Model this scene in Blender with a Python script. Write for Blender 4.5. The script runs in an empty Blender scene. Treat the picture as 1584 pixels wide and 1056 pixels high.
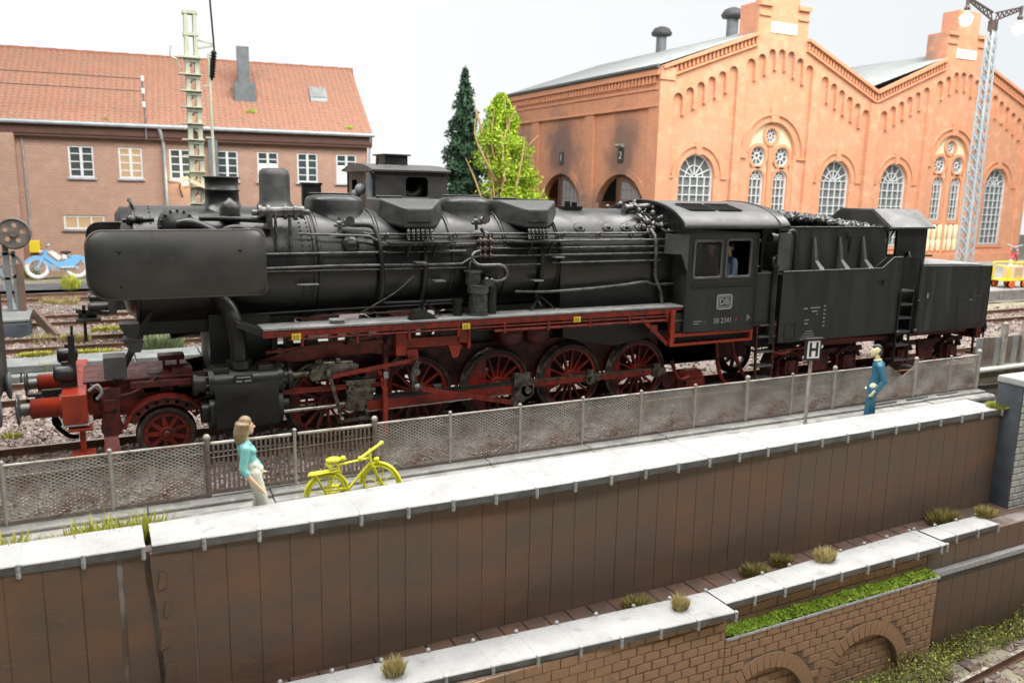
import bpy, bmesh, math, random
import numpy as np
from mathutils import Vector, Matrix, Quaternion
from mathutils.geometry import tessellate_polygon
random.seed(7); rng = np.random.default_rng(7)
R = math.radians
scene = bpy.context.scene
col = scene.collection

# ---------------------------------------------------------------- camera
F_PX = 1261.4
cam_d = bpy.data.cameras.new('camera'); cam = bpy.data.objects.new('camera', cam_d); col.objects.link(cam)
yaw, pit, rol = .4714, .1857, .02149
fw = Vector((math.sin(yaw)*math.cos(pit), math.cos(yaw)*math.cos(pit), -math.sin(pit)))
rt = Vector((math.cos(yaw), -math.sin(yaw), 0)); up = rt.cross(fw)
r2 = rt*math.cos(rol) + up*math.sin(rol); u2 = up*math.cos(rol) - rt*math.sin(rol)
m = Matrix((r2, u2, -fw)).transposed().to_4x4(); m.translation = (1.236, -14.612, 4.436)
cam.matrix_world = m
cam_d.sensor_width = 36; cam_d.lens = 36*F_PX/1584
cam_d.clip_start = .1; cam_d.clip_end = 500
cam_d.dof.use_dof = True; cam_d.dof.focus_distance = 15.5; cam_d.dof.aperture_fstop = .75
scene.camera = cam
scene.render.resolution_x, scene.render.resolution_y = 1024, 682

# ---------------------------------------------------------------- world, lamps, exposure
W = bpy.data.worlds.new('World'); scene.world = W; W.use_nodes = True
W.node_tree.nodes['Background'].inputs[0].default_value = (.93, .97, 1, 1)
W.node_tree.nodes['Background'].inputs[1].default_value = .16
def area_lamp(name, loc, rot, sx, sy, power, c=(1, .98, .95)):
    l = bpy.data.lights.new(name, 'AREA'); l.shape = 'RECTANGLE'; l.size = sx; l.size_y = sy; l.energy = power; l.color = c
    o = bpy.data.objects.new(name, l); o.location = loc; o.rotation_euler = rot; col.objects.link(o); return o
area_lamp('ceiling_and_fill_lamp', (18, -1, 29), (0, 0, 0), 72, 10, 17500)
area_lamp('ceiling_and_fill_lamp', (22, 8, 31), (R(12), 0, 0), 80, 8, 23000)  # fill added to brighten the buildings at the back
area_lamp('ceiling_and_fill_lamp', (18, -22, 30), (R(26), 0, 0), 60, 6, 9500)
scene.view_settings.view_transform = 'Standard'; scene.view_settings.look = 'None'
scene.view_settings.exposure = .22; scene.view_settings.gamma = 1
scene.render.engine = 'CYCLES'
scene.cycles.use_denoising = True
scene.cycles.max_bounces = 5; scene.cycles.transparent_max_bounces = 12
scene.cycles.caustics_reflective = False; scene.cycles.caustics_refractive = False

# ---------------------------------------------------------------- materials
MATS = {}
def M(name, c, rough=.6, metal=0., c2=None, scale=3., lo=.4, hi=.62, detail=6, bump=0., bscale=30., stretch=(1, 1, 1), c3=None, s3=14., lo3=.6, hi3=.7, spec=.5, rvar=.12, c4=None, s4=.35):
    m = bpy.data.materials.new(name); m.use_nodes = True; nt = m.node_tree; N = nt.nodes; L = nt.links
    b = N['Principled BSDF']; b.inputs['Roughness'].default_value = rough; b.inputs['Metallic'].default_value = metal
    b.inputs['Specular IOR Level'].default_value = spec
    b.inputs['Base Color'].default_value = (*c, 1)
    tc = N.new('ShaderNodeTexCoord'); mp = N.new('ShaderNodeMapping'); mp.inputs['Scale'].default_value = stretch
    L.new(tc.outputs['Object'], mp.inputs[0])
    def noise(s, d=detail):
        n = N.new('ShaderNodeTexNoise'); n.inputs['Scale'].default_value = s; n.inputs['Detail'].default_value = d; n.inputs['Roughness'].default_value = .62
        L.new(mp.outputs[0], n.inputs['Vector']); return n
    def ramp(n, a, bb):
        r = N.new('ShaderNodeMapRange'); r.inputs[1].default_value = a; r.inputs[2].default_value = bb; L.new(n.outputs[0], r.inputs[0]); return r
    last = None
    def mixin(fac, cc):
        nonlocal last
        x = N.new('ShaderNodeMix'); x.data_type = 'RGBA'; L.new(fac.outputs[0], x.inputs[0])
        if last is None: x.inputs[6].default_value = (*c, 1)
        else: L.new(last, x.inputs[6])
        x.inputs[7].default_value = (*cc, 1); last = x.outputs[2]
    if c2:
        r = ramp(noise(scale), lo, hi); mixin(r, c2)
        rr = N.new('ShaderNodeMapRange'); rr.inputs[3].default_value = max(.05, rough-rvar); rr.inputs[4].default_value = min(1, rough+rvar)
        L.new(r.outputs[0], rr.inputs[0]); L.new(rr.outputs[0], b.inputs['Roughness'])
    if c3: mixin(ramp(noise(s3), lo3, hi3), c3)
    if c4: mixin(ramp(noise(s4, 3), .42, .62), c4)
    if last is not None: L.new(last, b.inputs['Base Color'])
    if bump:
        bp = N.new('ShaderNodeBump'); bp.inputs['Strength'].default_value = bump; bp.inputs['Distance'].default_value = .02
        L.new(noise(bscale, 4).outputs[0], bp.inputs['Height']); L.new(bp.outputs[0], b.inputs['Normal'])
    MATS[name] = m; return m
def brickmat(name, c1, c2, cm, axis='xz', bw=.25, bh=.083, mort=.012, stain=None, sscale=.5, slo=.5, shi=.7, rough=.85, bump=.4, dist=.01, mix2=None, soot=()):
    m = bpy.data.materials.new(name); m.use_nodes = True; nt = m.node_tree; N = nt.nodes; L = nt.links
    b = N['Principled BSDF']; b.inputs['Roughness'].default_value = rough; b.inputs['Specular IOR Level'].default_value = .25
    tc = N.new('ShaderNodeTexCoord'); sp = N.new('ShaderNodeSeparateXYZ'); cb = N.new('ShaderNodeCombineXYZ'); L.new(tc.outputs['Object'], sp.inputs[0])
    L.new(sp.outputs['X' if axis[0] == 'x' else 'Y'], cb.inputs[0]); L.new(sp.outputs['Z'], cb.inputs[1])
    t = N.new('ShaderNodeTexBrick'); L.new(cb.outputs[0], t.inputs[0])
    t.inputs['Scale'].default_value = 1; t.inputs['Brick Width'].default_value = bw; t.inputs['Row Height'].default_value = bh
    t.inputs['Mortar Size'].default_value = mort; t.inputs['Mortar Smooth'].default_value = .3; t.inputs['Bias'].default_value = 0
    for i, cc in zip((1, 2, 3), (c1, c2, cm)): t.inputs[i].default_value = (*cc, 1)
    last = t.outputs[0]
    for (cc, s, lo, hi) in ([(stain, sscale, slo, shi)] if stain else []) + ([(mix2, 1.7, .5, .72)] if mix2 else []):
        n = N.new('ShaderNodeTexNoise'); n.inputs['Scale'].default_value = s; n.inputs['Detail'].default_value = 5; L.new(tc.outputs['Object'], n.inputs[0])
        r = N.new('ShaderNodeMapRange'); r.inputs[1].default_value = lo; r.inputs[2].default_value = hi; r.inputs[4].default_value = .8; L.new(n.outputs[0], r.inputs[0])
        x = N.new('ShaderNodeMix'); x.data_type = 'RGBA'; L.new(r.outputs[0], x.inputs[0]); L.new(last, x.inputs[6]); x.inputs[7].default_value = (*cc, 1); last = x.outputs[2]
    for (cy, cz, ry, rz) in soot:                              # smoke stain with a ragged edge
        mp = N.new('ShaderNodeMapping'); mp.vector_type = 'TEXTURE'; mp.inputs['Location'].default_value = (0, cy, cz); mp.inputs['Scale'].default_value = (1e3, ry, rz); L.new(tc.outputs['Object'], mp.inputs[0])
        ln = N.new('ShaderNodeVectorMath'); ln.operation = 'LENGTH'; L.new(mp.outputs[0], ln.inputs[0])
        n = N.new('ShaderNodeTexNoise'); n.inputs['Scale'].default_value = .8; n.inputs['Detail'].default_value = 5; L.new(tc.outputs['Object'], n.inputs[0])
        ad = N.new('ShaderNodeMath'); ad.operation = 'MULTIPLY_ADD'; ad.inputs[1].default_value = 1.1; L.new(n.outputs[0], ad.inputs[0]); L.new(ln.outputs['Value'], ad.inputs[2])
        r = N.new('ShaderNodeMapRange'); r.inputs[1].default_value = 1.65; r.inputs[2].default_value = 1.0; r.inputs[4].default_value = .8; L.new(ad.outputs[0], r.inputs[0])
        x = N.new('ShaderNodeMix'); x.data_type = 'RGBA'; L.new(r.outputs[0], x.inputs[0]); L.new(last, x.inputs[6]); x.inputs[7].default_value = (.16, .115, .105, 1); last = x.outputs[2]
    L.new(last, b.inputs[0])
    bp = N.new('ShaderNodeBump'); bp.inputs['Strength'].default_value = bump; bp.inputs['Distance'].default_value = dist; bp.invert = True
    L.new(t.outputs[1], bp.inputs['Height']); L.new(bp.outputs[0], b.inputs['Normal'])
    return m
def emit(name, c, s):
    m = bpy.data.materials.new(name); m.use_nodes = True; b = m.node_tree.nodes['Principled BSDF']
    b.inputs['Base Color'].default_value = (*c, 1); b.inputs['Emission Color'].default_value = (*c, 1); b.inputs['Emission Strength'].default_value = s; return m
def glassmat(name, tint, rough=.08, alpha=.35):
    m = bpy.data.materials.new(name); m.use_nodes = True; b = m.node_tree.nodes['Principled BSDF']
    b.inputs['Base Color'].default_value = (*tint, 1); b.inputs['Roughness'].default_value = rough; b.inputs['Alpha'].default_value = alpha; return m

BLK = M('loco_black', (.008, .008, .0075), .5, c2=(.015, .0145, .013), scale=2.2, c3=(.028, .025, .02), s3=9, lo3=.6, hi3=.82, bump=.05, bscale=60)
BLK2 = M('boiler_black', (.0095, .0095, .009), .4, c2=(.02, .02, .019), scale=1.8, c3=(.04, .039, .036), s3=7, lo3=.62, hi3=.85, bump=.06, bscale=18)
DEF = M('deflector_grey_black', (.03, .03, .028), .5, c2=(.046, .045, .039), scale=1.1, c3=(.08, .053, .035), s3=3.5, lo3=.6, hi3=.85, bump=.05, bscale=40)
BODY = M('side_plate_black', (.014, .015, .0135), .5, c2=(.026, .026, .022), scale=1.6, c3=(.042, .036, .028), s3=4, lo3=.58, hi3=.85, bump=.04, bscale=50, stretch=(1.6, 1, .3))
TANKM = M('limescaled_plate', (.015, .016, .015), .5, c2=(.026, .026, .024), scale=1.6, c3=(.06, .064, .07), s3=1.3, lo3=.55, hi3=.75, bump=.04, bscale=50, stretch=(1.6, 1, .22))
ROOFG = M('dusty_roof_grey', (.05, .05, .05), .5, c2=(.085, .085, .083), scale=1.5, c3=(.04, .04, .038), s3=8, lo3=.55, hi3=.8, bump=.04)
BOARD = M('running_board_grey', (.16, .16, .158), .7, c2=(.26, .26, .255), scale=3, lo=.35, hi=.6, c3=(.09, .085, .08), s3=20, lo3=.55, hi3=.7, bump=.25, bscale=60)
PIPE = M('worn_pipe_steel', (.075, .075, .073), .34, .55, c2=(.16, .155, .15), scale=6, c3=(.06, .04, .03), s3=12, lo3=.58, hi3=.75)
RED = M('frame_red', (.23, .019, .008), .42, c2=(.13, .013, .008), scale=4, c3=(.025, .01, .008), s3=7, lo3=.5, hi3=.68, bump=.05)
REDB = M('clean_signal_red', (.32, .032, .012), .36, c2=(.2, .019, .009), scale=4, c3=(.1, .03, .018), s3=9, lo3=.62, hi3=.76)
REDD = M('dirty_red', (.12, .013, .009), .55, c2=(.035, .01, .008), scale=5, c3=(.016, .012, .01), s3=8, lo3=.52, hi3=.66, bump=.06)
STEEL = M('oily_rod_steel', (.1, .095, .08), .4, .8, c2=(.22, .2, .16), scale=9, c3=(.03, .027, .02), s3=14, lo3=.52, hi3=.66)
BRIGHT = M('bright_steel', (.4, .385, .35), .38, .9, c2=(.62, .6, .56), scale=8)
TYRE = M('tyre_steel', (.2, .175, .14), .36, .85, c2=(.36, .33, .27), scale=7, c3=(.08, .06, .045), s3=10, lo3=.55, hi3=.7)
YEL = M('yellow_paint', (.75, .56, .02), .5, c2=(.62, .45, .03), scale=20)
WHT = M('white_lettering', (.72, .71, .66), .7)
GREYL = M('grey_lettering', (.26, .26, .25), .7)
RUBB_SHADE = M('rubber_and_vent_shade', (.004, .004, .004), .9, spec=.1)  # rubber, and the painted shade inside the cab roof vents
COAL = M('coal', (.04, .04, .042), .25, c2=(.1, .1, .103), scale=5, bump=.2, bscale=20)
CAPM = M('cap_white', (.38, .38, .375), .9, c2=(.31, .31, .305), scale=1.3, lo=.38, hi=.68, c3=(.17, .168, .16), s3=4.2, lo3=.57, hi3=.85, bump=.5, bscale=45)
CAPEDGE = M('cap_edge_grey', (.085, .085, .082), .8, c2=(.15, .15, .145), scale=3, c3=(.26, .26, .25), s3=10, lo3=.62, hi3=.8, bump=.3)
SEAM = M('seam_grey', (.3, .3, .3), .6, c2=(.5, .5, .5), scale=20, c3=(.15, .15, .15), s3=30, lo3=.55, hi3=.7)
WALLB = M('rust_brown_wall', (.125, .09, .07), .6, c2=(.215, .112, .064), scale=1.3, lo=.4, hi=.66, c4=(.145, .1, .074), s4=.45, c3=(.19, .17, .15), s3=12, lo3=.62, hi3=.76, bump=.45, bscale=24, stretch=(.6, 1, 1.3), detail=9)
WALLJ = M('wall_joint', (.12, .085, .065), .8, c2=(.3, .28, .27), scale=1.1)
LEDGE = M('ledge_brown', (.125, .08, .06), .8, c2=(.19, .105, .072), scale=3, c3=(.1, .085, .075), s3=7, lo3=.5, hi3=.66, bump=.25)
BRK = M('lower_brick', (.33, .2, .12), .8, c2=(.42, .245, .14), scale=5, c3=(.24, .17, .125), s3=1.6, lo3=.5, hi3=.7, bump=.3, bscale=40)
MORT = M('lower_mortar', (.15, .105, .075), .9, c2=(.24, .18, .135), scale=8, bump=.2)
SLATE = M('blue_grey_pier', (.055, .066, .08), .7, c2=(.085, .098, .115), scale=3, bump=.15)
STONE = M('pale_stone', (.5, .5, .47), .85, c2=(.38, .385, .36), scale=4, bump=.3)
CONC = M('concrete', (.30, .295, .275), .85, c2=(.2, .195, .18), scale=2.5, c3=(.42, .41, .39), s3=8, lo3=.55, hi3=.75, bump=.3)
CONCD = M('dark_kerb', (.07, .075, .073), .75, c2=(.13, .135, .13), scale=3, c3=(.25, .25, .24), s3=9, lo3=.62, hi3=.8, bump=.2)
SOOT = M('soot', (.05, .045, .045), .9)
FENCE = M('fence_grey', (.45, .43, .385), .75, c2=(.28, .25, .215), scale=1.4, c3=(.2, .12, .085), s3=2.3, lo3=.5, hi3=.68, bump=.1)
FENCED = M('rusty_fence', (.17, .125, .105), .8, c2=(.24, .2, .18), scale=2.5, c3=(.11, .065, .05), s3=5, lo3=.5, hi3=.65)
GRAV = M('ballast_ground', (.17, .135, .118), .95, c2=(.25, .21, .185), scale=9, lo=.4, hi=.6, c3=(.1, .075, .065), s3=25, lo3=.5, hi3=.65, bump=.8, bscale=22)
PEB = M('ballast_stone', (.25, .195, .172), .9, c2=(.36, .315, .285), scale=3.2, lo=.35, hi=.65, c3=(.15, .1, .085), s3=5, lo3=.5, hi3=.6)
PATH = M('path_grey', (.13, .14, .125), .9, c2=(.2, .2, .18), scale=3, bump=.3)
RAILM = M('rail_rust', (.13, .068, .04), .7, c2=(.2, .11, .07), scale=4)
RAILT = M('rail_top', (.55, .48, .38), .3, .8, c2=(.6, .56, .5), scale=5)
SLEEP = M('sleeper_brown', (.1, .068, .056), .85, c2=(.17, .12, .1), scale=4, bump=.3)
KERBM = M('kerb_slab', (.15, .16, .155), .85, c2=(.21, .22, .21), scale=2, c3=(.1, .105, .1), s3=7, lo3=.58, hi3=.75, bump=.3)
SLABM = M('slab_grey', (.26, .275, .27), .85, c2=(.36, .37, .36), scale=2, c3=(.18, .18, .17), s3=7, lo3=.6, hi3=.75, bump=.2)
ASPH = M('asphalt', (.09, .093, .1), .9, c2=(.13, .135, .145), scale=2, bump=.2)
SAND = M('sandy_ground', (.32, .28, .21), .95, c2=(.22, .2, .14), scale=1.2, c3=(.16, .19, .06), s3=2.5, lo3=.52, hi3=.68, bump=.5, bscale=20)
TILE = M('roof_tile', (.44, .215, .14), .75, c2=(.39, .215, .15), scale=1.3, c3=(.36, .24, .18), s3=5, lo3=.5, hi3=.72)
RIDGE = M('ridge_tile', (.4, .16, .085), .75, c2=(.3, .13, .08), scale=3)
GUTTER = M('zinc', (.36, .4, .42), .5, .3, c2=(.46, .5, .52), scale=3)
TIMB = M('fascia_brown', (.075, .035, .024), .7, c2=(.11, .05, .035), scale=3)
WINW = M('window_white', (.66, .68, .69), .6, c2=(.58, .6, .6), scale=6)
MUNT = M('iron_window_grey', (.62, .64, .64), .55)
DARKIN = M('dark_room', (.055, .07, .062), .8)
GREYM = M('machine_grey', (.12, .135, .145), .6, c2=(.17, .185, .195), scale=3)
LATT = M('lattice_blue_grey', (.36, .42, .45), .55, c2=(.46, .51, .53), scale=2)
MASTG = M('mast_pale_green', (.5, .52, .4), .6, c2=(.42, .44, .34), scale=3, c3=(.3, .28, .2), s3=8, lo3=.64, hi3=.8)
SHEET = M('roof_sheet', (.36, .385, .38), .7, c2=(.42, .44, .435), scale=.8, c3=(.29, .31, .3), s3=2, lo3=.6, hi3=.8)
FELT = M('roof_felt_dark', (.06, .065, .068), .7, c2=(.1, .1, .1), scale=3)
CREAM = M('cream_render', (.82, .72, .48), .8, c2=(.78, .66, .42), scale=2)
TERRA = M('terracotta_trim', (.67, .31, .17), .8, c2=(.61, .28, .155), scale=2, bump=.1)
WOODB = M('door_brown', (.13, .055, .035), .7, c2=(.17, .075, .05), scale=3)
BR_FRONT = brickmat('facade_brick', (.68, .32, .175), (.62, .285, .155), (.52, .29, .19), 'xz', bw=.3, bh=.11, mort=.014, stain=(.64, .33, .22), sscale=.35, slo=.5, shi=.75, mix2=(.72, .4, .26))
BR_SIDE = brickmat('side_brick', (.66, .285, .16), (.58, .24, .135), (.5, .31, .23), 'yz', bw=.3, bh=.11, mort=.016, stain=(.25, .175, .155), sscale=.22, slo=.54, shi=.68, mix2=(.7, .32, .17), soot=((3.1, 6.6, 1.9, 2.4), (9.6, 6.6, 2.2, 2.4)))
BR_HOUSE = brickmat('house_brick', (.44, .265, .19), (.4, .24, .175), (.3, .225, .185), 'xz', bw=.3, bh=.12, mort=.016, stain=(.3, .2, .15), sscale=.4, slo=.55, shi=.8, mix2=(.46, .3, .22))
BR_STONE = brickmat('rubble_base', (.2, .17, .1), (.14, .15, .13), (.12, .11, .1), 'xz', bw=.3, bh=.16, mort=.02)
LEAFB = M('bright_leaf', (.4, .58, .03), .6, c2=(.3, .46, .02), scale=2.5, c3=(.5, .64, .05), s3=6, lo3=.55, hi3=.7)
LEAFD = M('dark_needle', (.035, .085, .045), .6, c2=(.06, .13, .065), scale=2)
TWIG = M('straw_twig', (.5, .36, .17), .8, c2=(.42, .29, .12), scale=5)
BARK = M('bark', (.1, .065, .045), .9, c2=(.15, .1, .07), scale=4)
MOSS = M('moss_green', (.3, .45, .04), .8, c2=(.46, .6, .09), scale=5)
TUFTY = M('tuft_yellow', (.42, .4, .06), .8, c2=(.34, .36, .05), scale=8)
TUFTO = M('tuft_olive', (.22, .19, .05), .8, c2=(.3, .26, .08), scale=8)
TUFTS = M('tuft_straw', (.5, .42, .2), .8, c2=(.42, .35, .15), scale=8)
SCRUB = M('scrub_green', (.15, .19, .05), .8, c2=(.24, .27, .07), scale=4, c3=(.36, .32, .09), s3=9, lo3=.55, hi3=.65)
SCRUBY = M('scrub_yellow_green', (.55, .56, .08), .8, c2=(.4, .46, .07), scale=6)
SKIN = M('painted_skin', (.72, .47, .3), .5); SKINP = M('pale_painted_skin', (.75, .66, .4), .5)
HAIRB = M('light_brown_hair', (.3, .215, .12), .5, c2=(.22, .15, .08), scale=14); HAIRK = M('black_hair', (.03, .033, .04), .45)
TEAL = M('turquoise_top', (.24, .58, .56), .5, c2=(.2, .5, .49), scale=8); CREAMT = M('cream_trousers', (.66, .67, .55), .6, c2=(.58, .6, .49), scale=8)
BLUEW = M('blue_overalls', (.04, .165, .25), .4, c2=(.03, .125, .2), scale=8); SHOE = M('dark_shoe', (.05, .04, .035), .5)
BIKEY = M('bicycle_yellow', (.72, .7, .035), .38); SKYB = M('moped_blue', (.2, .47, .78), .35); WHITEP = M('white_paint', (.78, .78, .75), .4)
CARTY = M('cart_yellow', (.82, .66, .02), .45); ORNG = M('cart_wheel_orange', (.75, .13, .03), .5); CRATE = M('crate_beige', (.7, .5, .33), .8)
BLKM = M('sign_black', (.025, .025, .025), .5); SIGNW = M('sign_white', (.78, .78, .76), .5)

# ---------------------------------------------------------------- mesh helpers
class MB:
    def __init__(s): s.v = []; s.f = []; s.sm = []
    def add(s, vs, fs, smooth=False):
        o = len(s.v); s.v += [tuple(v) for v in vs]; s.f += [tuple(i+o for i in f) for f in fs]; s.sm += [smooth]*len(fs); return s
    def box(s, x0, x1, y0, y1, z0, z1):
        return s.add([(x0, y0, z0), (x1, y0, z0), (x1, y1, z0), (x0, y1, z0), (x0, y0, z1), (x1, y0, z1), (x1, y1, z1), (x0, y1, z1)],
                     [(0, 3, 2, 1), (4, 5, 6, 7), (0, 1, 5, 4), (1, 2, 6, 5), (2, 3, 7, 6), (3, 0, 4, 7)])
    def bar(s, p0, p1, w, h, upv=(0, 0, 1)):                 # a rectangular bar from p0 to p1
        p0 = Vector(p0); p1 = Vector(p1); d = (p1-p0).normalized(); u = Vector(upv)
        a = d.cross(u)
        if a.length < 1e-4: a = d.cross(Vector((1, 0, 0)))
        a.normalize(); b = a.cross(d)
        vs = [p+a*i*w/2+b*j*h/2 for p in (p0, p1) for i, j in ((-1, -1), (1, -1), (1, 1), (-1, 1))]
        return s.add(vs, [(0, 1, 2, 3), (7, 6, 5, 4), (0, 4, 5, 1), (1, 5, 6, 2), (2, 6, 7, 3), (3, 7, 4, 0)])
    def cyl(s, p0, p1, r0, r1=None, n=16, cap=True, smooth=True):
        r1 = r0 if r1 is None else r1
        p0 = Vector(p0); p1 = Vector(p1); d = (p1-p0).normalized()
        a = d.orthogonal().normalized(); b = d.cross(a)
        cs = [(math.cos(2*math.pi*k/n), math.sin(2*math.pi*k/n)) for k in range(n)]
        vs = [p0+(a*c+b*q)*r0 for c, q in cs]+[p1+(a*c+b*q)*r1 for c, q in cs]
        s.add(vs, [(k, (k+1) % n, n+(k+1) % n, n+k) for k in range(n)], smooth)
        if cap:
            s.add(vs[:n], [tuple(range(n))[::-1]]); s.add(vs[n:], [tuple(range(n))])
        return s
    def tube(s, pts, r, n=8, rs=None):
        pts = [Vector(p) for p in pts]; rings = []; a = None
        for i, p in enumerate(pts):
            d = ((pts[min(i+1, len(pts)-1)]-pts[max(i-1, 0)])).normalized()
            a = d.orthogonal().normalized() if a is None else (a-d*a.dot(d)).normalized()
            b = d.cross(a); q = rs[i] if rs else r
            rings.append([p+(a*math.cos(2*math.pi*k/n)+b*math.sin(2*math.pi*k/n))*q for k in range(n)])
        vs = [v for g in rings for v in g]
        fs = [(i*n+k, i*n+(k+1) % n, (i+1)*n+(k+1) % n, (i+1)*n+k) for i in range(len(pts)-1) for k in range(n)]
        s.add(vs, fs, True); s.add(rings[0], [tuple(range(n))[::-1]]); s.add(rings[-1], [tuple(range(n))]); return s
    def lathe(s, prof, o=(0, 0, 0), ax=(0, 0, 1), n=24, smooth=True, a0=0., a1=2*math.pi):
        o = Vector(o); d = Vector(ax).normalized(); a = d.orthogonal().normalized(); b = d.cross(a)
        full = abs(a1-a0-2*math.pi) < 1e-6; kk = n if full else n+1
        vs = [o+d*h+(a*math.cos(a0+(a1-a0)*k/n)+b*math.sin(a0+(a1-a0)*k/n))*r for r, h in prof for k in range(kk)]
        fs = [(i*kk+k, i*kk+(k+1) % kk, (i+1)*kk+(k+1) % kk, (i+1)*kk+k) for i in range(len(prof)-1) for k in range(n)]
        return s.add(vs, fs, smooth)
    def ball(s, c, r, n=12, sq=(1, 1, 1)):
        c = Vector(c); m = n//2
        vs = [c+Vector((math.sin(math.pi*i/m)*math.cos(2*math.pi*k/n)*r*sq[0], math.sin(math.pi*i/m)*math.sin(2*math.pi*k/n)*r*sq[1], math.cos(math.pi*i/m)*r*sq[2])) for i in range(m+1) for k in range(n)]
        return s.add(vs, [(i*n+k, (i+1)*n+k, (i+1)*n+(k+1) % n, i*n+(k+1) % n) for i in range(m) for k in range(n)], True)
    def prism(s, poly, a, b, ax='y', smooth=False):          # poly in the plane normal to ax, extruded from a to b
        f = {'y': lambda p, t: (p[0], t, p[1]), 'x': lambda p, t: (t, p[0], p[1]), 'z': lambda p, t: (p[0], p[1], t)}[ax]
        n = len(poly); vs = [f(p, a) for p in poly]+[f(p, b) for p in poly]
        tr = tessellate_polygon([[Vector((p[0], p[1], 0)) for p in poly]])
        s.add(vs, [tuple(t) for t in tr]+[tuple(n+i for i in t) for t in tr]); s.add(vs, [(k, (k+1) % n, n+(k+1) % n, n+k) for k in range(n)], smooth); return s
    def sheet(s, outer, holes, a, b, ax='y', back=True):     # plate with holes, thickness a..b
        f = {'y': lambda p, t: (p[0], t, p[1]), 'x': lambda p, t: (t, p[0], p[1]), 'z': lambda p, t: (p[0], p[1], t)}[ax]
        loops = [outer]+holes; allp = [p for l in loops for p in l]
        tr = tessellate_polygon([[Vector((p[0], p[1], 0)) for p in l] for l in loops])
        n = len(allp); vs = [f(p, a) for p in allp]+[f(p, b) for p in allp]
        s.add(vs, [tuple(t) for t in tr]+([tuple(n+i for i in t) for t in tr] if back else []))
        k0 = 0
        for l in loops:
            k = len(l); s.add(vs, [(k0+i, k0+(i+1) % k, n+k0+(i+1) % k, n+k0+i) for i in range(k)]); k0 += k
        return s
    def mesh(s, name, mat):
        me = bpy.data.meshes.new(name); me.from_pydata(s.v, [], s.f)
        me.polygons.foreach_set('use_smooth', s.sm); me.materials.append(mat)
        bm = bmesh.new(); bm.from_mesh(me); bmesh.ops.recalc_face_normals(bm, faces=bm.faces); bm.to_mesh(me); bm.free()
        return me
def link(o, parent=None):
    col.objects.link(o)
    if parent: o.parent = parent
    return o
def obj(name, mb, mat=None, parent=None, bevel=0, loc=None, rot=None, seg=2):
    me = mb if isinstance(mb, bpy.types.Mesh) else mb.mesh(name, mat)
    o = bpy.data.objects.new(name, me); link(o, parent)
    if loc is not None: o.location = loc
    if rot is not None: o.rotation_euler = rot
    if bevel:
        b = o.modifiers.new('bevel', 'BEVEL'); b.width = bevel; b.segments = seg; b.limit_method = 'ANGLE'; b.angle_limit = R(40); b.harden_normals = False
    return o
def tag(o, label=None, cat=None, group=None, kind=None):
    if label: o['label'] = label
    if cat: o['category'] = cat
    if group: o['group'] = group
    if kind: o['kind'] = kind
    return o
def thing(name, label, cat, loc=(0, 0, 0), rz=0, group=None, kind=None):
    o = bpy.data.objects.new(name, None); link(o); o.location = loc; o.rotation_euler = (0, 0, rz); o.empty_display_size = .2
    return tag(o, label, cat, group, kind)
def copy_tree(o, parent=None, kids=None):
    if kids is None:
        kids = {}
        for x in bpy.data.objects:
            if x.parent: kids.setdefault(x.parent.name, []).append(x)
    c = o.copy(); col.objects.link(c)
    if parent: c.parent = parent
    for ch in kids.get(o.name, []): copy_tree(ch, c, kids)
    return c
def fast(name, V, Fc, mat, smooth=False):                   # big numpy meshes: V (n,3), Fc (m,k)
    me = bpy.data.meshes.new(name); n, k = len(Fc), Fc.shape[1]
    me.vertices.add(len(V)); me.vertices.foreach_set('co', np.asarray(V, np.float32).ravel())
    me.loops.add(n*k); me.loops.foreach_set('vertex_index', np.asarray(Fc, np.int32).ravel())
    me.polygons.add(n); me.polygons.foreach_set('loop_start', np.arange(0, n*k, k, dtype=np.int32)); me.polygons.foreach_set('loop_total', np.full(n, k, np.int32))
    me.polygons.foreach_set('use_smooth', np.full(n, smooth)); me.update(calc_edges=True); me.materials.append(mat); return me
def evalmesh(o, mat, name):                                  # bake the modifiers of a temporary object
    dg = bpy.context.evaluated_depsgraph_get(); me = bpy.data.meshes.new_from_object(o.evaluated_get(dg)); me.name = name
    me.materials.clear(); me.materials.append(mat)
    d = o.data; bpy.data.objects.remove(o); 
    return me
def text(name, s, size, mat, parent, loc, rot=(R(90), 0, 0), ext=.006, align='CENTER', bold=0.):
    c = bpy.data.curves.new(name, 'FONT'); c.body = s; c.size = size; c.extrude = ext; c.align_x = align; c.align_y = 'CENTER'; c.offset = bold; c.resolution_u = 3
    t = bpy.data.objects.new(name, c); col.objects.link(t)
    me = evalmesh(t, mat, name)
    return obj(name, me, mat, parent, loc=loc, rot=rot)
def arc(cx, cz, r, a0, a1, n=12): return [(cx+r*math.cos(R(a0+(a1-a0)*k/n)), cz+r*math.sin(R(a0+(a1-a0)*k/n))) for k in range(n+1)]
def archpoly(cx, w, z0, zs, n=14): return [(cx-w, z0), (cx+w, z0)]+arc(cx, zs, w, 0, 180, n)
def rrect(x0, x1, z0, z1, r, n=4):
    return arc(x1-r, z0+r, r, -90, 0, n)+arc(x1-r, z1-r, r, 0, 90, n)+arc(x0+r, z1-r, r, 90, 180, n)+arc(x0+r, z0+r, r, 180, 270, n)
def circ(cx, cz, r, n=24): return [(cx+r*math.cos(2*math.pi*k/n), cz+r*math.sin(2*math.pi*k/n)) for k in range(n)]
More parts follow.
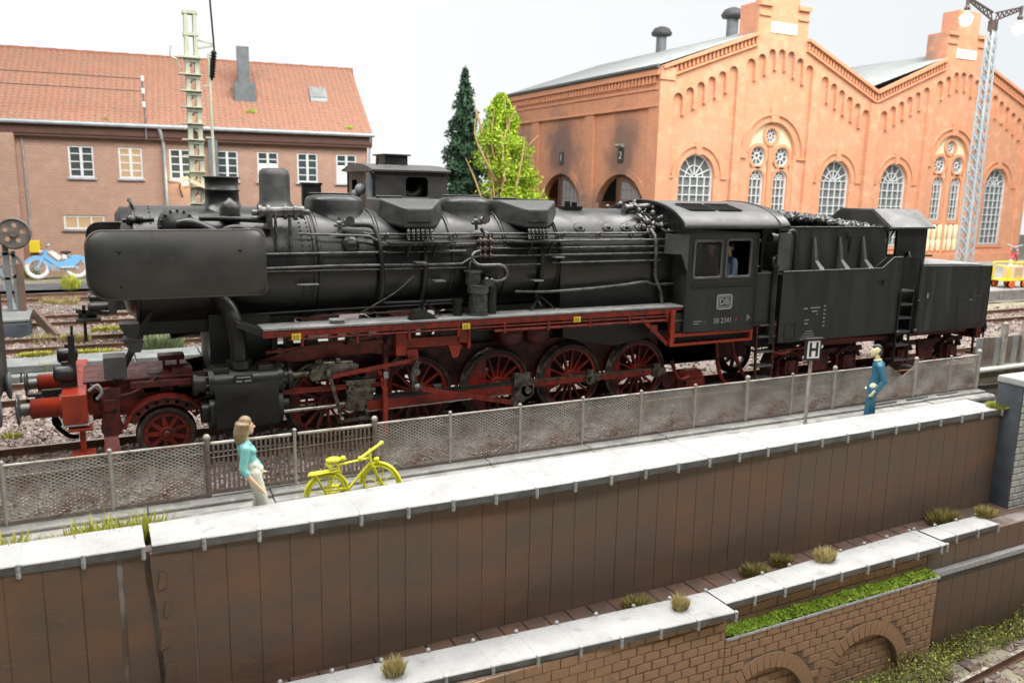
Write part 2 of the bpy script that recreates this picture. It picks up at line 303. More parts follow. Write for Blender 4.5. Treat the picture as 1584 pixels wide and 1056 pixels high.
def bez(pts, n=8):                                           # smooth (Catmull-Rom) polyline
    P = [Vector(p) for p in pts]; P = [P[0]*2-P[1]]+P+[P[-1]*2-P[-2]]; out = []
    for i in range(1, len(P)-2):
        a, b, c, d = P[i-1:i+3]
        for k in range(n):
            t = k/n; out.append(.5*((2*b)+(c-a)*t+(2*a-5*b+4*c-d)*t*t+(3*b-a-3*c+d)*t**3))
    return out+[P[-2]]
def capsules(parts, vox, mat, name, smooth=4):               # parts: [(pts, radii)] -> one continuous remeshed body
    mb = MB()
    for pts, rs in parts:
        if len(pts) == 1: 
            r = rs[0]; mb.ball(pts[0], 1, 14, r if isinstance(r, tuple) else (r, r, r)); continue
        mb.tube(pts, 0, 12, rs)
        for p, r in zip(pts, rs): mb.ball(p, r*1.01, 10)
    me = mb.mesh(name, mat); o = bpy.data.objects.new('temporary', me); col.objects.link(o)
    q = o.modifiers.new('r', 'REMESH'); q.mode = 'VOXEL'; q.voxel_size = vox; q.use_smooth_shade = True
    if smooth: w = o.modifiers.new('s', 'SMOOTH'); w.factor = .5; w.iterations = smooth
    return evalmesh(o, mat, name)
def scatter_quads(C, size, jit=.4, n_dir=None, asp=1.):      # leaf quads around centres C (n,3)
    n = len(C); a = rng.normal(size=(n, 3)); a /= np.linalg.norm(a, axis=1)[:, None]
    b = rng.normal(size=(n, 3)); b -= a*(a*b).sum(1)[:, None]; b /= np.linalg.norm(b, axis=1)[:, None]
    s = size*(1+jit*rng.uniform(-1, 1, (n, 1)))
    V = np.concatenate([C-a*s*asp, C+b*s*.55, C+a*s*asp, C-b*s*.55], 1).reshape(-1, 3)
    return V, np.arange(4*n).reshape(n, 4)
def tuftmesh(name, n, w, h, mat, lean=.35, bw=.012):
    a = rng.uniform(0, 2*np.pi, n); r = w*np.sqrt(rng.uniform(0, 1, n)); base = np.stack([r*np.cos(a), r*np.sin(a)*.7, np.zeros(n)], 1)
    d = np.stack([np.cos(a)*lean*rng.uniform(.1, 1.2, n), np.sin(a)*lean*rng.uniform(.1, 1.2, n), np.ones(n)], 1)*(h*rng.uniform(.5, 1.1, n)*(1-.45*(r/w)**2))[:, None]
    t = rng.uniform(0, 2*np.pi, n); s = np.stack([np.cos(t), np.sin(t), np.zeros(n)], 1)*bw
    mid = base+d*.55+np.stack([0*a, 0*a, .03*h+0*a], 1)
    V = np.concatenate([base-s, base+s, mid+s*.8, mid-s*.8, base+d], 1).reshape(-1, 5, 3)
    i = np.arange(n)[:, None]*5
    me = bpy.data.meshes.new(name); q = np.concatenate([i, i+1, i+2, i+3], 1); t3 = np.concatenate([i+3, i+2, i+4], 1)
    me.from_pydata(V.reshape(-1, 3).tolist(), [], q.tolist()+t3.tolist()); me.materials.append(mat); return me
def stones(n, box, size, zfun=None):
    x0, x1, y0, y1 = box; P = np.stack([rng.uniform(x0, x1, n), rng.uniform(y0, y1, n), np.zeros(n)], 1)
    if zfun: P[:, 2] = zfun(P[:, 0], P[:, 1])
    base = np.array([(1, 0, 0), (-1, 0, 0), (0, 1, 0), (0, -1, 0), (0, 0, 1), (0, 0, -1)], float)
    V = base[None]*(size*rng.uniform(.5, 1.3, (n, 1, 1)))*rng.uniform(.6, 1.2, (n, 6, 1))
    q = rng.uniform(0, 2*np.pi, n); c, s = np.cos(q), np.sin(q); t = rng.uniform(-.7, .7, n); ct, st = np.cos(t), np.sin(t)
    Rm = np.zeros((n, 3, 3)); Rm[:, 0, 0] = c; Rm[:, 0, 1] = -s; Rm[:, 1, 0] = s*ct; Rm[:, 1, 1] = c*ct; Rm[:, 1, 2] = -st; Rm[:, 2, 0] = s*st; Rm[:, 2, 1] = c*st; Rm[:, 2, 2] = ct
    V = np.einsum('nij,nkj->nki', Rm, V)+P[:, None]
    F = np.array([(0, 2, 4), (2, 1, 4), (1, 3, 4), (3, 0, 4), (2, 0, 5), (1, 2, 5), (3, 1, 5), (0, 3, 5)])
    return V.reshape(-1, 3), (np.arange(n)[:, None, None]*6+F[None]).reshape(-1, 3)

# ================================================================ SETTING
# backdrop: two boards glowing in place of lamplight on white, with a thin seam
skyL = emit('backdrop_glow_white', (.862, .865, .87), 1); skyR = emit('backdrop_glow_pale_blue', (.765, .79, .81), 1)
nt = skyR.node_tree; _t = nt.nodes.new('ShaderNodeTexCoord'); _s = nt.nodes.new('ShaderNodeSeparateXYZ'); _r = nt.nodes.new('ShaderNodeMapRange'); _x = nt.nodes.new('ShaderNodeMix'); _x.data_type = 'RGBA'   # the board's glow turns from white to pale blue-grey
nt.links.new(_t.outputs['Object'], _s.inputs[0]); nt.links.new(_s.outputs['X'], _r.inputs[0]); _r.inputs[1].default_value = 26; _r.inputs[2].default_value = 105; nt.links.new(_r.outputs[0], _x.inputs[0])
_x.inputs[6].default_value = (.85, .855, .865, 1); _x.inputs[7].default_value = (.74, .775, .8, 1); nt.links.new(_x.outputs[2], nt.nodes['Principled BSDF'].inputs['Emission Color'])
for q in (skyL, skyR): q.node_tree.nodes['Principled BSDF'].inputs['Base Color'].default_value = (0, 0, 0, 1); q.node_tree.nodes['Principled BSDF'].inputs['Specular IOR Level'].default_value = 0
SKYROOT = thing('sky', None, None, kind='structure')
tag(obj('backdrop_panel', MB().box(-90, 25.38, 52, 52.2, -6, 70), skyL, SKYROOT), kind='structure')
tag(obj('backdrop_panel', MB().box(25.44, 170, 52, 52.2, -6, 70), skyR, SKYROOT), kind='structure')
# ground levels
def sheet(name, x0, x1, y0, y1, z, mat, nx=1, ny=1, zf=None):
    X, Y = np.meshgrid(np.linspace(x0, x1, nx+1), np.linspace(y0, y1, ny+1)); Z = np.full(X.shape, z, float)
    if zf: Z = Z+zf(X, Y)
    V = np.stack([X, Y, Z], -1).reshape(-1, 3); i = (np.arange(ny)[:, None]*(nx+1)+np.arange(nx)).reshape(-1, 1)
    o = obj(name, fast(name, V, np.concatenate([i, i+1, i+nx+2, i+nx+1], 1), mat, True), None); return tag(o, kind='structure')
sheet('ground', -60, 150, 5, 60, -.204, SAND)
wob = lambda X, Y: .03*np.sin(X*2.1+Y*1.3)+.02*np.sin(X*5.3-Y*3.7)
sheet('ballast_bed', -30, 60, -2.2, 6.4, -.19, GRAV, 300, 40, lambda X, Y: .03*np.sin(X*3.1)*np.sin(Y*2.7)+.015*rng.uniform(-1, 1, X.shape))
sheet('ballast_bed', -30, 90, 8.0, 24, -.17, GRAV, 120, 40, lambda X, Y: .03*np.sin(X*2.1)*np.sin(Y*2.7)+.02*rng.uniform(-1, 1, X.shape))
tag(obj('footpath', MB().box(-8, 19.4, -3.6, -2.78, -.6, -.45), PATH), kind='structure')
sheet('lower_ground', -20, 60, -30, -4.4, -4.35, SAND, 160, 60, lambda X, Y: wob(X, Y)*1.2)

# railway tracks: rails (head, web, foot) on sleepers
def track(y, x0, x1, z=0, sl=True, xs=None):
    t = thing('railway_track', None, None, (x0, y, z), kind='structure')
    for s in (-.7525, .7525):
        r = MB().prism([(s-.07, -.17), (s+.07, -.17), (s+.07, -.15), (s+.012, -.135), (s+.012, -.045), (s+.035, -.035), (s+.035, -.004), (s-.035, -.004), (s-.035, -.035), (s-.012, -.045), (s-.012, -.135), (s-.07, -.15)], 0, x1-x0, 'x')
        ro = obj('rail', r, RAILM, t); obj('rail_head', MB().box(0, x1-x0, s-.034, s+.034, -.0035, 0), RAILT, ro)
    if sl:
        me = MB().box(-.13, .13, -1.3, 1.3, -.3, -.165).box(-.1, .1, -.9, -.6, -.165, -.145).box(-.1, .1, .6, .9, -.165, -.145).mesh('sleeper', SLEEP)
        a, b = xs or (x0, x1)
        for k in range(int((b-a)/.65)): obj('sleeper', me, None, t, loc=(a-x0+.3+k*.65, 0, 0))
    return t
track(0, -30, 60, xs=(-6, 24)); track(5.0, -30, 90, xs=(-4, 44)); track(10.85, -30, 90, xs=(-3, 16)); track(15.2, -30, 90, xs=(-4, 14)); track(21.2, -30, 90, xs=(-4, 10))
lt = track(0, 0, 22, xs=(2, 12)); lt.location = (9.5, -7.56, -4.16); lt.rotation_euler = (0, 0, R(4.5))
def gravel(n, box, size, z, zf=None):
    V, Fc = stones(n, box, size, zf or (lambda x, y: z+0*x)); return V, Fc
parts = [gravel(11000, (-2.5, 6, -2.15, 3.6), .055, -.17), gravel(6500, (6, 21, -2.15, -.7), .05, -.17), gravel(4200, (-2.5, 4, 3.6, 6.3), .06, -.17), gravel(3000, (-3, 5, 8.3, 13), .07, -.16), gravel(2500, (24, 46, 1, 7), .09, -.17), gravel(1500, (-4, 5, 14, 20), .08, -.16), gravel(1800, (5, 24, .6, 4), .06, -.17), gravel(2500, (14, 22, -9, -5.6), .05, -4.33)]
off = 0; VV = []; FF = []
for V, Fc in parts: VV.append(V); FF.append(Fc+off); off += len(V)
tag(obj('gravel', fast('gravel', np.concatenate(VV), np.concatenate(FF), PEB)), kind='stuff')

# stone trough kerb between the second and third track
kt = thing('stone_kerb', 'long low stepped kerb of grey slabs between the second and third track', 'kerb', (-8, 6.5, -.2))
for k in range(26):
    x = k*1.5; obj('slab', MB().box(x, x+1.47, .0, .55, 0, .2+.01*random.random()), KERBM, kt, .02); obj('slab', MB().box(x-.6, x+.87, .3, 1.3, .205, .38+.015*random.random()), KERBM, kt, .02)
# platform with concrete edge on the right, asphalt strip before the house
pf = thing('platform', None, None, (24, 8.4, 0), kind='structure')
sheet('platform_surface', 24.2, 110, 8.62, 20, .3, SLABM).parent = None
for k in range(30): obj('edge_stone', MB().box(k*2, k*2+1.96, 0, .5, -.2, .305), CONC, pf, .03)
sheet('yard_strip', -30, 20, 23.6, 30, -.03, SAND); sheet('asphalt_road', -30, 20, 23.3, 25.6, -.02, ASPH)

# ================================================================ MAIN RETAINING WALL
CX = [-8, -.009, 1.53, 4.24, 7.25, 11.84, 18.62, 22]; CFY = [-4.12, -4.146, -4.21, -4.30, -4.39, -4.29, -4.243, -4.24]
CBX = [-8, 1.5, 1.56, 5.3, 8.4, 13.5, 19.5, 22]; CBY = [-3.38, -3.46, -3.47, -3.34, -3.27, -3.44, -3.39, -3.39]
def capstone(name, pts_top, h, parent, lip=.0):              # pts_top: 4 corners ccw (front-left, front-right, back-right, back-left) at top; two colours: white top, grey edges
    vs = []
    for z, g in ((-h, 0), (-.012, 0), (0, -.012)):
        cx = sum(p[0] for p in pts_top)/4; cy = sum(p[1] for p in pts_top)/4
        for x, y, zz in pts_top: vs.append((x+(g if x > cx else -g)*0, y+(g if y > cy else -g), zz+z))
    mb = MB().add(vs, [(3, 2, 1, 0), (0, 1, 5, 4), (1, 2, 6, 5), (2, 3, 7, 6), (3, 0, 4, 7), (4, 5, 9, 8), (5, 6, 10, 9), (6, 7, 11, 10), (7, 4, 8, 11), (8, 9, 10, 11)])
    me = mb.mesh(name, CAPEDGE); me.materials.append(CAPM)
    for p in me.polygons:
        if p.normal.z > .3: p.material_index = 1
    return obj(name, me, None, parent)
W1 = thing('retaining_wall', 'tall rust-brown panelled retaining wall with white cap stones behind the footpath', 'wall', (0, 0, 0))
obj('wall_core', MB().box(1.70, 19.3, -4.178, -3.5, -2.4, -.12), WALLJ, W1)
obj('wall_core', MB().box(-8, 1.47, -4.128, -3.45, -2.4, -.12), WALLJ, W1)
cj = [-8, -1.857, -1.182, -.507]+[.168+.675*k for k in range(2)]+[1.522]
cj2 = [1.60]+[2.203+.675*k for k in range(25)]
for seq in (cj, cj2):
    for a, b in zip(seq[:-1], seq[1:]):
        g = .0006; dz = random.uniform(-.002, .002)
        f = lambda x: np.interp(x, CX, CFY); k_ = lambda x: np.interp(x, CBX, CBY)
        capstone('cap_stone', [(a+g, f(a), dz), (b-g, f(b), dz), (b-g, k_(b), dz), (a+g, k_(a), dz)], .115, W1)
seamme = None
def seamcap(parent, x, yf, yb, z, w=.05, bumps=False):
    mb = MB()
    mb.box(x-w*.5, x+w*.5, yf-.02, yf+.03, z-.15, z+.014).cyl((x, yf-.012, z-.16), (x, yf-.012, z+.012), w*.42, n=8)
    if bumps: mb.ball((x, yb, z+.02), .035, 8)
    return obj('cap_seam', mb, SEAM, parent)
for x in cj[1:-1]+[1.50]+cj2[1:]: seamcap(W1, x, np.interp(x, CX, CFY), np.interp(x, CBX, CBY), 0.0)
def panelrow(parent, x0, x1, w, y, z0, z1, mat, phase=0., gap=.0025):
    x = x0+phase
    while x < x1-.05:
        b = min(x+w, x1); yy = y+random.uniform(-.003, .003)
        obj('panel', MB().box(x+gap, b-gap, yy, yy+.05, z0, z1), mat, parent, .01, seg=2); x = b
panelrow(W1, 2.06, 19.2, .4055, -4.19, -2.3, -.118, WALLB)
panelrow(W1, -7.6, 1.25, .4, -4.14, -2.3, -.118, WALLB)
# broken panels either side of the crack
jag = [(1.5, -.118), (1.51, -.5), (1.545, -.8), (1.575, -1.2), (1.6, -1.7), (1.62, -2.0), (1.63, -2.3)]
obj('broken_panel', MB().prism([(1.262, -2.3), (1.262, -.118)]+jag, -4.14, -4.06), WALLB, W1)
jg2 = [(1.655, -2.3), (1.66, -2.0), (1.65, -1.55), (1.625, -1.1), (1.60, -.75), (1.57, -.3), (1.57, -.118)]
obj('broken_panel', MB().prism([(2.05, -.118), (2.05, -2.3)]+jg2, -4.185, -4.13), WALLB, W1)
obj('crack_fill', MB().prism([(1.45, -.118), (1.63, -.118), (1.66, -.8), (1.72, -1.5), (1.74, -2.3), (1.55, -2.3), (1.5, -1.2)], -4.10, -3.9), WALLJ, W1)
for (x, z, s) in ((1.70, -.5, .06), (1.74, -.9, .05), (1.69, -1.3, .07), (1.72, -1.8, .08)):
    obj('loose_chip', MB().prism([(x-s, z-2*s), (x+s*.6, z-1.4*s), (x+s*.8, z+1.6*s), (x-s*.5, z+2.2*s)], -4.205, -4.17), WALLB, W1)

# ledge with tiles at the wall foot
LE = thing('ledge', None, None, (0, 0, 0), kind='structure')
x = 1.2
while x < 17.35:
    z = -2.25+.006*random.uniform(-1, 1)+max(0, (x-12)*.016)
    obj('ledge_tile', MB().box(x+.008, x+.392, -4.96, -4.2, z-.1, z), LEDGE, LE, .012, seg=1); x += .4
x = 17.36
for k in range(9): obj('ledge_tile', MB().box(x+.01, x+.49, -5.2, -4.2, -2.32, -2.16), LEDGE, LE, .015, seg=1); x += .5

# ================================================================ LOWER BRICK WALL
W2 = thing('arched_brick_wall', 'lower brick retaining wall with two blind arches, moss shelf and white cap stones', 'wall', (0, 0, 0))
AR = [(10.75, -4.3, .95), (13.15, -4.3, .95)]
holes = [[(cx-r, -4.99), (cx+r, -4.99)]+arc(cx, cz, r, 0, 180, 20) for cx, cz, r in AR]
YB = -5.535
obj('mortar_bed', MB().sheet([(1, -5), (14.96, -5), (14.96, -2.6), (9.8, -2.6), (9.8, -2.12), (1, -2.12)], holes, YB, -5.0), MORT, W2)
obj('mortar_bed', MB().box(9.8, 15.0, -5.27, -5.0, -2.62, -2.12), MORT, W2)
obj('arch_back', MB().box(9.7, 14.2, -5.40, -5.3, -5, -3.2), MORT, W2)
sheets_n = 0
def brickface(parent, x0, x1, z0, z1, y, w=.295, h=.155, skip=None, mat=BRK, dep=.024, j=.013, phase=0, limit=None, st=None):
    global sheets_n
    bricks = []; r = 0; z = z1
    while z-h > z0-.02:
        x = x0-(w/2 if (r+phase) % 2 else 0)
        while x < x1-.03:
            a = max(x, x0)+j/2; b = min(x+w, x1)-j/2
            if b-a > .05 and not (skip and skip((a+b)/2, z-h/2, (b-a)/2)): bricks.append((a, b, z-h+j/2, z-j/2))
            x += w
        z -= h; r += 1
    cache = {}
    bricks.sort(key=lambda q: -q[0])                           # the stretch at the right shows largest share of its bricks clearly
    for i, (a, b, c, d) in enumerate(bricks):
        yy = y+random.uniform(-.006, .006)
        if limit is not None and limit[0] <= 0: st.box(a, b, yy-dep, yy, c, d); continue
        if limit is not None: limit[0] -= 1
        k = round(b-a, 3)
        if k not in cache:
            cache[k] = [MB().add([(-k/2, 0, -(d-c)/2), (k/2, 0, -(d-c)/2), (k/2, 0, (d-c)/2), (-k/2, 0, (d-c)/2)]+[(sx*(k/2-.012+random.uniform(-.004, .004)), -dep, sz*((d-c)/2-.012+random.uniform(-.004, .004))) for sx, sz in ((-1, -1), (1, -1), (1, 1), (-1, 1))],
                [(4, 5, 6, 7), (0, 1, 5, 4), (1, 2, 6, 5), (2, 3, 7, 6), (3, 0, 4, 7)]).mesh('brick', mat) for _ in range(3)]
        obj('brick', random.choice(cache[k]), None, parent, loc=((a+b)/2, yy, (c+d)/2), rot=(0, random.uniform(-.012, .012), 0))
lim = [255]; st = MB()
def skp(x, z, hw):
    for cx, cz, r in AR:
        if (z > cz and math.hypot(x-cx, z-cz) < r+.27+hw*.1) or (z <= cz and abs(x-cx) < r+.27+hw*.1): return True
    return False
brickface(W2, 9.8, 14.1, -4.5, -3.25, -5.40, skip=lambda x, z, hw: all(math.hypot(x-cx, max(0, z-cz)) > r+.12 for cx, cz, r in AR), limit=lim, st=st)
brickface(W2, 9.8, 14.96, -5, -2.6, YB, skip=skp, limit=lim, st=st)
brickface(W2, 3.2, 9.8, -3.35, -2.12, YB, limit=lim, st=st)
brickface(W2, 9.82, 14.96, -2.6, -2.12, -5.27, limit=lim, st=st)

if st.v: tag(obj('brick_remainder', st, BRK, W2), kind='stuff')
vs_me = MB().add([(-.06, 0, 0), (.06, 0, 0), (.085, 0, .27), (-.085, 0, .27), (-.053, -.03, .01), (.053, -.03, .01), (.077, -.03, .26), (-.077, -.03, .26)], [(4, 5, 6, 7), (0, 1, 5, 4), (1, 2, 6, 5), (2, 3, 7, 6), (3, 0, 4, 7)]).mesh('arch_brick', BRK)
for cx, cz, r in AR:
    n = 23
    for k in range(n):
        a = math.pi*(k+.5)/n; obj('arch_brick', vs_me, None, W2, loc=(cx+r*math.cos(a), YB, cz+r*math.sin(a)), rot=(0, math.pi/2-a, 0))
    for s in (-1, 1):
        for k in range(4): obj('arch_brick', MB().box(cx+s*(r+.14)-.13, cx+s*(r+.14)+.13, YB-.03, YB, cz-.14-k*.155, cz-.01-k*.155), BRK, W2)
# caps of the lower wall: three runs
def caprun(seq, front, back, z, parent=W2):
    for a, b in zip(seq[:-1], seq[1:]):
        dz = z+random.uniform(-.002, .002)
        capstone('cap_stone', [(a+.0006, front(a), dz), (b-.0006, front(b), dz), (b-.0006, back(b), dz), (a+.0006, back(a), dz)], .1, parent)
f1 = lambda x: np.interp(x, [4.5, 6.38, 9.8], [-5.4, -5.535, -5.76]); b1 = lambda x: np.interp(x, [3, 6.4, 9.8], [-4.66, -4.85, -5.03])
s1 = [2.33+.675*k for k in range(11)]+[9.79]
caprun(s1, f1, b1, -2.0); caprun([9.80]+[10.41+.66*k for k in range(8)]+[15.2], lambda x: -5.505, lambda x: np.interp(x, [9.8, 15.2], [-5.03, -4.79]), -1.985)
caprun([15.21, 15.69, 16.34, 16.98], lambda x: -5.345, lambda x: -4.87, -1.96)
for x in s1[1:]: seamcap(W2, x, f1(x), b1(x), -2.0, .045, True)
for x in [10.41+.66*k for k in range(8)]+[15.19]: seamcap(W2, x, -5.505, np.interp(x, [9.8, 15.2], [-5.03, -4.79]), -1.985, .045, True)
for x in (15.69, 16.34, 16.97): seamcap(W2, x, -5.345, -4.87, -1.96, .045, True)
obj('shelf_edge', MB().box(9.8, 15.0, -5.585, -5.50, -2.61, -2.575), SEAM, W2)
# mossy turf strip on the shelf
n = 6500; C = np.stack([rng.uniform(9.86, 14.98, n), rng.uniform(-5.54, -5.26, n), np.zeros(n)], 1); C[:, 2] = -2.575+.055*rng.uniform(0, 1, n)*(.6+.4*np.sin(C[:, 0]*4)+.3*np.sin(C[:, 0]*11))+np.clip((C[:, 1]+5.54)*.15, 0, .05)
V, Fc = scatter_quads(C, .03); tag(obj('moss', fast('moss', V, Fc, MOSS)), kind='stuff')
obj('shelf_fill', MB().box(9.82, 14.95, -5.55, -5.25, -2.62, -2.575), MOSS, W2)
# panelled wall right of the arches
W3 = thing('lower_panel_wall', 'lower brown panelled wall with a grey ledge strip beyond the brick arches', 'wall', (0, 0, 0))
obj('wall_core', MB().box(14.97, 26, -5.28, -4.9, -5, -2.1), WALLJ, W3)
panelrow(W3, 14.98, 25, .405, -5.29, -2.6, -2.07, WALLB); panelrow(W3, 14.98, 25, .405, -5.31, -5, -2.72, WALLB)
obj('ledge_strip', MB().box(14.98, 25, -5.40, -5.28, -2.72, -2.6), SEAM, W3, .015)
obj('ledge_strip', MB().box(14.98, 25, -5.36, -5.29, -2.8, -2.722), SLATE, W3)

# masonry pier at the right end of the tall wall
PR = thing('masonry_pier', 'blue-grey pier of pale stone blocks with flat cap at the end of the retaining wall', 'pier', (18.45, -4.18, -2.3))
obj('pier_core', MB().box(0, 3, -.42, .12, -.2, 2.85), SLATE, PR)
obj('pier_cap', MB().box(-.03, 3, -.47, .15, 2.85, 3.0), CAPM, PR, .03)
for r_ in range(19):
    z = .02+r_*.15; x = .03-(.14 if r_ % 2 else 0)
    while x < 1.6: obj('stone', MB().box(max(x, .02)+.01, x+.27, -.45, -.4, z+.012, z+.14), STONE, PR, .012, seg=1); x += .28

# ================================================================ FENCE
FX = [-3.9, -2.6, -1.3, -.1, 1.2, 2.49, 3.77, 5.05, 6.37, 7.7, 9.0, 10.3, 11.6, 12.95, 14.2, 15.45, 16.8, 18.1, 19.35, 20.4]
FY, FZ0, FZ1 = -2.3, -.19, .66
FE = thing('wire_fence', 'grey wire mesh fence with round-topped posts and a slatted gate beside the track', 'fence', (-4, FY, FZ0))
H = FZ1-FZ0
def mesh_panel(w, torn=None, p=.095, sl=.54, t=.014):
    mb = MB(); n = int((w+H/sl)/p)+1
    for sgn in (1, -1):
        for k in range(n):
            xa = -H/sl+k*p if sgn > 0 else k*p                   # base x at z=.04
            z0, z1 = .04, H-.02; xs, xe = xa, xa+sgn*(z1-z0)/sl
            a, b = (xs, z0), (xe, z1)
            # clip to 0..w
            pts = []
            for (x, z) in (a, b):
                if x < 0: z = a[1]+(0-a[0])/(b[0]-a[0])*(b[1]-a[1]); x = 0
                if x > w: z = a[1]+(w-a[0])/(b[0]-a[0])*(b[1]-a[1]); x = w
                pts.append((x, z))
            if abs(pts[0][0]-pts[1][0]) < .03: continue
            segs = [pts]
            if torn:
                m_ = 14; q = [(pts[0][0]+(pts[1][0]-pts[0][0])*i/m_, pts[0][1]+(pts[1][1]-pts[0][1])*i/m_) for i in range(m_+1)]
                q = [u for u in q if u[1] < torn(u[0])]
                if len(q) < 2: continue
                segs = [[q[0], q[-1]]]
            for s_ in segs: mb.bar((s_[0][0], sgn*.004, s_[0][1]), (s_[1][0], sgn*.004, s_[1][1]), .008, t, (0, 0, 1))
    return mb
pcache = {}
for i, (a, b) in enumerate(zip(FX[:-1], FX[1:])):
    x = a+4; w = b-a
    heavy = i in (5, 7, 13, 15, 17) or i == 0
    pr, ph = (.042, H+.05) if heavy else (.026, H+.02)
    po = obj('fence_post', MB().cyl((0, 0, -.02), (0, 0, ph), pr, n=10), FENCED if i in (5, 7) else FENCE, FE, loc=(x, 0, 0))
    obj('post_knob', MB().ball((0, 0, ph+pr*.5), pr*1.25, 10), FENCE, po)
    if i in (5, 6):
        for k in range(17): obj('picket', MB().box(-.015, .015, -.015, .015, .1, H-.04), FENCED, FE, loc=(x+.09+k*(w-.12)/17, 0, 0))
        obj('gate_rail', MB().cyl((x+.05, 0, H-.03), (x+w-.05, 0, H-.03), .028, n=8), FENCE, FE); obj('gate_rail', MB().box(x+.05, x+w-.03, -.03, .03, .04, .1), FENCED, FE)
        obj('gate_wire', MB().bar((x+.05, -.03, H*.72), (x+w, -.03, H*.75), .008, .008), FENCE, FE)
    else:
        torn = None
        if i == 16: torn = lambda q: H*(.97-.62*max(0, min(1, (q-.45)/.12)) +(.55*max(0, (q-.6)/.7)) + .04*math.sin(q*40))
        if i == 18: torn = None
        obj('mesh_panel', mesh_panel(w, torn), FENCE, FE, loc=(x, 0, 0))
        if i != 16: obj('top_rail', MB().cyl((x, 0, H-.012), (x+w, 0, H-.012), .02, n=8), FENCE, FE)
        obj('bottom_rail', MB().box(x, x+w, -.02, .02, .01, .05), FENCED, FE)
po = obj('fence_post', MB().cyl((0, 0, -.02), (0, 0, H+.05), .055, n=10), FENCE, FE, loc=(FX[-1]+4, 0, 0)); obj('post_knob', MB().ball((0, 0, H+.08), .065, 10), FENCE, po)
FB = thing('fence_plinth', None, None, (0, 0, 0), kind='structure')
x = -6
while x < 20.4:
    w = 1.6+.5*random.random(); b = min(x+w, 20.45); dz = random.uniform(-.008, .008)
    obj('plinth_stone', MB().box(x+.006, b-.006, -2.56, -2.2, -.4, -.19+dz), CONC, FB, .02)
    obj('kerb_stone', MB().prism([(-2.575, -.46), (-2.575, -.235+dz), (-2.76, -.235+dz), (-2.80, -.27+dz), (-2.815, -.46)], x+.01, b-.01, 'x'), CONC, FB, .012)
    x = b
obj('gutter_face', MB().box(-6, 20.4, -2.83, -2.80, -.6, -.30), CONCD, FB)
for k in range(14): obj('drain_notch', MB().box(-.03, .03, -.012, .012, -.02, .02), SEAM, FB, loc=(-1.2+k*1.55+random.uniform(-.3, .3), -2.835, -.33))
for k in range(3): obj('crack_piece', MB().prism([(0, 0), (.7, .02), (.75, .05), (.3, .09), (-.02, .05)], -.2, -.17, 'z'), CONCD, FB, loc=(16.6+k*1.1, -2.52+.02*k, .012))

# boarded fence on a stone base at the right end
BF = thing('board_fence', 'weathered board fence on a low stone base beyond the end of the mesh fence', 'fence', (20.62, -2.05, 0))
obj('stone_base', MB().box(0, 3.4, -.05, .3, -.6, .18), BR_STONE, BF)
obj('base_pipe', MB().cyl((-.12, -.15, .22), (3.4, -.15, .22), .06, n=12), WHITEP, BF)
for k in range(3):
    po = obj('fence_post', MB().box(-.06, .06, -.1, .02, .1, 1.28), FENCE, BF, loc=(.98*(k+.9) if k else 1.02, 0, 0)); obj('post_knob', MB().ball((0, -.04, 1.31), .075, 8), FENCE, po)
for k in range(14): obj('board', MB().box(.0, .232, -.02, .015, .3, 1.0+random.uniform(-.01, .01)), FENCED if k % 3 else SLABM, BF, loc=(k*.24, 0, 0))

# ================================================================ LEFT HOUSE (brick, tiled roof)
HS = thing('brick_house', 'long brick station house with red pantile roof and white framed windows', 'house', (-.487, 28.946, 0), R(-8))
WIN = [(.8, 1.85, 4.5, 5.93, 'curtain'), (2.9, 3.92, 4.5, 5.93, 'lit'), (5.1, 6.1, 4.5, 5.93, 'dark'), (7.2, 8.2, 4.5, 5.93, 'dark'), (9.1, 10.1, 4.5, 5.93, 'blind'), (11.0, 12.0, 4.5, 5.93, 'dark'), (12.92, 13.94, 4.5, 5.93, 'blind')]
LOW = [(.41, 2.13, 2.12, 2.76, 'lit'), (2.9, 4.6, 2.12, 2.76, 'red')]
hol = [[(a, c), (b, c), (b, d), (a, d)] for a, b, c, d, _ in WIN+LOW]
obj('wall', MB().sheet([(-1.27, -.3), (14.5, -.3), (14.5, 6.75), (-1.27, 6.75)], hol, 0, .25), BR_HOUSE, HS)
obj('wall', MB().box(-14, -1.27, -.3, .2, -.3, 6.75), BR_HOUSE, HS)
obj('gable_wall', MB().prism([(.25, -.3), (9, -.3), (9, 6.75), (4.6, 10.45), (.25, 6.75)], 14.25, 14.5, 'x'), BR_HOUSE, HS)
obj('back_wall', MB().box(-14, 14.5, 8.8, 9.0, -.3, 6.7), BR_HOUSE, HS)
obj('fascia', MB().box(-14, 14.7, -.32, -.27, 6.42, 6.86).box(-14, 14.7, -.28, .1, 6.3, 6.45), TIMB, HS)
CURT = M('brown_curtain', (.16, .07, .04), .8); BLIND = emit('lit_blind', (.95, .89, .78), .9); LITW = emit('lit_room', (.95, .62, .3), 1.1); REDC = M('red_curtain', (.6, .07, .03), .8)
PANE = glassmat('window_glass', (.09, .12, .12), .06, .42)
